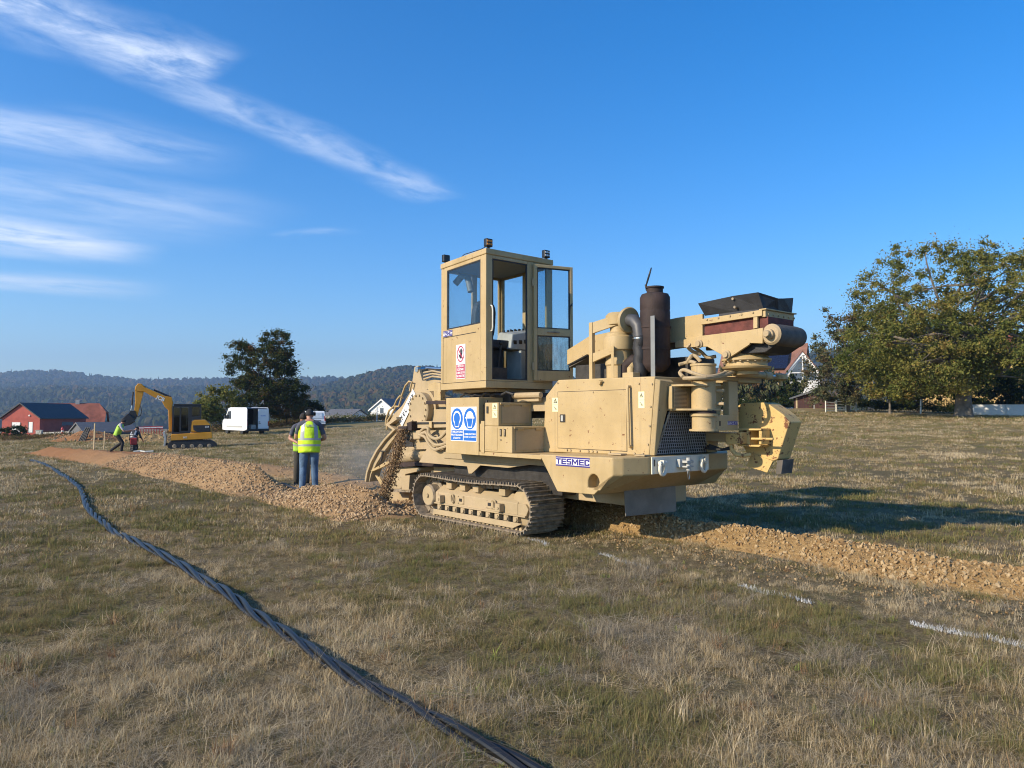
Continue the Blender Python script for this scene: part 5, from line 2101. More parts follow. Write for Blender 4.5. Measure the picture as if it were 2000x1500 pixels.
B0 = [Vector(PV(*z7(*q), 0.60)) for q in ban_q]
lo = (B0[3] + B0[2]) / 2
hi = (B0[0] + B0[1]) / 2
dirv = (hi - lo)
ang = math.atan2(dirv.z, dirv.x)
wb = 0.62 * ((B0[2] - B0[3]).length + (B0[1] - B0[0]).length) / 2
for i, ch in enumerate('FEL NER'):
    if ch == ' ':
        continue
    me = text_mesh('letter', ch, wb * 0.95, M['ink'], 0.0008, 0.003)
    o = obj('letter', me, None, bn)
    p = lo + dirv * (0.17 + 0.12 * i)
    o.matrix_local = Matrix.Translation((p.x, 0.5965, p.z)) @ Matrix.Rotation(-ang, 4, 'Y') @ Matrix.Rotation(R(90), 4, 'X')
pc_ = PV(*z7(557, 470), 0.46)
m_ = MB()
m_.lathe([(0.0, -0.03), (0.28, -0.03), (0.30, -0.01), (0.30, 0.10), (0.36, 0.10), (0.36, 0.16)], (pc_[0], 0.46, pc_[2]), 'y', 32)
gear = part('drive_hub', m_, 'sand_dirty', bo, 0, smooth=True)
m_ = MB()
for k in range(14):
    a = 2 * math.pi * k / 14
    m_.lathe([(0.018, -0.05), (0.018, -0.02)], (pc_[0] + 0.25 * math.cos(a), 0.455, pc_[2] + 0.25 * math.sin(a)), 'y', 8)
part('bolt', m_, 'sand_dirty', gear, 0)['kind'] = 'stuff'
rear([(640, 240), (700, 215), (752, 225), (752, 385), (690, 385), (690, 300), (640, 300)], 0.40, 0.10, 'sand', 'bracket')
rear([(618, 390), (800, 388), (800, 420), (618, 420)], 0.38, 0.05, 'rust', 'cross_bar')
rear([(480, 575), (810, 572), (810, 632), (480, 640)], 0.33, 0.12, 'sand_dirty', 'slide_beam')
rear([(490, 585), (800, 582), (800, 600), (490, 605)], 0.315, 0.012, 'steel_dark', 'slide_slot')
rear([(645, 575), (670, 575), (670, 640), (645, 640)], 0.29, 0.02, 'sand', 'bracket')
rear([(480, 640), (810, 632), (810, 770), (690, 830), (510, 835), (500, 740), (480, 735)], 0.42, 0.1, 'sand_dirty', 'side_frame')
rear([(495, 665), (555, 655), (575, 690), (560, 740), (500, 745)], 0.30, 0.10, 'sand_dirty', 'valve_block', 0.02)
m_ = MB()
for (hpts) in ([(570, 670), (610, 635), (640, 645), (650, 700), (700, 735), (760, 720), (815, 660)], [(575, 690), (620, 680), (650, 740), (700, 790), (760, 790), (815, 770)], [(560, 700), (610, 720), (650, 790), (700, 835), (760, 820), (815, 800)]):
    P = [Vector(PV(*z7(*q), 0.24)) for q in hpts]
    Q = []
    for i in range(len(P) - 1):
        p0, p1, p2, p3 = P[max(i - 1, 0)], P[i], P[i + 1], P[min(i + 2, len(P) - 1)]
        for s in np.linspace(0, 1, 6, endpoint=False):
            Q.append(0.5 * ((2 * p1) + (-p0 + p2) * s + (2 * p0 - 5 * p1 + 4 * p2 - p3) * s * s + (-p0 + 3 * p1 - 3 * p2 + p3) * s ** 3))
    Q.append(P[-1])
    hm = MB()
    hm.tube(Q, 0.027, 8)
    part('hydraulic_hose', hm, 'sand_dirty', bo, 0, smooth=True)
m_ = MB()
a, b = PV(*z7(330, 905), 0.55), PV(*z7(700, 870), 0.55)
m_.tube([(a[0], 0.6, a[2]), (b[0], 0.6, b[2]), (b[0] + 0.9, 0.7, b[2])], 0.12, 14)
part('discharge_duct', m_, 'sand_dirty', bo, 0, smooth=True)
rear([(395, 830), (540, 810), (700, 850), (700, 870), (540, 880), (380, 870)], 0.50, 0.35, 'sand_dirty', 'duct_cover')
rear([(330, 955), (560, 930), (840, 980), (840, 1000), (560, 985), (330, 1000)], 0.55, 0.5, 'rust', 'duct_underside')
rear([(320, 1000), (480, 985), (565, 1000), (565, 1030), (430, 1060), (385, 1195), (270, 1195)], 0.62, 0.30, 'sand_dirty', 'shoe_box')
rear([(385, 1075), (470, 1070), (460, 1215), (395, 1215)], 0.60, 0.28, 'sand_dirty', 'shoe_box')
rear([(270, 1196), (480, 1200), (470, 1228), (285, 1222)], 0.60, 0.32, 'steel_worn', 'skid')
arc_o = [(60, 1128), (73, 1045), (108, 945), (163, 842), (235, 745), (330, 645)]
arc_i = [(100, 1130), (118, 1058), (165, 962), (232, 855), (300, 765), (390, 655)]
rear(arc_o + arc_i[::-1], 0.72, 0.06, 'sand_dirty', 'chain_guard')
rear([(q[0] - 4, q[1] - 8) for q in arc_o] + [(q[0] + 8, q[1] + 4) for q in arc_o][::-1], 0.66, 0.30, 'sand_dirty', 'guard_rim')
rear([(105, 1030), (250, 945), (300, 935), (290, 965), (130, 1035)], 0.68, 0.06, 'sand', 'guard_stay')
rear([(150, 1070), (190, 1085), (235, 1160), (205, 1165)], 0.68, 0.05, 'sand', 'guard_stay')
rear([(185, 843), (250, 845), (250, 855), (225, 855), (205, 945), (198, 945), (212, 856), (185, 853)], 0.66, 0.03, 'steel_dark', 'guard_latch')
rear([(250, 600), (345, 535), (350, 560), (280, 610), (335, 650), (325, 665), (250, 612)], 0.50, 0.12, 'sand_dirty', 'bracket')
for pl_ in ([(250, 615), (252, 560), (280, 480), (330, 432), (345, 440), (300, 520), (265, 575)], [(330, 432), (352, 380), (385, 340), (398, 352), (370, 440), (335, 440)], [(395, 345), (430, 250), (465, 210), (490, 213), (470, 300)], [(270, 575), (262, 620), (258, 650)]):
    hm = MB()
    hm.tube([PV(*z7(*q), 0.60) for q in pl_], 0.018, 8)
    part('guard_hoop', hm, 'sand', bo, 0, smooth=True)
rear([(360, 622), (440, 620), (440, 645), (360, 648)], 0.20, 0.35, 'rust', 'discharge_lip')
rear([(440, 590), (486, 575), (486, 660), (450, 660)], 0.22, 0.3, 'rust', 'discharge_cheek')
m_ = MB()
m_.lathe([(0.0, -0.02), (0.12, -0.02), (0.14, 0.02), (0.14, 0.5)], (PV(*z7(468, 690), 0.35)[0], 0.35, PV(*z7(468, 690), 0.35)[2]), 'y', 20)
part('discharge_roller', m_, 'steel_worn', bo, 0, smooth=True)
rear([(395, 690), (480, 690), (500, 810), (390, 810)], 0.60, 0.1, 'steel_dark', 'inner_shield')
m_ = MB()      # the big chain bar going down into the trench behind
m_.hull([(-5.6, 0.85, -0.25), (-4.6, 0.85, -0.25), (-4.6, 1.15, -0.25), (-5.6, 1.15, -0.25)], [(-4.7, 0.85, 1.3), (-3.5, 0.85, 1.6), (-3.5, 1.15, 1.6), (-4.7, 1.15, 1.3)])
part('chain_bar', m_, 'sand_dirty', bo, 0.02)
m_ = MB()
m_.box(-3.6, -1.9, 0.55, 1.7, 0.85, 1.75)
part('boom_carrier', m_, 'sand_dirty', bo, 0.02)

# ---- earth pouring off the side chute
np_ = 7000
top, bot = np.array(PV(*z7(405, 650), 0.22)), np.array(PV(*z7(205, 1345), 0.02))
s = rng.random(np_)
ctr = top[None] * (1 - s[:, None]) + bot[None] * s[:, None]
ctr[:, 0] += 0.10 * (1 - s) * s * 4 * 0.3
wd = 0.052 + 0.026 * s
off = rng.normal(0, 1, (np_, 3)) * wd[:, None] * np.array([0.9, 0.9, 0.5])
loc_ = ctr + off
wp = np.array([list(Wl(*p)) for p in loc_])
sz = 0.008 + 0.045 * rng.power(0.30, np_)
M['stone_dark'] = stone_mat('falling_clod', [(0.22, 0.135, 0.07), (0.31, 0.20, 0.11), (0.40, 0.28, 0.165), (0.26, 0.16, 0.085)])
st_d = [stone_mesh('clod_%d' % i, M['stone_dark'], 60 + i) for i in range(5)]
fs = instancer('falling_earth', wp, rng.uniform(-3, 3, (np_, 3)), sz[:, None] * np.ones((1, 3)), rng.integers(0, 5, np_), st_d)
tag(fs, 'stream of brown earth and stones pouring from the machine onto the bank', kind='stuff')
# ================================================================== hills and forest
def hill_mesh(name, prof, d0, d1, zb, seed, nu=150, nv=26, depth_back=500):
    """prof: photo x -> height of the skyline (photo y) seen at distance d1"""
    xs = np.array([p[0] for p in prof], float)
    ys = np.array([p[1] for p in prof], float)
    px = np.linspace(xs[0], xs[-1], nu)
    py = np.interp(px, xs, ys)
    k = np.ones(5) / 5
    py = np.convolve(np.pad(py, 2, mode='edge'), k, 'valid')
    hz = (810 - py) / FPX * d1 + EYE - 9.0
    V_ = []
    for j in range(nv + 5):
        s = j / nv
        if s <= 1:
            d = d0 + (d1 - d0) * s
            shape = s ** 1.25 * (1.0 + 0.10 * math.sin(s * 6))
            shape = min(shape, 1.0) if s < 1 else 1.0
            z = zb + (hz - zb) * shape
        else:
            d = d1 + depth_back * (s - 1) * nv / 4
            z = hz - (hz - zb) * 0.6 * (s - 1) * nv / 4
        x = (px - 1000) / FPX * d
        dd = np.full_like(x, d)
        bump = fbm(x / 260, dd / 260, 1.0, seed) * 16 * min(1, s * 3) * (0.4 if abs(s - 1) < 0.03 else 1)
        V_.append(np.stack([x, dd, z + bump], -1))
    V_ = np.array(V_)
    nr, nc = V_.shape[:2]
    idx = np.arange(nr * nc).reshape(nr, nc)
    f = np.stack([idx[:-1, :-1], idx[:-1, 1:], idx[1:, 1:], idx[1:, :-1]], -1).reshape(-1, 4)
    me = bpy.data.meshes.new(name)
    me.from_pydata(V_.reshape(-1, 3).tolist(), [], f.tolist())
    for p in me.polygons:
        p.use_smooth = True
    return me, V_[:nv + 2]


M['wood_floor'] = simple('forest_floor', (0.030, 0.032, 0.014), 0.95, 0, 0.3, 0.02)
profA = [(-900, 760), (-500, 752), (-250, 742), (0, 731), (60, 728), (110, 724), (150, 727), (200, 736), (300, 742), (440, 742), (520, 741), (600, 737), (700, 740), (850, 745), (1100, 748), (1500, 750), (2300, 752)]
profB = [(420, 815), (520, 792), (590, 768), (640, 752), (690, 738), (730, 728), (775, 721), (820, 720), (880, 722), (960, 728), (1080, 736), (1250, 738), (1380, 722), (1500, 702), (1650, 680), (1850, 660), (2100, 650), (2500, 660)]


def blob_tree(name, seed, conifer, mat):
    rs = np.random.default_rng(seed)
    bm = bmesh.new()
    if conifer:
        bmesh.ops.create_cone(bm, cap_ends=True, segments=7, radius1=0.24, radius2=0.02, depth=1.0, matrix=Matrix.Translation((0, 0, 0.5)))
        for v in bm.verts:
            v.co.x *= rs.uniform(0.8, 1.25)
            v.co.y *= rs.uniform(0.8, 1.25)
    else:
        bmesh.ops.create_icosphere(bm, subdivisions=2, radius=0.5, matrix=Matrix.Translation((0, 0, 0.5)))
        for v in bm.verts:
            n = mnoise.noise(Vector(v.co) * 3.1 + Vector((seed, 0, 0)))
            v.co += (v.co - Vector((0, 0, 0.5))).normalized() * n * 0.28
            v.co.x *= 0.85
            v.co.y *= 0.85
    me = bpy.data.meshes.new(name)
    bm.to_mesh(me)
    bm.free()
    me.materials.append(mat)
    return me


m_f, t, b = new_mat('far_forest')
ri = t.new('ShaderNodeObjectInfo').outputs['Random']
pos = t.new('ShaderNodeNewGeometry').outputs['Position']
pn = t.noise(pos, 0.006, 3.0, 0.6)
fc = t.math('ADD', t.math('MULTIPLY', ri, 0.6), t.math('MULTIPLY', t.math('SUBTRACT', pn, 0.3), 1.0))
c = t.ramp(fc, [(0.0, (0.018, 0.030, 0.012)), (0.35, (0.030, 0.040, 0.014)), (0.6, (0.052, 0.052, 0.016)), (0.8, (0.085, 0.055, 0.018)), (1.0, (0.12, 0.060, 0.020))])
t.set(b, 'Base Color', c)
t.set(b, 'Roughness', 0.95)
t.set(b, 'Specular IOR Level', 0.05)
FT = [blob_tree('far_tree_%d' % i, 300 + i, i >= 4, m_f) for i in range(6)]


def plant_hill(name, grid, n, label, hmin, hmax, seed, conif):
    rs = np.random.default_rng(seed)
    nr, nc = grid.shape[:2]
    r = rs.uniform(0, nr - 1.001, n)
    # fewer trees are needed low down, where the hill is hidden; the skyline gets extra
    c_ = rs.uniform(0, nc - 1.001, n)
    k = rs.random(n) < 0.10
    r[k] = rs.uniform(nr - 3.0, nr - 1.4, k.sum())
    i, j = r.astype(int), c_.astype(int)
    fr, fc_ = (r - i)[:, None], (c_ - j)[:, None]
    p = grid[i, j] * (1 - fr) * (1 - fc_) + grid[i + 1, j] * fr * (1 - fc_) + grid[i, j + 1] * (1 - fr) * fc_ + grid[i + 1, j + 1] * fr * fc_
    p[:, 2] -= 1.5
    h = rs.uniform(hmin, hmax, n)
    co = rs.random(n) < conif
    idx = np.where(co, 4 + rs.integers(0, 2, n), rs.integers(0, 4, n))
    w = np.where(co, 1.0, rs.uniform(0.75, 1.2, n))
    S = np.stack([h * w, h * w, h * np.where(co, 1.25, 1.0)], -1)
    R_ = np.stack([np.zeros(n), np.zeros(n), rs.uniform(0, 6.28, n)], -1)
    return tag(instancer(name, p, R_, S, idx, FT), label, kind='stuff')


meA, gA = hill_mesh('hill', profA, 900, 2500, -18, 51.0)
hA = obj('hill', meA, None)
meA.materials.append(M['wood_floor'])
tag(hA, 'long far wooded hill along the horizon', kind='structure')
meB, gB = hill_mesh('hill', profB, 560, 1500, -18, 52.0)
hB = obj('hill', meB, None)
meB.materials.append(M['wood_floor'])
tag(hB, 'nearer wooded hill rising behind the machine', kind='structure')
plant_hill('far_forest', gA, 17000, 'far-off dark forest covering the long hill', 13, 20, 1, 0.10)
plant_hill('near_forest', gB, 17000, 'autumn forest covering the nearer hill', 10, 16, 2, 0.10)

# valley air
hzm = bpy.data.materials.new('valley_haze')
hzm.use_nodes = True
ht = NT(hzm.node_tree)
ht.n.clear()
ho = ht.new('ShaderNodeOutputMaterial')
pvn = ht.new('ShaderNodeVolumePrincipled', {'Color': (0.48, 0.70, 1.0, 1), 'Density': 0.00026, 'Anisotropy': 0.3})
ht.l.new(pvn.outputs[0], ho.inputs['Volume'])
hb = MB()
hb.box(-6800, 6800, -900, 5200, -75, 420)
haze = obj('haze', hb, hzm)
haze.display_type = 'WIRE'
tag(haze, 'thin blue autumn haze in the valley', kind='stuff')


# ================================================================== trees
def leaf_mat(name, cols, trans=0.3):
    m = bpy.data.materials.new(name)
    m.use_nodes = True
    t = NT(m.node_tree)
    t.n.clear()
    out = t.new('ShaderNodeOutputMaterial')
    lc = t.new('ShaderNodeAttribute', attribute_name='lc').outputs['Fac']
    c = t.ramp(lc, [(i / (len(cols) - 1), q) for i, q in enumerate(cols)])
    df = t.new('ShaderNodeBsdfDiffuse', {'Color': c})
    tl = t.new('ShaderNodeBsdfTranslucent', {'Color': c})
    mx = t.new('ShaderNodeMixShader', {0: trans, 1: df.outputs[0], 2: tl.outputs[0]})
    t.l.new(mx.outputs[0], out.inputs[0])
    return m


def leaves_mesh(name, cen, rad, per, size, mat, rs, droop=0.0, cvar=0.35, aspect=0.55):
    """clusters of leaf-sized faces; cen (n,3) rad (n,)"""
    n = len(cen)
    tot = n * per
    ci = np.repeat(np.arange(n), per)
    d = rs.normal(size=(tot, 3))
    d /= np.linalg.norm(d, axis=1)[:, None]
    r = np.abs(rs.normal(0, 0.62, tot))
    p = cen[ci] + d * (r * rad[ci])[:, None] * np.array([1, 1, 0.75])
    nrm = rs.normal(size=(tot, 3)) + np.array([0, 0, 0.7])
    nrm /= np.linalg.norm(nrm, axis=1)[:, None]
    a = np.cross(nrm, rs.normal(size=(tot, 3)))
    a /= np.linalg.norm(a, axis=1)[:, None]
    a[:, 2] -= droop
    bb = np.cross(nrm, a)
    s = size * rs.uniform(0.6, 1.35, tot)[:, None]
    quad = np.stack([p - a * s, p + bb * s * aspect, p + a * s, p - bb * s * aspect], 1).reshape(-1, 3)
    me = bpy.data.meshes.new(name)
    me.vertices.add(tot * 4)
    me.vertices.foreach_set('co', quad.astype(np.float32).ravel())
    me.loops.add(tot * 4)
    me.loops.foreach_set('vertex_index', np.arange(tot * 4, dtype=np.int32))
    me.polygons.add(tot)
    me.polygons.foreach_set('loop_start', np.arange(0, tot * 4, 4, dtype=np.int32))
    me.polygons.foreach_set('loop_total', np.full(tot, 4, np.int32))
    cc = np.clip(rs.normal(0.45, cvar * 0.6, n)[ci] + rs.normal(0, cvar * 0.5, tot), 0, 1)
    at = me.attributes.new('lc', 'FLOAT', 'POINT')
    at.data.foreach_set('value', np.repeat(cc, 4).astype(np.float32))
    me.materials.append(mat)
    me.update()
    me.validate()
    return me


M['bark'] = simple('bark', (0.16, 0.135, 0.105), 0.9, 0, 0.4, 3.0, 0.6, 14)
M['bark_dark'] = simple('dark_bark', (0.055, 0.045, 0.035), 0.9, 0, 0.4, 3.0, 0.5, 14)


def limb(mb, p0, p1, r0, r1, rs, wob=0.12, n=6):
    p0, p1 = np.array(p0, float), np.array(p1, float)
    L = np.linalg.norm(p1 - p0)
    pts, rr = [], []
    off = rs.normal(0, wob * L, 3)
    for i in range(n + 1):
        t_ = i / n
        q = p0 + (p1 - p0) * t_ + off * math.sin(math.pi * t_) * 0.5
        q[2] += 0.10 * L * math.sin(math.pi * t_)
        pts.append(q)
        rr.append(r0 + (r1 - r0) * t_)
    mb.tube(pts, rr, 7)
    return pts


def tree(name, base, lobes, ncl, per, lsize, crad, mat, label, trunk_r, fork, seed, bark='bark', cat='tree', group=None, droop=0.0, surf=0.75, limbs=26, cvar=0.35, low=None, trunk_only=True):
    """lobes: list of (cx,cy,cz, rx,ry,rz, weight) in metres above the base"""
    rs = np.random.default_rng(seed)
    root = empty(name, base, 0, label, cat, group)
    W = np.array([q[6] for q in lobes], float)
    pick = rs.choice(len(lobes), ncl, p=W / W.sum())
    C_ = []
    for k in pick:
        cx, cy, cz, rx, ry, rz, _ = lobes[k]
        d = rs.normal(size=3)
        d /= np.linalg.norm(d)
        r = (rs.random() ** (1 / 3)) if rs.random() > surf else rs.uniform(0.72, 1.04)
        r *= 1 + 0.16 * math.sin(3 * d[0] + 5 * d[2] + seed) * math.sin(4 * d[1] + 2 * d[2])
        C_.append((cx + d[0] * r * rx, cy + d[1] * r * ry, max(cz + d[2] * r * rz, 0.35 if low is None else low)))
    C_ = np.array(C_)
    rad = crad * rs.uniform(0.55, 1.35, ncl)
    cr = obj('crown', leaves_mesh('crown', C_, rad, per, lsize, mat, rs, droop, cvar), None, root)
    tb = MB()
    top = np.array([lobes[0][0], lobes[0][1], fork])
    if trunk_r > 0:
        tb.tube([(0, 0, -0.3), (0, 0, 0.1), (0.02, 0.0, fork * 0.4), tuple(top * np.array([0.3, 0.3, 1]))], [trunk_r * 1.5, trunk_r * 1.15, trunk_r * 0.95, trunk_r * 0.85], 12)
        f0 = top * np.array([0.3, 0.3, 1])
        main = []
        order = rs.permutation(ncl)[:limbs]
        for k in order:
            st = f0 if (len(main) < 6 or rs.random() < 0.3) else main[rs.integers(len(main))]
            e = C_[k]
            ln = np.linalg.norm(e - st)
            r0 = trunk_r * (0.42 if st is f0 else 0.2)
            pts = limb(tb, st, e, r0, 0.025, rs)
            if st is f0:
                main += pts[2:5]
        obj('trunk', tb, M[bark], root, smooth=True)
    return root


L_walnut = leaf_mat('walnut_leaves', [(0.075, 0.10, 0.028), (0.125, 0.145, 0.038), (0.185, 0.185, 0.048), (0.27, 0.235, 0.06), (0.29, 0.19, 0.065)])
L_dark = leaf_mat('dark_leaves', [(0.024, 0.038, 0.015), (0.042, 0.060, 0.020), (0.068, 0.082, 0.026), (0.11, 0.080, 0.028), (0.20, 0.070, 0.03)])
L_grey = leaf_mat('grey_green_leaves', [(0.065, 0.080, 0.042), (0.10, 0.115, 0.058), (0.135, 0.135, 0.066), (0.165, 0.13, 0.065), (0.18, 0.11, 0.06)])
L_autumn = leaf_mat('autumn_leaves', [(0.070, 0.080, 0.024), (0.13, 0.115, 0.032), (0.19, 0.125, 0.038), (0.21, 0.10, 0.035), (0.16, 0.065, 0.028)])
L_hedge = leaf_mat('hedge_leaves', [(0.014, 0.026, 0.010), (0.024, 0.042, 0.014), (0.038, 0.055, 0.018), (0.06, 0.07, 0.02), (0.08, 0.08, 0.03)])
L_green = leaf_mat('fresh_leaves', [(0.055, 0.085, 0.018), (0.085, 0.115, 0.025), (0.13, 0.14, 0.035), (0.16, 0.14, 0.05), (0.19, 0.13, 0.06)])


def gp_(px, py, d):
    p = at_depth(px, py, d)
    return (p.x, p.y, p.z)


# walnut at the right edge
tree('walnut_tree', gp_(1882, 817, 60), [(0.0, 0, 8.6, 9.3, 7.0, 5.8, 1.0), (-4.0, -1, 5.4, 5.8, 5.0, 4.2, 0.55), (4.5, 0, 8.6, 6.0, 6.0, 5.6, 0.5), (-3.4, -2.0, 3.9, 4.2, 3.5, 2.4, 0.25)], 800, 170, 0.10, 0.82, L_walnut,
     'broad walnut tree turning yellow-green, thick bare trunk, at the right edge', 0.62, 3.2, 11, limbs=95, low=2.0, cvar=0.30)
tree('garden_tree', gp_(1655, 805, 74), [(0.4, 0, 5.6, 4.0, 3.5, 5.0, 1.0), (2.8, 0, 8.0, 3.2, 2.8, 3.2, 0.6), (-2.0, 0, 3.2, 2.6, 2.4, 2.6, 0.4)], 290, 130, 0.115, 0.66, L_grey,
     'grey-green garden tree between the shed and the walnut tree', 0.22, 2.0, 12, limbs=30)
tree('garden_tree', gp_(1738, 806, 68), [(0, 0, 3.6, 2.8, 2.4, 2.6, 1.0), (1.6, 0, 2.6, 1.8, 1.8, 1.8, 0.5)], 110, 100, 0.14, 0.6, L_walnut,
     'low yellow-green tree with forked pale stems left of the walnut trunk', 0.10, 1.2, 13, limbs=16)
tree('garden_tree', gp_(1795, 800, 78), [(0, 0, 4.6, 3.4, 3.0, 4.0, 1.0)], 110, 100, 0.16, 0.75, L_dark, 'dark tree filling the gap behind the walnut tree', 0.2, 2.0, 14, bark='bark_dark', limbs=12)
tree('willow_tree', gp_(1498, 795, 98), [(0, 0, 2.3, 2.6, 2.2, 2.0, 1.0), (-2.4, 0, 2.4, 2.2, 2.0, 2.2, 0.6)], 120, 100, 0.17, 0.6, L_grey, 'drooping grey-green tree behind the front of the machine', 0.16, 1.6, 15, droop=1.2, limbs=12)
tree('willow_tree', gp_(1545, 790, 96), [(0, 0, 1.9, 1.6, 1.6, 1.7, 1.0)], 70, 100, 0.12, 0.45, L_hedge, 'small dark tree in front of the tiled house gable', 0.14, 1.4, 16, droop=0.8, limbs=10)
tree('willow_tree', gp_(1440, 796, 100), [(0, 0, 3.4, 2.6, 2.2, 2.8, 1.0)], 90, 100, 0.17, 0.6, L_grey, 'drooping tree half hidden behind the swivel arm of the machine', 0.14, 1.4, 17, droop=1.0, limbs=8)
# dark planting right of the walnut trunk
for (px, d, rx, rz, lab, sd) in ((1925, 72, 3.2, 2.1, 'dark evergreen bush above the white wall beside the walnut trunk', 21), (2010, 74, 3.8, 2.8, 'dark evergreen bush above the white wall at the right edge', 22)):
    tree('evergreen_bush', gp_(px, 800, d), [(0, 0, rz * 0.9, rx, 2.0, rz, 1.0)], 110, 110, 0.13, 0.6, L_hedge, lab, 0.1, 0.5, sd, bark='bark_dark', cat='bush', limbs=4)
tree('garden_tree', gp_(1985, 770, 88), [(0, 0, 6.0, 3.0, 2.5, 4.0, 1.0)], 70, 90, 0.16, 0.7, L_walnut, 'yellowing tree in front of the yellow house', 0.15, 2.0, 23, limbs=10)
# pear tree left of the machine and the bushes round it
tree('pear_tree', gp_(517, 818, 84), [(0.4, 0, 4.8, 3.5, 3.2, 3.6, 1.0), (1.2, 0, 8.0, 1.6, 1.7, 2.7, 0.5), (-2.5, 0, 6.2, 1.8, 1.9, 2.9, 0.5), (2.9, 0, 3.4, 1.9, 2.0, 2.4, 0.35), (0.2, 0, 2.4, 4.0, 2.6, 2.0, 0.6)], 380, 175, 0.105, 0.6, L_dark,
     'tall dark two-topped pear tree with reddish leaves behind the vans', 0.25, 2.0, 31, bark='bark_dark', limbs=34, surf=0.6, cvar=0.24)
for (px, py, d, rx, rz, mt, lab, sd) in ((430, 822, 80, 2.6, 2.0, L_walnut, 'olive bush left of the tall pear tree', 32), (405, 826, 78, 1.4, 1.3, L_walnut, 'small olive bush beside the mini excavator', 33), (560, 820, 86, 2.2, 1.5, L_autumn, 'reddish bush under the right side of the pear tree', 34),
                                      (600, 818, 90, 1.7, 1.1, L_hedge, 'dark low bush behind the small white van', 35)):
    tree('autumn_bush', gp_(px, py, d), [(0, 0, rz * 0.9, rx, 1.6, rz, 1.0)], 75, 100, 0.13, 0.5, mt, lab, 0.06, 0.4, sd, bark='bark_dark', cat='bush', limbs=6, cvar=0.22)
tree('dark_bush', gp_(30, 856, 92), [(0, 0, 0.8, 1.4, 1.0, 0.9, 1.0), (-2.2, 0, 0.6, 1.4, 1.0, 0.7, 0.7)], 60, 80, 0.10, 0.35, L_hedge, 'dark bush growing in front of the red barn', 0.04, 0.2, 36, bark='bark_dark', cat='bush', limbs=3)
tree('clipped_hedge', gp_(1521, 799, 84), [(0, 0, 0.6, 2.3, 0.6, 0.62, 1.0)], 90, 70, 0.08, 0.25, L_hedge, 'dark clipped hedge left of the brown shed', 0.04, 0.2, 37, bark='bark_dark', cat='hedge', limbs=2)


# rough weeds along the field edges: uncountable
def weed_strip(name, label, line, n, h0, h1, mat, seed, spread=1.2, size=0.07):
    rs = np.random.default_rng(seed)
    k = rs.uniform(0, len(line) - 1.001, n)
    i = k.astype(int)
    f = (k - i)[:, None]
    L3 = np.array([gp_(*q) for q in line])
    p = L3[i] * (1 - f) + L3[i + 1] * f
    p[:, 0] += rs.normal(0, spread, n)
    p[:, 1] += rs.normal(0, spread * 1.6, n)
    hs = rs.uniform(h0, h1, n) * (0.7 + 0.5 * np.abs(np.sin(p[:, 0] * 0.7 + seed)))
    p[:, 2] = TZ(p[:, 0], p[:, 1]) + hs * 0.45
    me = leaves_mesh(name, p, hs * 0.55, 26, size, mat, rs, 0.0, 0.5, 0.3)
    return tag(obj(name, me, None), label, kind='stuff')


L_weed = leaf_mat('dry_weeds', [(0.09, 0.085, 0.03), (0.14, 0.12, 0.045), (0.20, 0.145, 0.065), (0.22, 0.13, 0.07), (0.17, 0.085, 0.05)])
weed_strip('weed_strip', 'dry weeds along the far left edge of the meadow', [(-160, 868, 66), (60, 866, 68), (140, 862, 72)], 700, 0.3, 0.8, L_weed, 41)
weed_strip('weed_strip', 'green and brown weeds along the edge of the meadow behind the vans', [(390, 842, 76), (470, 836, 84), (560, 828, 90), (700, 824, 94), (860, 822, 98)], 1500, 0.4, 1.2, L_weed, 42, 1.6, 0.10)
weed_strip('bramble_strip', 'fresh green brambles in front of the distant white house', [(540, 826, 96), (660, 820, 102), (780, 815, 108), (900, 815, 112)], 900, 0.6, 1.7, L_green, 43, 2.0, 0.12)
weed_strip('hedge_strip', 'dark shrubs under the garden trees on the right', [(1400, 800, 94), (1480, 797, 92), (1690, 800, 80), (1760, 802, 80), (1880, 803, 76), (2100, 803, 76)], 1100, 0.8, 2.2, L_hedge, 44, 1.0, 0.12)


# ================================================================== buildings
M['red_board'] = simple('red_boarding', (0.36, 0.075, 0.055), 0.8, 0, 0.15, 1.5)
M['slate'] = simple('dark_slate', (0.035, 0.036, 0.042), 0.6, 0, 0.2, 2.0)
M['tile_red'] = simple('red_roof_tiles', (0.27, 0.085, 0.05), 0.85, 0, 0.3, 1.2)
M['tile_brown'] = simple('brown_roof_tiles', (0.24, 0.115, 0.075), 0.85, 0, 0.25, 1.2)
M['mint'] = simple('mint_render', (0.42, 0.52, 0.44), 0.85, 0, 0.06)
M['render_white'] = simple('white_render', (0.74, 0.73, 0.70), 0.85, 0, 0.05)
M['render_yellow'] = simple('ochre_render', (0.62, 0.42, 0.16), 0.85, 0, 0.08)
M['concrete'] = simple('concrete', (0.48, 0.46, 0.42), 0.9, 0, 0.15, 2.0)
M['roof_grey'] = simple('grey_sheet_roof', (0.12, 0.12, 0.125), 0.7, 0, 0.15, 2.0)
M['shed_brown'] = simple('brown_boarding', (0.075, 0.034, 0.028), 0.85, 0, 0.25, 3.0)
M['wood'] = simple('raw_wood', (0.50, 0.38, 0.22), 0.8, 0, 0.2, 6.0)
M['red_plastic'] = simple('red_plastic', (0.42, 0.03, 0.03), 0.45, 0, 0.15)
M['solar'] = simple('solar_glass', (0.012, 0.016, 0.035), 0.15)


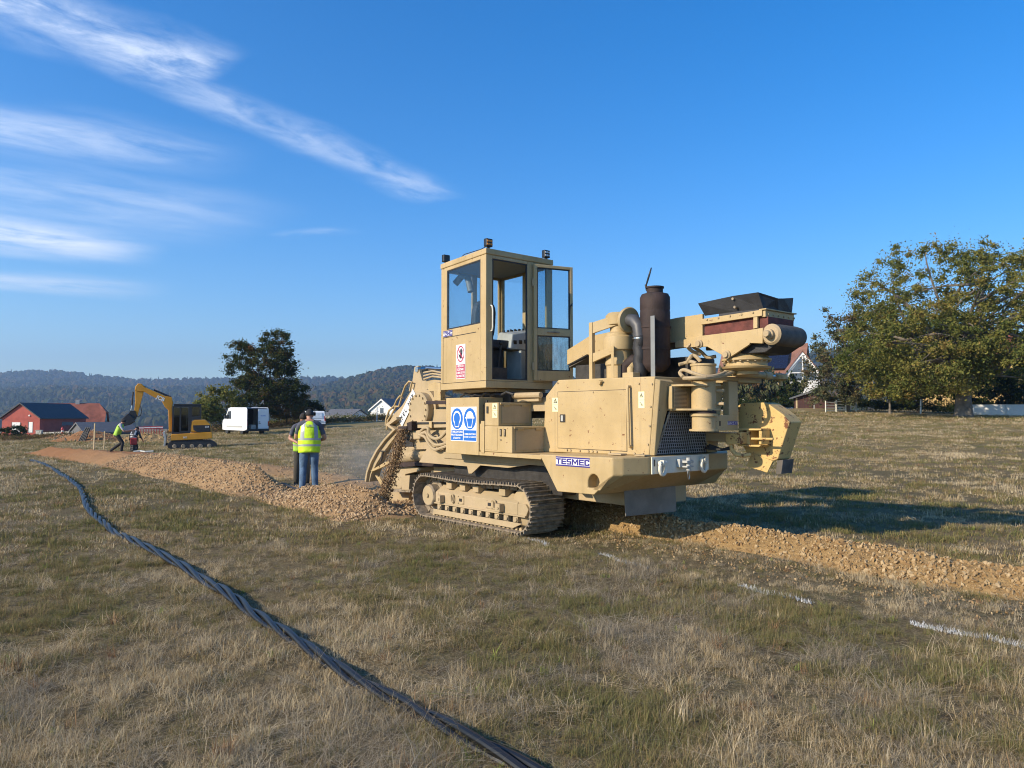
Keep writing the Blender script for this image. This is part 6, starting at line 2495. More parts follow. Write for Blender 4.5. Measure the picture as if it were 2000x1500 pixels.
def gable_house(name, base, rz, W, L, He, Hr, wall, roof, label, cat='house', over=0.3, ridge_along='y'):
    """local: x across (gable width W), y along the ridge (length L), front gable at y=0"""
    r = empty(name, base, rz, label, cat)
    m_ = MB()
    m_.prism([(-W / 2, -1.0), (W / 2, -1.0), (W / 2, He), (0, Hr), (-W / 2, He)], 'y', 0, L)
    obj('wall', m_, M[wall], r)
    th = 0.16
    sl = (Hr - He) / (W / 2)
    for sgn in (-1, 1):
        m_ = MB()
        xe = sgn * (W / 2 + over)
        ze = He - sl * over
        m_.prism([(0, Hr + 0.03), (xe, ze + 0.03), (xe, ze + 0.03 + th), (0, Hr + 0.03 + th * 1.25)], 'y', -over, L + over)
        rf = obj('roof_slope', m_, M[roof], r)
    return r


def wbox(parent, name, mat, x0, x1, y0, y1, z0, z1, bevel=0):
    m_ = MB()
    m_.box(x0, x1, y0, y1, z0, z1)
    return obj(name, m_, M[mat], parent, bevel)


# red barn
bp0 = at_depth(77, 852, 110)
brz = math.atan2(-0.11, 0.994)
barn = gable_house('red_barn', bp0 + Vector((-3.03, 0.33, 0)), brz, 6.1, 10.0, 2.7, 4.75, 'red_board', 'slate', 'red boarded barn with dark slate roof at the far left', 'barn')
w_ = wbox(barn, 'door', 'white', -1.35, -0.05, -0.06, -0.005, 0.35, 2.05)
wbox(barn, 'door_frame', 'slate', -1.45, -1.352, -0.05, -0.004, 0.3, 2.1)
wbox(barn, 'window', 'white', 1.35, 1.95, -0.06, -0.005, 0.55, 2.1)
wbox(barn, 'window_frame', 'slate', 1.22, 1.348, -0.05, -0.004, 0.55, 2.15)
m_ = MB()
m_.lathe([(0.0, -0.14), (0.12, -0.12), (0.14, 0.0)], (1.4, 0, 3.05), 'y', 12)
obj('wall_lamp', m_, M['white'], barn)
wbox(barn, 'strip_window', 'window', 3.055, 3.10, 4.6, 7.0, 1.5, 2.05)
for k in range(14):
    wbox(barn, 'board_batten', 'red_board', -3.06, 3.06, -0.018, -0.004, 0.2 + k * 0.19, 0.215 + k * 0.19) if k * 0.19 + 0.215 < 2.7 and not (0.3 < k * 0.19 + 0.2 < 2.15) else None
# hip-roofed house behind it
p = at_depth(150, 852, 126)
h2 = empty('tiled_house', p, R(22), 'pale green house with steep red tiled half-hipped roof behind the barn', 'house')
m_ = MB()
m_.prism([(-3.2, -1.5), (3.2, -1.5), (3.2, 1.85), (1.2, 3.9), (-1.2, 3.9), (-3.2, 1.85)], 'x', -5, 4.2)
obj('wall', m_, M['mint'], h2)
m_ = MB()
E_ = 0.35
z0_, zr = 1.2, 5.6
fr_q = [(-5.3, -4.2, z0_), (4.5, -4.2, z0_), (4.5, -1.5, 4.1), (3.2, 0, zr), (-4.4, 0, zr), (-5.3, -1.4, 4.2)]
m_.add(fr_q + [(x, y + 0.05, z - 0.22) for (x, y, z) in fr_q], [tuple(range(6)), tuple(range(11, 5, -1))] + [(i, i + 6, (i + 1) % 6 + 6, (i + 1) % 6) for i in range(6)])
obj('roof_slope', m_, M['tile_red'], h2)
m_ = MB()
bk = [(x, -y, z) for (x, y, z) in fr_q]
m_.add(bk + [(x, y - 0.05, z - 0.22) for (x, y, z) in bk], [tuple(range(6)), tuple(range(11, 5, -1))] + [(i, i + 6, (i + 1) % 6 + 6, (i + 1) % 6) for i in range(6)])
obj('roof_slope', m_, M['tile_red'], h2)
m_ = MB()
m_.hull([(4.45, -1.5, 3.95), (4.55, -1.5, 4.05), (4.55, 1.5, 4.05), (4.45, 1.5, 3.95)], [(3.1, -0.02, zr - 0.05), (3.22, -0.02, zr + 0.03), (3.22, 0.02, zr + 0.03), (3.1, 0.02, zr - 0.05)])
obj('half_hip', m_, M['tile_red'], h2)
for (y, z) in ((-1.0, 1.6), (0.9, 1.6)):
    wbox(h2, 'window', 'window', 4.205, 4.26, y - 0.4, y + 0.4, z - 0.2, z + 1.0)
wbox(h2, 'chimney', 'concrete', -0.3, 0.3, -0.2, 0.5, 5.2, 6.1)
# low grey shed and walls in front of the barn side
p = at_depth(150, 853, 101)
ls = gable_house('low_shed', p + Vector((0, 0, 0)), R(-38), 4.6, 7.0, 0.55, 1.75, 'roof_grey', 'roof_grey', 'low dark grey shed roof beside the barn', 'shed', 0.2)
p = at_depth(75, 856, 96)
cb = empty('utility_cabinet', p, R(10), 'small pale utility cabinet at the corner of the red barn', 'cabinet')
wbox(cb, 'body', 'concrete', -0.35, 0.35, 0, 0.4, -0.2, 1.0, 0.01)
wbox(cb, 'lid', 'white_dirty', -0.39, 0.39, -0.04, 0.44, 1.002, 1.06)
wbox(cb, 'door', 'white_dirty', -0.30, 0.30, -0.02, -0.003, 0.05, 0.92)
p0, p1 = at_depth(84, 851, 98), at_depth(135, 850, 97)
m_ = MB()
m_.hull([tuple(p0 + Vector((0, 0, -.6))), tuple(p1 + Vector((0, 0, -.6))), tuple(p1 + Vector((0, .25, -.6))), tuple(p0 + Vector((0, .25, -.6)))], [tuple(p0 + Vector((0, 0, .45))), tuple(p1 + Vector((0, 0, .5))), tuple(p1 + Vector((0, .25, .5))), tuple(p0 + Vector((0, .25, .45)))])
tag(obj('garden_wall', m_, M['concrete']), 'low pale concrete wall in front of the grey shed', 'wall')
p0, p1 = at_depth(100, 853, 92), at_depth(136, 859, 86)
m_ = MB()
m_.hull([tuple(p0 + Vector((0, 0, -.3))), tuple(p1 + Vector((0, 0, -.3))), tuple(p1 + Vector((.8, .6, -.3))), tuple(p0 + Vector((.8, .6, -.3)))], [tuple(p0 + Vector((0, 0, .2))), tuple(p1 + Vector((0, 0, .22))), tuple(p1 + Vector((.8, .6, .22))), tuple(p0 + Vector((.8, .6, .2)))])
tag(obj('kerb_slab', m_, M['render_white']), 'pale concrete kerb slab lying by the rubble heap', 'slab')
# fire hydrant
p = at_depth(122, 849, 95)
hy = empty('fire_hydrant', p, 0, 'red fire hydrant in front of the low concrete wall', 'hydrant')
m_ = MB()
m_.lathe([(0.16, -0.2), (0.16, 0.12), (0.13, 0.14), (0.13, 0.70), (0.17, 0.73), (0.17, 0.80), (0.12, 0.9), (0.05, 0.97), (0.0, 0.98)], (0, 0, 0), 'z', 14)
obj('body', m_, M['red_plastic'], hy, smooth=True)
for s in (-1, 1):
    m_ = MB()
    m_.lathe([(0.09, 0), (0.09, 0.12), (0.11, 0.12), (0.11, 0.17)], (0, 0, 0), 'x', 12)
    o = obj('outlet', m_, M['red_plastic'], hy)
    o.location = (0, 0, 0.62)
    o.rotation_euler = (0, 0, 0 if s > 0 else math.pi)
m_ = MB()
m_.lathe([(0.135, 0.35), (0.14, 0.35), (0.14, 0.55), (0.135, 0.55)], (0, 0, 0), 'z', 14)
obj('band', m_, M['white'], hy)
# distant white house
p = at_depth(746, 813, 170)
wh = gable_house('white_house', p, R(-25), 6.4, 9, 1.6, 3.9, 'render_white', 'roof_grey', 'distant white gabled house left of the machine', 'house', 0.35)
wbox(wh, 'window', 'window', -0.5, 0.4, -0.06, -0.005, 0.7, 1.9)
for sgn in (-1, 1):
    m_ = MB()
    m_.prism([(0, 3.95), (sgn * 3.55, 1.38), (sgn * 3.55, 1.12), (0, 3.65)], 'y', -0.42, -0.352)
    obj('verge_board', m_, M['white'], wh)
p = at_depth(702, 815, 165)
wh2 = gable_house('low_house', p, R(62), 5, 8, 0.5, 1.6, 'render_white', 'roof_grey', 'low dark-roofed house left of the distant white house', 'house', 0.4)
p = at_depth(1594, 800, 112)
# tiled house on the right with the glazed gable
rh = gable_house('gabled_house', p + Vector((0, 4, 0)), R(62), 9.5, 12, 5.6, 10.2, 'render_white', 'tile_brown', 'white house with brown tiled roof and glazed gable behind the garden trees', 'house', 0.5)
gd = at_depth(1569, 800, 106)
dg = gable_house('dormer', (0, 0, 0), 0, 4.6, 5, 5.2, 8.3, 'render_white', 'tile_brown', None, None, 0.25)
dg.parent = rh
dg.matrix_world = Matrix.Translation(gd) @ Matrix.Rotation(R(-14), 4, 'Z')
p_rel = rh.matrix_basis.inverted() @ (Matrix.Translation(gd) @ Matrix.Rotation(R(-14), 4, 'Z'))
dg.matrix_basis = p_rel
for ch in list(dg.children):
    if ch.name.startswith('wall'):
        ch.name = 'gable_wall'
m_ = MB()
m_.prism([(-1.75, 4.2), (1.75, 4.2), (1.75, 5.3), (0, 7.55), (-1.75, 5.3)], 'y', -0.09, -0.01)
obj('gable_glazing', m_, M['window'], dg)
m_ = MB()
for sgn in (-1, 1):
    m_.prism([(0, 8.25), (sgn * 2.55, 5.05), (sgn * 2.55, 4.75), (0, 7.8)], 'y', -0.16, -0.095)
m_.box(-0.09, 0.09, -0.15, -0.10, 4.2, 7.7)
m_.box(-1.8, 1.8, -0.15, -0.10, 5.2, 5.34)
obj('glazing_frame', m_, M['white'], dg)
m_ = MB()
m_.prism([(-4.75 - 0.2, 5.95), (-1.6, 9.1), (-1.7, 9.2), (-5.0, 6.05)], 'y', 2.0, 7.5)
o = obj('solar_panel', m_, M['solar'], rh)
o.location = (0, 0, 0.28)
# brown shed
p = at_depth(1592, 799, 81)
sh = gable_house('garden_shed', p, R(-16), 3.9, 3.2, 1.25, 1.9, 'shed_brown', 'roof_grey', 'brown boarded garden shed beside the white rail fence', 'shed', 0.4)
wbox(sh, 'door', 'shed_brown', 0.3, 1.1, -0.05, -0.004, 0.0, 1.35)
wbox(sh, 'corner_board', 'wood', -1.97, -1.80, -0.05, -0.004, 0.0, 1.25)
for k in range(12):
    wbox(sh, 'plank', 'shed_brown', -1.75 + k * 0.165, -1.75 + k * 0.165 + 0.15, -0.022, -0.004, 0.0, 1.2)
# white rail fence: three panels
for k, (px0, px1, lab) in enumerate(((1613, 1632, 'leftmost panel of the white rail fence by the shed'), (1634, 1652, 'middle panel of the white rail fence by the shed'), (1655, 1672, 'rightmost panel of the white rail fence by the shed'))):
    a, b = at_depth(px0, 806 - k * 2, 72 + k), at_depth(px1, 805 - k * 2, 72.6 + k)
    d = b - a
    r = empty('rail_fence', a, math.atan2(d.y, d.x), lab, 'fence', 'white rail fence panels')
    Ln = d.length
    for x in (0, Ln):
        wbox(r, 'post', 'white_dirty', x - 0.045, x + 0.045, -0.045, 0.045, -0.4, 1.15)
    for j in range(4 if k < 2 else 2):
        z = [0.18, 0.45, 0.72, 1.0][j] if k < 2 else [0.45, 1.0][j]
        wbox(r, 'rail', 'white_dirty', 0.046, Ln - 0.046, -0.015, 0.015, z - 0.05, z + 0.05)
# white garden wall right
a, b = at_depth(1892, 808, 70), at_depth(2120, 800, 66)
d = b - a
gw_ = empty('garden_wall', a, math.atan2(d.y, d.x), 'long low white garden wall to the right of the walnut trunk', 'wall')
for k in range(3):
    x0 = d.length / 3 * k
    wbox(gw_, 'wall_section', 'render_white', x0 + 0.02, x0 + d.length / 3 - 0.02, 0, 0.2, -0.6, 0.82)
    wbox(gw_, 'coping', 'concrete', x0, x0 + d.length / 3 - 0.01, -0.03, 0.23, 0.822, 0.87)
# yellow house
p = at_depth(1968, 780, 98)
yh = gable_house('yellow_house', p, R(80), 8, 9, 5.6, 9.0, 'render_yellow', 'tile_red', 'ochre house with red roof glimpsed through the walnut leaves', 'house', 0.5)
for (y, z) in ((2.6, 2.6), (6.0, 2.6)):
    wbox(yh, 'window', 'window', -4.06, -4.005, y - 0.5, y + 0.5, z, z + 1.4)
    wbox(yh, 'window_sill', 'white', -4.12, -4.004, y - 0.6, y + 0.6, z - 0.12, z - 0.005)
# stakes and posts
for (px, py, d, h, w, mt, nm, lab) in ((1798, 802, 66, 1.0, 0.05, 'white', 'marker_post', 'thin white marker post left of the walnut trunk'), (736, 822, 92, 1.7, 0.05, 'white', 'marker_post', 'thin white marker post in front of the distant white house'),
                                       (1590, 800, 79, 1.3, 0.04, 'grey_pale', 'fence_post', 'thin grey post in front of the brown shed'), (183, 880, 37, 1.35, 0.035, 'wood', 'survey_stake', 'raw wooden survey stake left of the stooping worker'), (203, 872, 44, 0.9, 0.03, 'wood', 'survey_stake', 'shorter wooden stake behind the stooping worker')):
    p = at_depth(px, py, d)
    m_ = MB()
    m_.hull([(p.x - w, p.y - w, p.z - 0.3), (p.x + w, p.y - w, p.z - 0.3), (p.x + w, p.y + w, p.z - 0.3), (p.x - w, p.y + w, p.z - 0.3)], [(p.x - w * 0.8 + 0.03, p.y - w * .8, p.z + h), (p.x + w * 0.8 + 0.03, p.y - w * .8, p.z + h), (p.x + w * .8 + 0.03, p.y + w * .8, p.z + h), (p.x - w * .8 + 0.03, p.y + w * .8, p.z + h)])
    tag(obj(nm, m_, M[mt]), lab, 'post')
# ================================================================== triplex cable on the grass
cab_px = [(60, 893), (90, 905), (120, 925), (150, 945), (162, 965), (168, 988), (200, 1018), (232, 1041), (330, 1091), (430, 1150), (500, 1198), (600, 1260), (700, 1320), (800, 1368), (900, 1430), (1000, 1482), (1090, 1530), (1230, 1610), (1400, 1720)]
CP = []
for (px, py) in cab_px:
    r = pix_ray(px, py)
    t_ = (0.05 - EYE) / r.z
    CP.append(Vector((r.x * t_, r.y * t_, 0)))


def catmull(P, step):
    Q = []
    for i in range(len(P) - 1):
        p0, p1, p2, p3 = P[max(i - 1, 0)], P[i], P[i + 1], P[min(i + 2, len(P) - 1)]
        n = max(2, int((p2 - p1).length / step))
        for s in np.linspace(0, 1, n, endpoint=False):
            Q.append(0.5 * ((2 * p1) + (-p0 + p2) * s + (2 * p0 - 5 * p1 + 4 * p2 - p3) * s * s + (-p0 + 3 * p1 - 3 * p2 + p3) * s ** 3))
    Q.append(P[-1])
    return Q


CQ = catmull(CP, 0.05)
zs_ = TZ(np.array([p.x for p in CQ]), np.array([p.y for p in CQ]))
cbl = empty('power_cable', (CQ[0].x, CQ[0].y, zs_[0]), 0, 'three twisted black power cables snaking across the grass in the foreground', 'cable')
M['cable'] = simple('black_cable_sheath', (0.009, 0.0092, 0.0098), 0.40, 0, 0.25, 3.0, 0.05, 40)
RS = 0.022
for k in range(3):
    pts = []
    s = 0.0
    for i, p in enumerate(CQ):
        if i:
            s += (p - CQ[i - 1]).length
        d = (CQ[min(i + 1, len(CQ) - 1)] - CQ[max(i - 1, 0)]).normalized()
        sd = Vector((-d.y, d.x, 0))
        a = 2 * math.pi * (s / 1.8 + 0.14 * math.sin(s * 0.9) + k / 3)
        wob = 1.05 + 0.18 * math.sin(s * 1.9 + k) + 0.15 * math.sin(s * 0.7 + 2 * k)
        q = p + sd * (RS * 1.17 * wob * math.cos(a)) + Vector((0, 0, zs_[i] + 0.014 + RS * 1.2 + RS * 1.15 * math.sin(a) + 0.012 * math.sin(s * 0.8)))
        pts.append(q - cbl.location)
    m_ = MB()
    m_.tube(pts, RS, 10)
    obj('cable_strand', m_, M['cable'], cbl, smooth=True)

# ================================================================== sprayed white setting-out marks
m_pm, t, b = new_mat('marking_chalk')
pos = t.new('ShaderNodeNewGeometry').outputs['Position']
t.set(b, 'Base Color', t.ramp(t.noise(pos, 30.0, 4.0, 0.7), [(0.35, (0.33, 0.32, 0.28)), (0.6, (0.68, 0.68, 0.66))]))
t.set(b, 'Roughness', 0.9)


def paint_mark(p0, p1, w, label, seed, dens=1600):
    rs = np.random.default_rng(seed)
    a, b = at_ground(*p0), at_ground(*p1)
    d = b - a
    L = d.length
    n = int(dens * L)
    s = rs.random(n)
    off = rs.normal(0, w / 2, n) + 0.03 * np.sin(s * 7 + seed)
    nx, ny = -d.y / L, d.x / L
    x, y = a.x + d.x * s + nx * off, a.y + d.y * s + ny * off
    z = TZ(x, y)
    V_, F_ = [], []
    for i in range(n):                                 # chalked blades: short whitened slivers of grass
        h = rs.uniform(0.012, 0.05)
        an = rs.uniform(0, 6.28)
        le = rs.uniform(0.2, 0.9) * h
        ww = rs.uniform(0.002, 0.005)
        cx, sx_ = math.cos(an), math.sin(an)
        o = len(V_)
        V_ += [(x[i] - sx_ * ww, y[i] + cx * ww, z[i] + 0.004), (x[i] + sx_ * ww, y[i] - cx * ww, z[i] + 0.004), (x[i] + cx * le, y[i] + sx_ * le, z[i] + h)]
        F_.append((o, o + 1, o + 2))
    me = bpy.data.meshes.new('paint_mark')
    me.from_pydata(V_, [], F_)
    me.materials.append(m_pm)
    o = obj('paint_mark', me, None)
    return tag(o, label, 'marking', 'sprayed marks on the grass')


def at_ground(px, py):
    r = pix_ray(px, py)
    t_ = -EYE / r.z
    return Vector((r.x * t_, r.y * t_, 0))


paint_mark((1168, 1086), (1262, 1112), 0.035, 'short white sprayed mark on the grass nearest the machine', 1, 300)
paint_mark((1440, 1145), (1585, 1182), 0.035, 'white sprayed mark on the grass between two others', 2, 420)
paint_mark((1778, 1219), (2080, 1290), 0.035, 'long white sprayed mark on the grass at the right edge', 3, 700)
paint_mark((1032, 1052), (1075, 1066), 0.05, 'faint white sprayed patch beside the track', 4, 260)


# ================================================================== people
def mat_cloth(name, col, var=0.2):
    return simple(name, col, 0.85, 0, var, 7.0, 0.8, 13)


M['skin'] = simple('skin', (0.42, 0.22, 0.145), 0.55, 0, 0.1)
M['jeans'] = mat_cloth('blue_jeans', (0.085, 0.145, 0.235), 0.35)
M['dark_trousers'] = mat_cloth('dark_trousers', (0.018, 0.018, 0.020))
M['grey_trousers'] = mat_cloth('grey_brown_trousers', (0.05, 0.045, 0.035))
M['shirt_grey'] = mat_cloth('dark_grey_shirt', (0.075, 0.080, 0.105))
M['shirt_pale'] = mat_cloth('pale_grey_shirt', (0.40, 0.40, 0.42))
M['shirt_dark'] = mat_cloth('dark_shirt', (0.03, 0.03, 0.035))
M['boots'] = mat_cloth('dusty_boots', (0.075, 0.062, 0.05))
M['hair'] = mat_cloth('dark_hair', (0.022, 0.017, 0.014))
M['cap'] = mat_cloth('black_cap', (0.02, 0.02, 0.021))
M['hivis'] = simple('hi_vis_yellow', (0.62, 0.86, 0.02), 0.7, 0, 0.10, 9.0, 0.6, 12)
M['hivis_green'] = simple('hi_vis_lime', (0.36, 0.60, 0.05), 0.7, 0, 0.1, 9.0, 0.2, 25)
M['hivis_dark'] = mat_cloth('navy_vest', (0.02, 0.022, 0.03))
M['reflect'] = simple('reflective_tape', (0.36, 0.37, 0.38), 0.4, 0.2, 0.06)


def person(loc, rz, label, cloth, lean=0.0, head_pitch=0.0, knees=None, hands=None, vest='hivis', vest_stripes=True, cap='hair', scale=1.0, belly=1.0, vest_len=0.80, letters=None, muffs=False):
    """local: +y is where the person faces; knees/hands give joint positions"""
    root = empty('person', loc, rz, label, 'person')
    hipz = 0.90
    (klx, kly, klz, alx, aly), (krx, kry, krz, arx, ary) = knees or ((-0.11, 0.02, 0.49, -0.12, 0.0), (0.11, 0.02, 0.49, 0.12, 0.0))
    c, s = math.cos(lean), math.sin(lean)
    pivot = Vector((0, 0, hipz + 0.05))

    def tor(x, y, z):
        """upright torso coordinates, bent forward about the hips"""
        q = Vector((x, y, z)) - pivot
        return Vector((q.x, q.y * c + q.z * s, q.z * c - q.y * s)) + pivot
    neck = tor(0, 0.0, 1.47)
    hp = lean + head_pitch
    hc, hs_ = math.cos(hp), math.sin(hp)

    def hd(x, y, z):
        return neck + Vector((x, y * hc + z * hs_, z * hc - y * hs_))
    V_, E_, Rd, lab = [], [], [], []

    def vtx(p, r, l, par=None):
        V_.append(Vector(p))
        Rd.append(r if isinstance(r, tuple) else (r, r))
        lab.append(l)
        if par is not None:
            E_.append((par, len(V_) - 1))
        return len(V_) - 1
    pel = vtx((0, 0, hipz + 0.03), (0.155 * belly, 0.12 * belly), 1)
    wai = vtx(tor(0, 0.01, 1.08), (0.15 * belly, 0.115 * belly), 2, pel)
    che = vtx(tor(0, 0.015, 1.25), (0.165, 0.125), 2, wai)
    sho = vtx(tor(0, 0.0, 1.38), (0.13, 0.10), 2, che)
    nk = vtx(hd(0, 0, 0.0), 0.058, 0, sho)
    h1 = vtx(hd(0, 0.012, 0.075), (0.066, 0.078), 0, nk)
    h2_ = vtx(hd(0, 0.016, 0.14), (0.076, 0.096), 0, h1)
    h3 = vtx(hd(0, 0.008, 0.205), (0.066, 0.082), 0, h2_)
    vtx(hd(0, 0.112, 0.125), 0.014, 0, h2_)           # nose
    for sg in (-1, 1):
        vtx(hd(sg * 0.086, 0.0, 0.125), 0.014, 0, h2_)    # ears
    for sg, (kx, ky, kz, ax, ay) in ((-1, (klx, kly, klz, alx, aly)), (1, (krx, kry, krz, arx, ary))):
        h_ = vtx((sg * 0.095, 0, hipz - 0.03), (0.108, 0.115), 1, pel)
        th = vtx((Vector((sg * 0.095, 0, hipz - 0.03)) + Vector((kx, ky, kz))) / 2, 0.098, 1, h_)
        kn = vtx((kx, ky, kz), 0.078, 1, th)
        cf = vtx((Vector((kx, ky, kz)) * 0.6 + Vector((ax, ay, 0.09)) * 0.4) + Vector((0, -0.015, 0)), 0.076, 1, kn)
        an = vtx((ax, ay, 0.10), 0.066, 1, cf)
        hl = vtx((ax, ay - 0.01, 0.05), 0.052, 3, an)
        vtx((ax + sg * 0.02, ay + 0.17, 0.036), (0.046, 0.034), 3, hl)
    for sg, hand in ((-1, hands[0]), (1, hands[1])):
        elb, wr = Vector(hand[0]), Vector(hand[1])
        sj = vtx(tor(sg * 0.185, 0.0, 1.375), 0.068, 2, sho)
        ua = vtx((tor(sg * 0.195, 0, 1.36) + elb) / 2, 0.056, 2, sj)
        el = vtx(elb, 0.044, 4, ua)
        fa = vtx((elb * 0.65 + wr * 0.35), 0.043, 0, el)
        w = vtx(wr, 0.029, 0, fa)
        d = (wr - elb).normalized()
        side = d.cross(Vector((0, 0, 1)))
        side = side.normalized() if side.length > 1e-3 else Vector((1, 0, 0))
        pl_ = vtx(wr + d * 0.06, (0.038, 0.024), 0, w)
        curl = side.cross(d).normalized()
        if curl.z > 0:
            curl = -curl
        for j, (o_, ln) in enumerate(((-0.030, 0.072), (-0.010, 0.082), (0.010, 0.077), (0.029, 0.060))):
            f1 = vtx(wr + d * 0.098 + side * o_, 0.0095, 0, pl_)
            f2 = vtx(wr + d * (0.098 + ln * 0.5) + side * o_ + curl * 0.012, 0.0085, 0, f1)
            vtx(wr + d * (0.098 + ln * 0.75) + side * o_ + curl * 0.045, 0.0075, 0, f2)
        t1 = vtx(wr + d * 0.045 - side * sg * 0.045 + curl * 0.01, 0.011, 0, pl_)
        vtx(wr + d * 0.085 - side * sg * 0.055 + curl * 0.03, 0.009, 0, t1)
    me = bpy.data.meshes.new('body')
    me.from_pydata([tuple(v) for v in V_], E_, [])
    o = obj('body', me, None, root)
    sk = o.modifiers.new('skin', 'SKIN')
    sk.use_smooth_shade = True
    for i, sv in enumerate(me.skin_vertices[0].data):
        sv.radius = Rd[i]
        sv.use_root = (i == 0)
    o.modifiers.new('sub', 'SUBSURF').levels = 2
    mods = o.modifiers['sub']
    mods.render_levels = 2
    bm2 = bake(o)
    for k in ('skin', cloth[0], cloth[1], cloth[2], cloth[1] if cloth[3] else 'skin'):
        bm2.materials.append(M[k])
    # which garment a face belongs to: the nearest bone
    A = np.array([V_[a] for a, b in E_])
    B = np.array([V_[b] for a, b in E_])
    LB = [lab[b] for a, b in E_]
    for p in bm2.polygons:
        q = np.array(p.center)
        t_ = np.clip(((q - A) * (B - A)).sum(1) / np.maximum(((B - A) ** 2).sum(1), 1e-9), 0, 1)
        dd = np.linalg.norm(A + (B - A) * t_[:, None] - q, axis=1)
        i = int(dd.argmin())
        a_, b_ = E_[i]
        l = lab[b_] if t_[i] > 0.45 else lab[a_]
        p.material_index = l
        p.use_smooth = True
    # hair or cap
    hm = MB()
    rings, ns = 7, 16
    for i in range(rings):
        ph = (i / (rings - 1)) * (math.pi * 0.56)
        rr = math.sin(ph)
        for k in range(ns):
            a = 2 * math.pi * k / ns
            back = 0.030 * (1 - math.sin(a)) * (i / (rings - 1))
            hm.v.append(tuple(hd(0.090 * rr * math.cos(a), 0.008 + 0.110 * rr * math.sin(a) - (0.004 if math.sin(a) < 0 else 0), 0.150 + 0.098 * math.cos(ph) - back * 1.3)))
    for i in range(rings - 1):
        for k in range(ns):
            hm.f.append((i * ns + k, i * ns + (k + 1) % ns, (i + 1) * ns + (k + 1) % ns, (i + 1) * ns + k))
            hm.mi.append(0)
    if cap == 'cap':
        o_ = len(hm.v)
        for k in range(7):
            a = math.pi * (0.2 + 0.6 * k / 6)
            hm.v.append(tuple(hd(0.085 * math.cos(a), 0.10 * math.sin(a) + 0.01, 0.165)))
            hm.v.append(tuple(hd(0.080 * math.cos(a), 0.10 * math.sin(a) + 0.085, 0.150)))
        for k in range(6):
            hm.f.append((o_ + 2 * k, o_ + 2 * k + 1, o_ + 2 * k + 3, o_ + 2 * k + 2))
            hm.mi.append(0)
    ho_ = obj('cap' if cap == 'cap' else 'hair', hm, M[cap], root, smooth=True, angle=60)
    sd_ = ho_.modifiers.new('thick', 'SOLIDIFY')
    sd_.thickness = 0.008
    if muffs:
        mm = MB()
        for sg in (-1, 1):
            c0 = hd(sg * 0.092, 0.0, 0.125)
            mm.lathe([(0.0, 0.03 * sg), (0.035, 0.025 * sg), (0.04, 0.0), (0.03, -0.01 * sg)], tuple(c0), 'x', 12)
        mm.tube([hd(0.105 * math.cos(a), -0.05 + 0.0 * a, 0.13 + 0.12 * math.sin(a)) for a in np.linspace(0, math.pi, 11)], 0.008, 6)
        obj('ear_defenders', mm, M['black_gloss'], root, smooth=True)
    if vest:
        vm = MB()
        ns, nr = 28, 16
        for i in range(nr + 1):
            f = i / nr
            z = vest_len + (1.455 - vest_len) * f
            if f < 0.72:
                rx = 0.190 * belly + 0.02 * math.sin(f * 4) + (0.012 if f < 0.06 else 0)
                ry = 0.155 * belly
            else:
                g = (f - 0.72) / 0.28
                rx = (0.205) * (1 - g ** 2.2) + 0.095 * g ** 2.2
                ry = 0.150 * (1 - g ** 2) + 0.085 * g ** 2
            for k in range(ns):
                a = 2 * math.pi * k / ns
                fold = 1 + 0.02 * math.sin(5 * a + 3 * f) * (1 - f)
                vm.v.append(tuple(tor(rx * fold * math.cos(a), 0.012 + ry * fold * math.sin(a), z)))
        for i in range(nr):
            for k in range(ns):
                a = (2 * math.pi * (k + .5) / ns) % (2 * math.pi)
                f = (i + .5) / nr
                if f > 0.66 and abs(math.cos(a)) > 0.93 and f < 0.93:
                    continue                            # armholes
                vm.f.append((i * ns + k, i * ns + (k + 1) % ns, (i + 1) * ns + (k + 1) % ns, (i + 1) * ns + k))
                band = i in (3, 4) and i == 3 or i == 6
                strap = f > 0.42 and 0.52 < abs(math.cos(a)) < 0.74 and math.sin(a) < 1
                vm.mi.append(1 if vest_stripes and (band or strap) else 0)
        me = bpy.data.meshes.new('vest')
        me.from_pydata(vm.v, [], vm.f)
        me.materials.append(M[vest])
        me.materials.append(M['reflect'])
        me.polygons.foreach_set('material_index', vm.mi)
        vo = obj('vest', me, None, root, smooth=True, angle=80)
        q = vo.modifiers.new('thick', 'SOLIDIFY')
        q.thickness = 0.010
        if letters:
            tm = text_mesh('lettering', letters, 0.062, M['reflect'], 0.001, 0.001)
            lo_ = obj('lettering', tm, None, vo)
            pp = tor(0, -0.150, 1.335)
            lo_.location = pp
            lo_.rotation_euler = (R(90) - lean, 0, 0)
    root.scale = (scale,) * 3
    return root


def face_dir(x, y):
    """rotation that turns +y to (x, y)"""
    return math.atan2(-x, y)


# the man in the yellow vest on the bank, seen from behind
def on_bank(u, v):
    w = Wl(u, v)
    return Vector((w.x, w.y, tz(w.x, w.y) + float(bank_h(np.array([u]), np.array([v]))[0])))


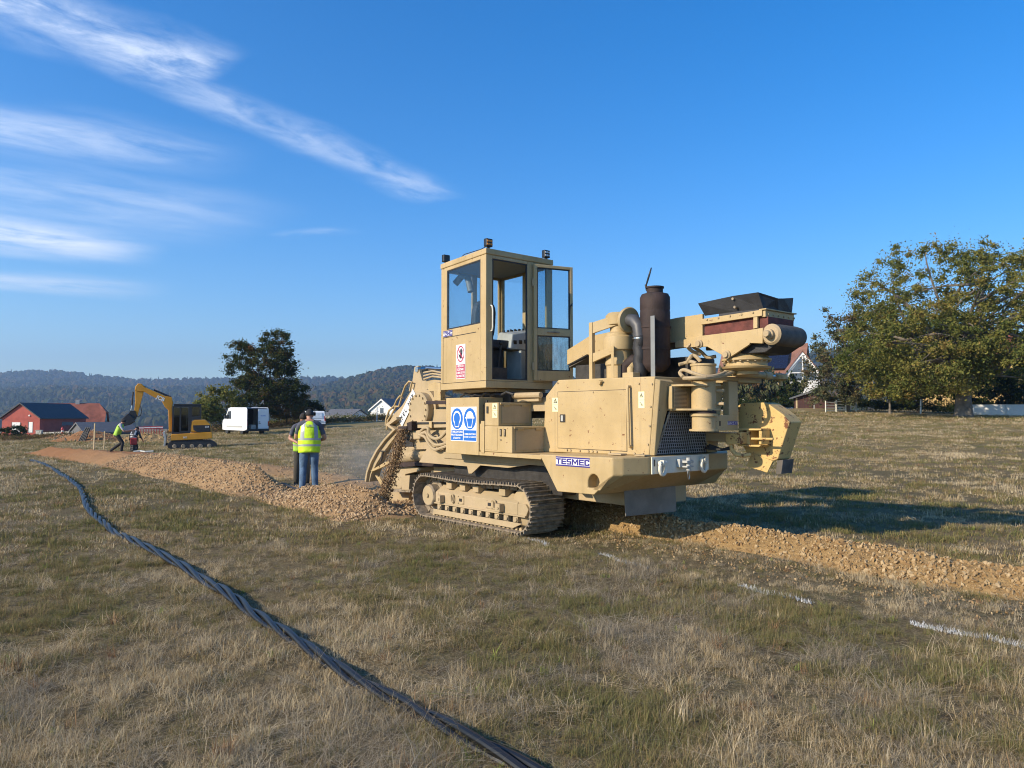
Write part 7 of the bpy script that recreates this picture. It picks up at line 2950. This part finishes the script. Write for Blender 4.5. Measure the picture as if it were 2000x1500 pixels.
W1 = at_depth(603, 962, 15.4)
u1, v1 = to_uv(W1.x, W1.y)
W1 = on_bank(u1, v1)
person(W1 + Vector((0, 0, 0.0)), face_dir(-0.25, 1), 'man in yellow hi-vis vest and blue jeans standing with his back turned', ('jeans', 'shirt_grey', 'boots', False), 0.06, 0.38,
       ((-0.115, 0.03, 0.49, -0.13, 0.0), (0.105, 0.03, 0.49, 0.125, 0.02)), (((-0.27, 0.06, 1.10), (-0.12, 0.27, 1.06)), ((0.31, 0.05, 1.09), (0.16, 0.27, 1.02))), 'hivis', True, 'cap', 1.02, 1.08, 0.80, 'TESMEC', True)
W2 = at_depth(589, 950, 17.0)
u2, v2 = to_uv(W2.x, W2.y)
W2 = on_bank(u2, v2)
person(W2, face_dir(0.5, -1), 'man in dull green vest half hidden behind the man in yellow', ('grey_trousers', 'shirt_grey', 'boots', False), 0.12, 0.30, None,
       (((-0.28, 0.04, 1.10), (-0.16, 0.25, 1.05)), ((0.28, 0.04, 1.10), (0.18, 0.26, 1.03))), 'hivis_green', True, 'hair', 1.0, 1.0, 0.82)
W3 = at_depth(228, 886, 36.5)
W3.z = tz(W3.x, W3.y) + 0.06
person(W3, face_dir(1, 0.35), 'man stooping forward in lime vest, pale shirt and dark trousers', ('dark_trousers', 'shirt_pale', 'boots', False), 0.36, 0.25,
       ((-0.12, 0.18, 0.48, -0.16, -0.30), (0.12, 0.28, 0.50, 0.13, 0.22)), (((-0.26, 0.34, 1.02), (-0.18, 0.58, 1.05)), ((0.26, 0.34, 1.05), (0.16, 0.60, 1.10))), 'hivis_green', False, 'hair', 1.0, 1.0, 0.84)
W4 = at_depth(259, 876, 40)
W4.z = tz(W4.x, W4.y) - 0.25
person(W4, face_dir(0.15, 1), 'man in dark clothes with striped yellow braces bending beside the excavator bucket', ('dark_trousers', 'shirt_dark', 'boots', True), 0.45, 0.5,
       ((-0.14, 0.16, 0.48, -0.16, -0.04), (0.14, 0.16, 0.48, 0.16, -0.04)), (((-0.32, 0.22, 1.0), (-0.24, 0.45, 0.85)), ((0.32, 0.22, 1.0), (0.26, 0.46, 0.85))), 'hivis_dark', True, 'hair', 1.0, 1.0, 0.86)
# red rammer standing beside him
p = at_depth(261, 882, 38)
p.z = tz(p.x, p.y) + 0.03
rm = empty('trench_rammer', p, R(20), 'red trench rammer standing in front of the man in dark clothes', 'rammer')
m_ = MB()
m_.box(-0.13, 0.13, -0.16, 0.16, 0.0, 0.07)
m_.lathe([(0.09, 0.07), (0.11, 0.12), (0.09, 0.17), (0.11, 0.22), (0.09, 0.27), (0.11, 0.32), (0.09, 0.38)], (0, 0, 0), 'z', 14)
obj('foot', m_, M['black'], rm, 0.01)
m_ = MB()
m_.box(-0.15, 0.15, -0.13, 0.13, 0.38, 0.72)
obj('engine_cover', m_, M['red_plastic'], rm, 0.03)
m_ = MB()
m_.tube([(-0.18, 0.1, 0.5), (-0.18, -0.3, 0.85), (0.18, -0.3, 0.85), (0.18, 0.1, 0.5)], 0.018, 8)
obj('handle', m_, M['steel_dark'], rm)

# ================================================================== vans
M['van_white'] = simple('van_white', (0.80, 0.80, 0.80), 0.25, 0, 0.03, 2.0)
M['tail'] = simple('red_lamp', (0.35, 0.02, 0.02), 0.2)


def wheel_set(root, xs, ys, r, w):
    for x in xs:
        for y in ys:
            m_ = MB()
            m_.lathe([(r * 0.6, -w / 2), (r * 0.95, -w / 2), (r, -w * 0.35), (r, w * 0.35), (r * 0.95, w / 2), (r * 0.6, w / 2)], (x, y, r), 'x', 22)
            wh_ = obj('wheel', m_, M['black'], root, smooth=True)
            m_ = MB()
            m_.lathe([(0.0, -w * 0.45), (r * 0.3, -w * 0.48), (r * 0.6, -w * 0.42), (r * 0.6, w * 0.42), (r * 0.3, w * 0.48), (0, w * 0.45)], (x, y, r), 'x', 18)
            obj('rim', m_, M['grey_pale'], wh_, smooth=True)


def big_van(loc, rz, label):
    r = empty('delivery_van', loc, rz, label, 'van')
    W, H, L = 0.98, 2.35, 5.2
    prof = [(0.02, 0.42), (0.02, 2.18), (0.12, 2.33), (3.5, 2.36), (3.9, 2.28), (4.55, 1.45), (5.1, 1.22), (5.2, 0.9), (5.18, 0.38), (4.6, 0.34), (0.5, 0.34)]
    for sg in (-1, 1):
        m_ = MB()
        xo, xi = sg * W, sg * (W - 0.05)
        m_.prism(prof, 'x', min(xo, xi), max(xo, xi))
        obj('side_panel', m_, M['van_white'], r, 0.02)
    m_ = MB()
    m_.prism([(0.12, 2.31), (3.5, 2.34), (3.9, 2.26), (3.88, 2.22), (3.5, 2.29), (0.1, 2.27)], 'x', -W + 0.052, W - 0.052)
    obj('roof', m_, M['van_white'], r)
    m_ = MB()
    m_.box(-W + 0.052, W - 0.052, 0.05, 3.0, 0.38, 0.48)
    m_.box(-W + 0.052, W - 0.052, 3.0, 3.06, 0.38, 2.28)
    obj('load_floor', m_, M['steel_dark'], r)
    m_ = MB()
    m_.prism([(3.07, 0.36), (3.07, 2.24), (3.5, 2.26), (3.86, 2.2), (4.5, 1.42), (5.05, 1.18), (5.14, 0.9), (5.12, 0.38)], 'x', -W + 0.053, W - 0.053)
    obj('cab_body', m_, M['van_white'], r, 0.02)
    m_ = MB()
    m_.prism([(3.92, 2.18), (4.52, 1.47), (4.55, 1.50), (3.95, 2.22)], 'x', -W + 0.1, W - 0.1)
    obj('windscreen', m_, M['glass_dark'], r)
    for sg in (-1, 1):
        m_ = MB()
        m_.prism([(3.25, 1.35), (4.4, 1.35), (3.95, 2.0), (3.3, 2.05)], 'x', sg * (W + 0.002), sg * (W + 0.012))
        obj('door_window', m_, M['glass_dark'], r)
        m_ = MB()
        m_.box(min(sg * (W + 0.05), sg * (W + 0.22)), max(sg * (W + 0.05), sg * (W + 0.22)), 4.1, 4.22, 1.35, 1.7)
        obj('wing_mirror', m_, M['black'], r, 0.03)
        m_ = MB()
        m_.box(min(sg * (W + 0.001), sg * (W + 0.03)), max(sg * (W + 0.001), sg * (W + 0.03)), 0.9, 4.2, 0.62, 0.76)
        obj('rub_strip', m_, M['grey_pale'], r)
    wheel_set(r, (-0.84, 0.84), (1.05, 4.25), 0.33, 0.24)
    # rear: right door shut, left door swung open
    m_ = MB()
    m_.box(0.02, W - 0.002, -0.03, 0.018, 0.50, 2.2)
    dr = obj('rear_door', m_, M['van_white'], r, 0.02)
    m_ = MB()
    m_.box(0.06, 0.20, -0.045, -0.031, 1.05, 1.12)
    m_.box(0.06, 0.24, -0.045, -0.031, 0.93, 0.97)
    obj('door_handle', m_, M['black'], dr)
    tm = text_mesh('lettering', 'TECHNIC', 0.16, M['sign_blue'], 0.002, 0.001)
    o = obj('lettering', tm, None, dr)
    o.rotation_euler = (R(90), 0, 0)
    o.location = (0.48, -0.033, 1.62)
    o.scale = (0.7, 1, 1)
    m_ = MB()
    m_.box(-0.97, -0.02, -0.03, 0.018, 0.50, 2.2)
    d2 = MB()
    d2.box(0.0, 0.94, -0.045, 0.0, 0.50, 2.2)
    o = obj('rear_door', d2, M['van_white'], r, 0.02)
    o.location = (-W + 0.0, 0.0, 0)
    o.rotation_euler = (0, 0, R(-110))
    m_ = MB()
    m_.box(-W - 0.02, W + 0.02, -0.14, -0.035, 0.30, 0.50)
    obj('rear_bumper', m_, M['black'], r, 0.03)
    for sg in (-1, 1):
        m_ = MB()
        m_.box(min(sg * (W - 0.09), sg * (W + 0.004)), max(sg * (W - 0.09), sg * (W + 0.004)), -0.05, -0.032, 0.75, 1.15)
        obj('tail_lamp', m_, M['tail'], r, 0.01)
    for (x0, x1, y0, y1, z0, z1) in ((-0.9, -0.55, 0.6, 2.9, 0.9, 0.93), (-0.9, -0.55, 0.6, 2.9, 1.35, 1.38), (-0.9, -0.55, 0.6, 2.9, 1.8, 1.83)):
        m_ = MB()
        m_.box(x0, x1, y0, y1, z0, z1)
        obj('shelf', m_, M['grey'], r)
    m_ = MB()
    m_.box(-0.45, 0.0, 0.3, 0.9, 0.482, 0.85)
    obj('tool_crate', m_, M['grey_pale'], r, 0.02)
    return r


p = at_depth(503, 849, 64)
big_van(Vector((p.x, p.y, tz(p.x, p.y))), R(43), 'tall white delivery van with one rear door open, parked by the pear tree')


def small_van(loc, rz, label):
    r = empty('small_van', loc, rz, label, 'van')
    W = 0.92
    prof = [(0.0, 0.35), (0.02, 0.9), (0.18, 1.75), (0.30, 1.88), (2.9, 1.90), (3.3, 1.80), (3.85, 1.2), (4.6, 1.0), (4.75, 0.7), (4.72, 0.32), (0.3, 0.30)]
    m_ = MB()
    vs, fs = [], []
    n = len(prof)
    for x in (-1, -0.9, 0.9, 1):
        for (y, z) in prof:
            k = 1.0 - 0.12 * max(0, (z - 1.0)) if abs(x) == 1 else 1.0
            zz_ = z if abs(x) < 1 else z - (0.05 if z > 1.7 else 0)
            vs.append((x * W * k, y, zz_))
    for i in range(3):
        for k in range(n):
            fs.append((i * n + k, i * n + (k + 1) % n, (i + 1) * n + (k + 1) % n, (i + 1) * n + k))
    fs += [tuple(range(n - 1, -1, -1)), tuple(range(3 * n, 4 * n))]
    m_.add(vs, fs)
    obj('body', m_, M['van_white'], r, 0.03)
    m_ = MB()
    m_.hull([(-0.62, 0.02, 1.12), (0.62, 0.02, 1.12), (0.62, 0.05, 1.12), (-0.62, 0.05, 1.12)], [(-0.56, 0.125, 1.70), (0.56, 0.125, 1.70), (0.56, 0.16, 1.70), (-0.56, 0.16, 1.70)])
    obj('rear_panel', m_, simple('pale_glass', (0.62, 0.66, 0.70), 0.25), r)
    m_ = MB()
    m_.box(-0.45, 0.45, -0.03, 0.0, 0.82, 0.95)
    m_.box(-W + 0.02, W - 0.02, -0.012, 0.01, 0.72, 0.735)
    obj('handle_strip', m_, M['grey'], r)
    for sg in (-1, 1):
        m_ = MB()
        m_.hull([(sg * 0.86 - 0.05, -0.01, 0.85), (sg * 0.86 + 0.05, -0.01, 0.85), (sg * 0.86 + 0.05, 0.1, 0.85), (sg * 0.86 - 0.05, 0.1, 0.85)], [(sg * 0.83 - 0.05, 0.07, 1.35), (sg * 0.83 + 0.05, 0.07, 1.35), (sg * 0.83 + 0.05, 0.18, 1.35), (sg * 0.83 - 0.05, 0.18, 1.35)])
        obj('tail_lamp', m_, M['tail'], r)
        m_ = MB()
        m_.prism([(2.3, 1.15), (3.6, 1.15), (3.15, 1.68), (2.35, 1.72)], 'x', min(sg * 0.885, sg * 0.925), max(sg * 0.885, sg * 0.925))
        obj('door_window', m_, M['glass_dark'], r)
        m_ = MB()
        m_.box(min(sg * 0.94, sg * 1.12), max(sg * 0.94, sg * 1.12), 3.1, 3.22, 1.1, 1.32)
        obj('wing_mirror', m_, M['black'], r, 0.03)
    m_ = MB()
    m_.box(-W, W, -0.06, 0.2, 0.30, 0.55)
    obj('rear_bumper', m_, M['black'], r, 0.03)
    wheel_set(r, (-0.80, 0.80), (0.85, 3.9), 0.32, 0.2)
    return r


p = at_depth(618, 838, 77)
small_van(Vector((p.x, p.y, tz(p.x, p.y))), R(22), 'small white van seen from behind, beyond the two men')

# ================================================================== mini excavator
exo = at_depth(370, 877, 44.5)
EX = empty('mini_excavator', (exo.x, exo.y, tz(exo.x, exo.y)), R(23.5), 'yellow and black mini excavator reaching its arm over the trench', 'excavator')
M['dig_yellow'] = painted('digger_yellow', (0.66, 0.285, 0.012), dust_amt=0.15, rough=0.4, streak=0.1)
M['glass_dig'] = glass_mat('smoked_glass', (0.26, 0.30, 0.30), 1.0)
ex_z0 = 877


def ez(x, y):
    return ((200 + x * .115) - 370) * 0.0281, (ex_z0 - (730 + y * .115)) * 0.0307


def eplate(name, pts, y0, y1, mat, bevel=0.02, par=None):
    m_ = MB()
    m_.prism([ez(*q) for q in pts], 'y', y0, y1)
    return obj(name, m_, M[mat], par or EX, bevel)


for (y0, y1) in ((-1.0, -0.6), (0.6, 1.0)):
    tk = eplate('track', [(1130, 1180), (1180, 1150), (1850, 1150), (1930, 1185), (1950, 1230), (1920, 1270), (1850, 1285), (1180, 1285), (1120, 1250), (1112, 1215)], y0, y1, 'black', 0.02)
    for k in range(5):
        a = ez(1230 + k * 145, 1232)
        m_ = MB()
        m_.lathe([(0.0, y0 - 0.02), (0.10, y0 - 0.02), (0.12, y0), (0.12, y0 + 0.05)], (a[0], 0, a[1]), 'y', 14)
        obj('road_wheel', m_, M['steel_worn'], tk)
    for k in range(22):
        a = ez(1135 + k * 36.5, 1287)
        m_ = MB()
        m_.box(a[0] - 0.035, a[0] + 0.035, y0 - 0.01, y1 + 0.01, a[1] - 0.025, a[1] + 0.01)
        obj('track_lug', m_, M['black'], tk)
        b = ez(1180 + k * 31, 1148)
        m_ = MB()
        m_.box(b[0] - 0.03, b[0] + 0.03, y0 - 0.01, y1 + 0.01, b[1] - 0.01, b[1] + 0.03)
        obj('track_lug', m_, M['black'], tk)
m_ = MB()
m_.box(-0.8, 0.75, -0.6, 0.6, 0.30, 0.62)
m_.lathe([(0.5, 0.60), (0.5, 0.72)], (0.15, 0, 0), 'z', 24)
obj('undercarriage', m_, M['steel_dark'], EX)
eplate('slew_deck', [(1165, 1050), (1180, 1035), (1850, 1000), (1860, 1100), (1780, 1120), (1165, 1140)], -0.92, 0.92, 'dig_yellow', 0.03)
eplate('engine_cover', [(1500, 1000), (1500, 830), (1560, 795), (1740, 795), (1830, 870), (1850, 1000)], -0.90, 0.92, 'dig_yellow', 0.05)
sp_ = eplate('side_vent', [(1530, 890), (1820, 885), (1828, 995), (1600, 1003), (1540, 965)], -0.915, -0.902, 'black', 0)
lg_ = text_mesh('lettering', 'JCB', 0.13, M['white'], 0.002, 0.004)
o = obj('lettering', lg_, None, sp_)
o.rotation_euler = (R(90), 0, 0)
a = ez(1768, 915)
o.location = (a[0], -0.918, a[1])
cabx = eplate('cab_frame_rear', [(1460, 800), (1460, 540), (1650, 535), (1670, 560), (1665, 790), (1500, 800)], 0.35, 0.42, 'black', 0.01)
cab_out = [(1178, 1030), (1185, 570), (1215, 545), (1650, 533), (1668, 560), (1668, 790), (1500, 800), (1490, 1030)]
for (y0, y1) in ((-0.90, -0.84), (0.10, 0.16)):
    # frame bars round the cab openings
    for q in ([(1178, 1030), (1185, 570), (1212, 572), (1206, 1030)], [(1205, 545), (1650, 533), (1668, 575), (1205, 590)], [(1305, 590), (1330, 590), (1330, 1030), (1305, 1030)], [(1450, 585), (1510, 585), (1510, 800), (1480, 1030), (1450, 1030)], [(1640, 575), (1668, 575), (1668, 790), (1640, 790)], [(1511, 740), (1639, 735), (1639, 790), (1511, 798)], [(1207, 1000), (1304, 1000), (1304, 1030), (1207, 1030)], [(1331, 980), (1449, 980), (1449, 1030), (1331, 1030)]):
        eplate('cab_bar', q, y0, y1, 'black', 0)
    for q in ([(1213, 592), (1304, 592), (1304, 999), (1207, 999)], [(1331, 592), (1449, 588), (1449, 979), (1331, 979)], [(1511, 588), (1639, 580), (1639, 734), (1511, 739)]):
        eplate('cab_pane', q, y0 + 0.025, y0 + 0.032, 'glass_dig', 0)
m_ = MB()
a, b = ez(1200, 548), ez(1668, 533)
m_.box(a[0], b[0], -0.92, 0.18, a[1] - 0.02, a[1] + 0.05)
obj('cab_roof', m_, M['black'], EX, 0.02)
m_ = MB()
a, b = ez(1350, 900), ez(1450, 780)
m_.box(a[0], b[0], -0.6, -0.15, a[1] - 0.1, a[1] + 0.02)
m_.box(b[0] - 0.1, b[0] + 0.02, -0.6, -0.15, a[1], b[1] + 0.2)
obj('seat', m_, M['grey'], EX, 0.03)
# boom, arm and grab
boom = eplate('boom', [(1125, 1000), (1110, 640), (1050, 580), (1000, 490), (700, 330), (600, 325), (548, 310), (558, 245), (600, 190), (655, 195), (720, 255), (1060, 400), (1165, 415), (1185, 510), (1172, 600), (1180, 1000)], 0.28, 0.56, 'dig_yellow', 0.03)
lg_ = text_mesh('lettering', 'JCB', 0.30, M['white'], 0.002, 0.012)
o = obj('lettering', lg_, None, boom)
a = ez(975, 440)
o.matrix_local = Matrix.Translation((a[0], 0.276, a[1])) @ Matrix.Rotation(R(26), 4, 'Y') @ Matrix.Rotation(R(90), 4, 'X')
eplate('boom_foot', [(1185, 1010), (1190, 740), (1230, 730), (1290, 860), (1290, 1010)], 0.20, 0.60, 'dig_yellow', 0.02)
arm = eplate('dipper_arm', [(552, 300), (560, 235), (640, 200), (690, 290), (690, 350), (640, 560), (600, 735), (560, 735), (545, 690), (560, 500)], 0.32, 0.52, 'dig_yellow', 0.02)
m_ = MB()
for (q0, q1, r_, nm) in (((690, 225), (870, 300), 0.03, 0), ((860, 295), (1150, 415), 0.055, 1), ((520, 330), (505, 560), 0.045, 1), ((505, 560), (492, 640), 0.028, 0)):
    a, b = ez(*q0), ez(*q1)
    mm = MB()
    mm.tube([(a[0], 0.42, a[1]), (b[0], 0.42, b[1])], r_, 10)
    obj('ram_barrel' if nm else 'ram_rod', mm, M['black' if nm else 'chrome'], EX, smooth=True)
eplate('boom_ram', [(1135, 1000), (1150, 620), (1175, 620), (1172, 1000)], 0.58, 0.68, 'grey_pale', 0.01)
m_ = MB()
P = [ez(640, 560), ez(660, 640), ez(650, 720), ez(610, 750), ez(560, 740)]
m_.tube([(q[0], 0.60, q[1]) for q in P], 0.022, 8)
obj('hydraulic_hose', m_, M['black'], EX, smooth=True)
eplate('grab_bracket', [(480, 650), (560, 640), (600, 740), (560, 800), (470, 800), (450, 700)], 0.26, 0.58, 'black', 0.02)
eplate('grab_bucket', [(450, 690), (540, 760), (560, 830), (480, 880), (390, 900), (350, 870), (340, 800), (380, 760)], 0.05, 0.80, 'black', 0.03)
eplate('grab_jaw', [(340, 790), (385, 750), (395, 770), (365, 900), (350, 895)], 0.1, 0.75, 'steel_dark', 0.01)
eplate('dozer_blade', [(1030, 1000), (1070, 990), (1095, 1100), (1080, 1230), (1050, 1230), (1060, 1100)], -0.95, 0.95, 'grey_pale', 0.01)
eplate('blade_arm', [(1080, 1180), (1240, 1200), (1240, 1240), (1080, 1220)], -0.45, -0.3, 'steel_dark', 0.01)
tm = text_mesh('lettering', '55Z', 0.12, M['white'], 0.002, 0.004)
o = obj('lettering', tm, None, EX)
a = ez(1400, 1090)
o.rotation_euler = (R(90), 0, 0)
o.location = (a[0], -0.925, a[1])

# ================================================================== rubble heap, barriers and pipes beyond the workers
def heap(name, c, rx, ry, h, seed, label, mat):
    rs = np.random.default_rng(seed)
    n = 36
    xs = np.linspace(-1.15, 1.15, n)
    X, Y = np.meshgrid(xs, xs, indexing='ij')
    rr = np.sqrt(X ** 2 + Y ** 2)
    Z = h * np.clip(1 - rr ** 1.6, -0.25, 1) * (1 + 0.35 * fbm(X * 3, Y * 3, 1.2, seed)) + 0.08 * fbm(X * 8, Y * 8, 1.5, seed + 1)
    Wx, Wy = c.x + X * rx, c.y + Y * ry
    Wz = TZ(Wx, Wy) + Z - 0.03
    idx = np.arange(n * n).reshape(n, n)
    f = np.stack([idx[:-1, :-1], idx[1:, :-1], idx[1:, 1:], idx[:-1, 1:]], -1).reshape(-1, 4)
    me = bpy.data.meshes.new(name)
    me.from_pydata(np.stack([Wx, Wy, Wz], -1).reshape(-1, 3).tolist(), [], f.tolist())
    me.materials.append(mat)
    o = obj(name, me, None)
    tag(o, label, 'heap')
    k = rs.integers(0, n * n, 420)
    pts = np.stack([Wx.ravel()[k] + rs.normal(0, 0.1, 420), Wy.ravel()[k] + rs.normal(0, 0.1, 420), Wz.ravel()[k] + 0.02], -1)
    pts = pts[Z.ravel()[k] > 0.03]
    s_ = 0.08 + 0.25 * rs.power(0.4, len(pts))
    st = instancer('heap_rubble', pts, rs.uniform(-3, 3, (len(pts), 3)), s_[:, None] * np.ones((1, 3)), rs.integers(0, 7, len(pts)), st_t if seed % 2 else st_o)
    tag(st, 'lumps of earth and stone on the ' + label.split(' heap')[0] + ' heap', kind='stuff')
    return o


heap('earth_heap', at_depth(175, 862, 60), 3.0, 2.4, 0.75, 71, 'reddish stony heap behind the stooping worker', M['soil'])
heap('earth_heap', at_depth(285, 866, 56), 2.4, 2.0, 0.55, 72, 'grey-brown rubble heap left of the mini excavator', M['soil_r'])
heap('earth_heap', at_depth(120, 862, 68), 2.2, 1.6, 0.40, 73, 'low pale rubble heap by the concrete kerb', M['soil'])
# red and white barriers stacked behind
for k in range(4):
    p = at_depth(274 + k * 12.5, 849, 62 + 0.4 * k)
    r = empty('site_barrier', Vector((p.x, p.y, tz(p.x, p.y))), R(20), ['leftmost red site barrier behind the rubble heap', 'second red site barrier from the left behind the rubble heap', 'third red site barrier from the left behind the rubble heap', 'red site barrier nearest the excavator bucket arm'][k], 'barrier', 'red site barriers')
    wbox(r, 'top_rail', 'red_plastic', -0.27, 0.27, -0.02, 0.02, 0.80, 1.0)
    wbox(r, 'bottom_rail', 'red_plastic', -0.27, 0.27, -0.02, 0.02, 0.15, 0.28)
    wbox(r, 'white_board', 'white', -0.26, 0.26, -0.028, -0.021, 0.86, 0.94)
    for x in (-0.24, -0.12, 0.0, 0.12, 0.24):
        wbox(r, 'bar', 'red_plastic', x - 0.02, x + 0.02, -0.015, 0.015, 0.281, 0.799)
    for x in (-0.22, 0.22):
        wbox(r, 'foot', 'black', x - 0.04, x + 0.04, -0.25, 0.25, 0.0, 0.06)
# black ducting leaning on the heap
p = at_depth(160, 862, 58)
dk = empty('duct_bundle', Vector((p.x, p.y, tz(p.x, p.y))), R(10), 'bundle of black plastic ducts leaning on the reddish heap', 'pipes')
for k in range(5):
    m_ = MB()
    x = -0.22 + k * 0.11
    m_.tube([(x, -0.1, -0.05), (x * 0.8 + 0.18, 0.05, 0.55), (x * 0.6 + 0.38, 0.15 + 0.03 * (k % 2), 1.1)], 0.055, 10)
    obj('duct', m_, M['black'], dk, smooth=True)
# black pipe lying over the bank at the men's feet
PP = [at_depth(528, 918, 17.2), at_depth(552, 938, 16.4), at_depth(578, 953, 15.6), at_depth(610, 966, 15.0), at_depth(650, 962, 14.9), at_depth(690, 950, 15.2)]
pts = []
for q in catmull(PP, 0.15):
    u_, v_ = to_uv(q.x, q.y)
    pts.append(Vector((q.x, q.y, tz(q.x, q.y) + float(bank_h(np.array([u_]), np.array([v_]))[0]) + 0.035)))
m_ = MB()
m_.tube(pts, 0.028, 8)
tag(obj('black_pipe', m_, M['black'], smooth=True), "black pipe lying on the spoil bank at the men's feet", 'pipe')
p = at_depth(240, 884, 36)
m_ = MB()
zz0 = tz(p.x, p.y) + 0.10
m_.tube([(p.x + 0.5, p.y, zz0), (p.x + 0.8, p.y + 0.1, zz0 + 0.03), (p.x + 1.1, p.y - 0.05, zz0), (p.x + 1.45, p.y + 0.05, zz0 + 0.02)], 0.05, 8)
tag(obj('grey_pipe', m_, M['grey_pale'], smooth=True), 'short grey pipe lying on the red soil beside the stooping worker', 'pipe')

# ================================================================== dust blown up by the digging chain
dm = bpy.data.materials.new('digging_dust')
dm.use_nodes = True
dt = NT(dm.node_tree)
dt.n.clear()
do = dt.new('ShaderNodeOutputMaterial')
oc = dt.new('ShaderNodeTexCoord').outputs['Object']
nz = dt.noise(oc, 1.6, 3.0, 0.6)
ln_ = dt.new('ShaderNodeVectorMath', {0: oc}, operation='LENGTH').outputs['Value']
sh_ = dt.maprange(ln_, 1.0, 0.15, 0, 1, True)
den = dt.math('MULTIPLY', sh_, dt.maprange(nz, 0.38, 0.72, 0.05, 1.0))
pvd = dt.new('ShaderNodeVolumePrincipled', {'Color': (0.93, 0.86, 0.76, 1), 'Density': dt.math('MULTIPLY', den, 0.42), 'Anisotropy': 0.2})
dt.l.new(pvd.outputs[0], do.inputs['Volume'])
bmq = bmesh.new()
bmesh.ops.create_icosphere(bmq, subdivisions=3, radius=1.0)
med = bpy.data.meshes.new('dust_cloud')
bmq.to_mesh(med)
bmq.free()
med.materials.append(dm)
du = obj('dust_cloud', med, None)
wc = Wl(-6.4, 1.3, 0.75)
du.location = wc
du.rotation_euler = (0, 0, math.atan2(UM.y, UM.x))
du.scale = (2.9, 1.5, 1.0)
tag(du, 'pale dust drifting behind the digging boom', 'dust', kind='stuff')
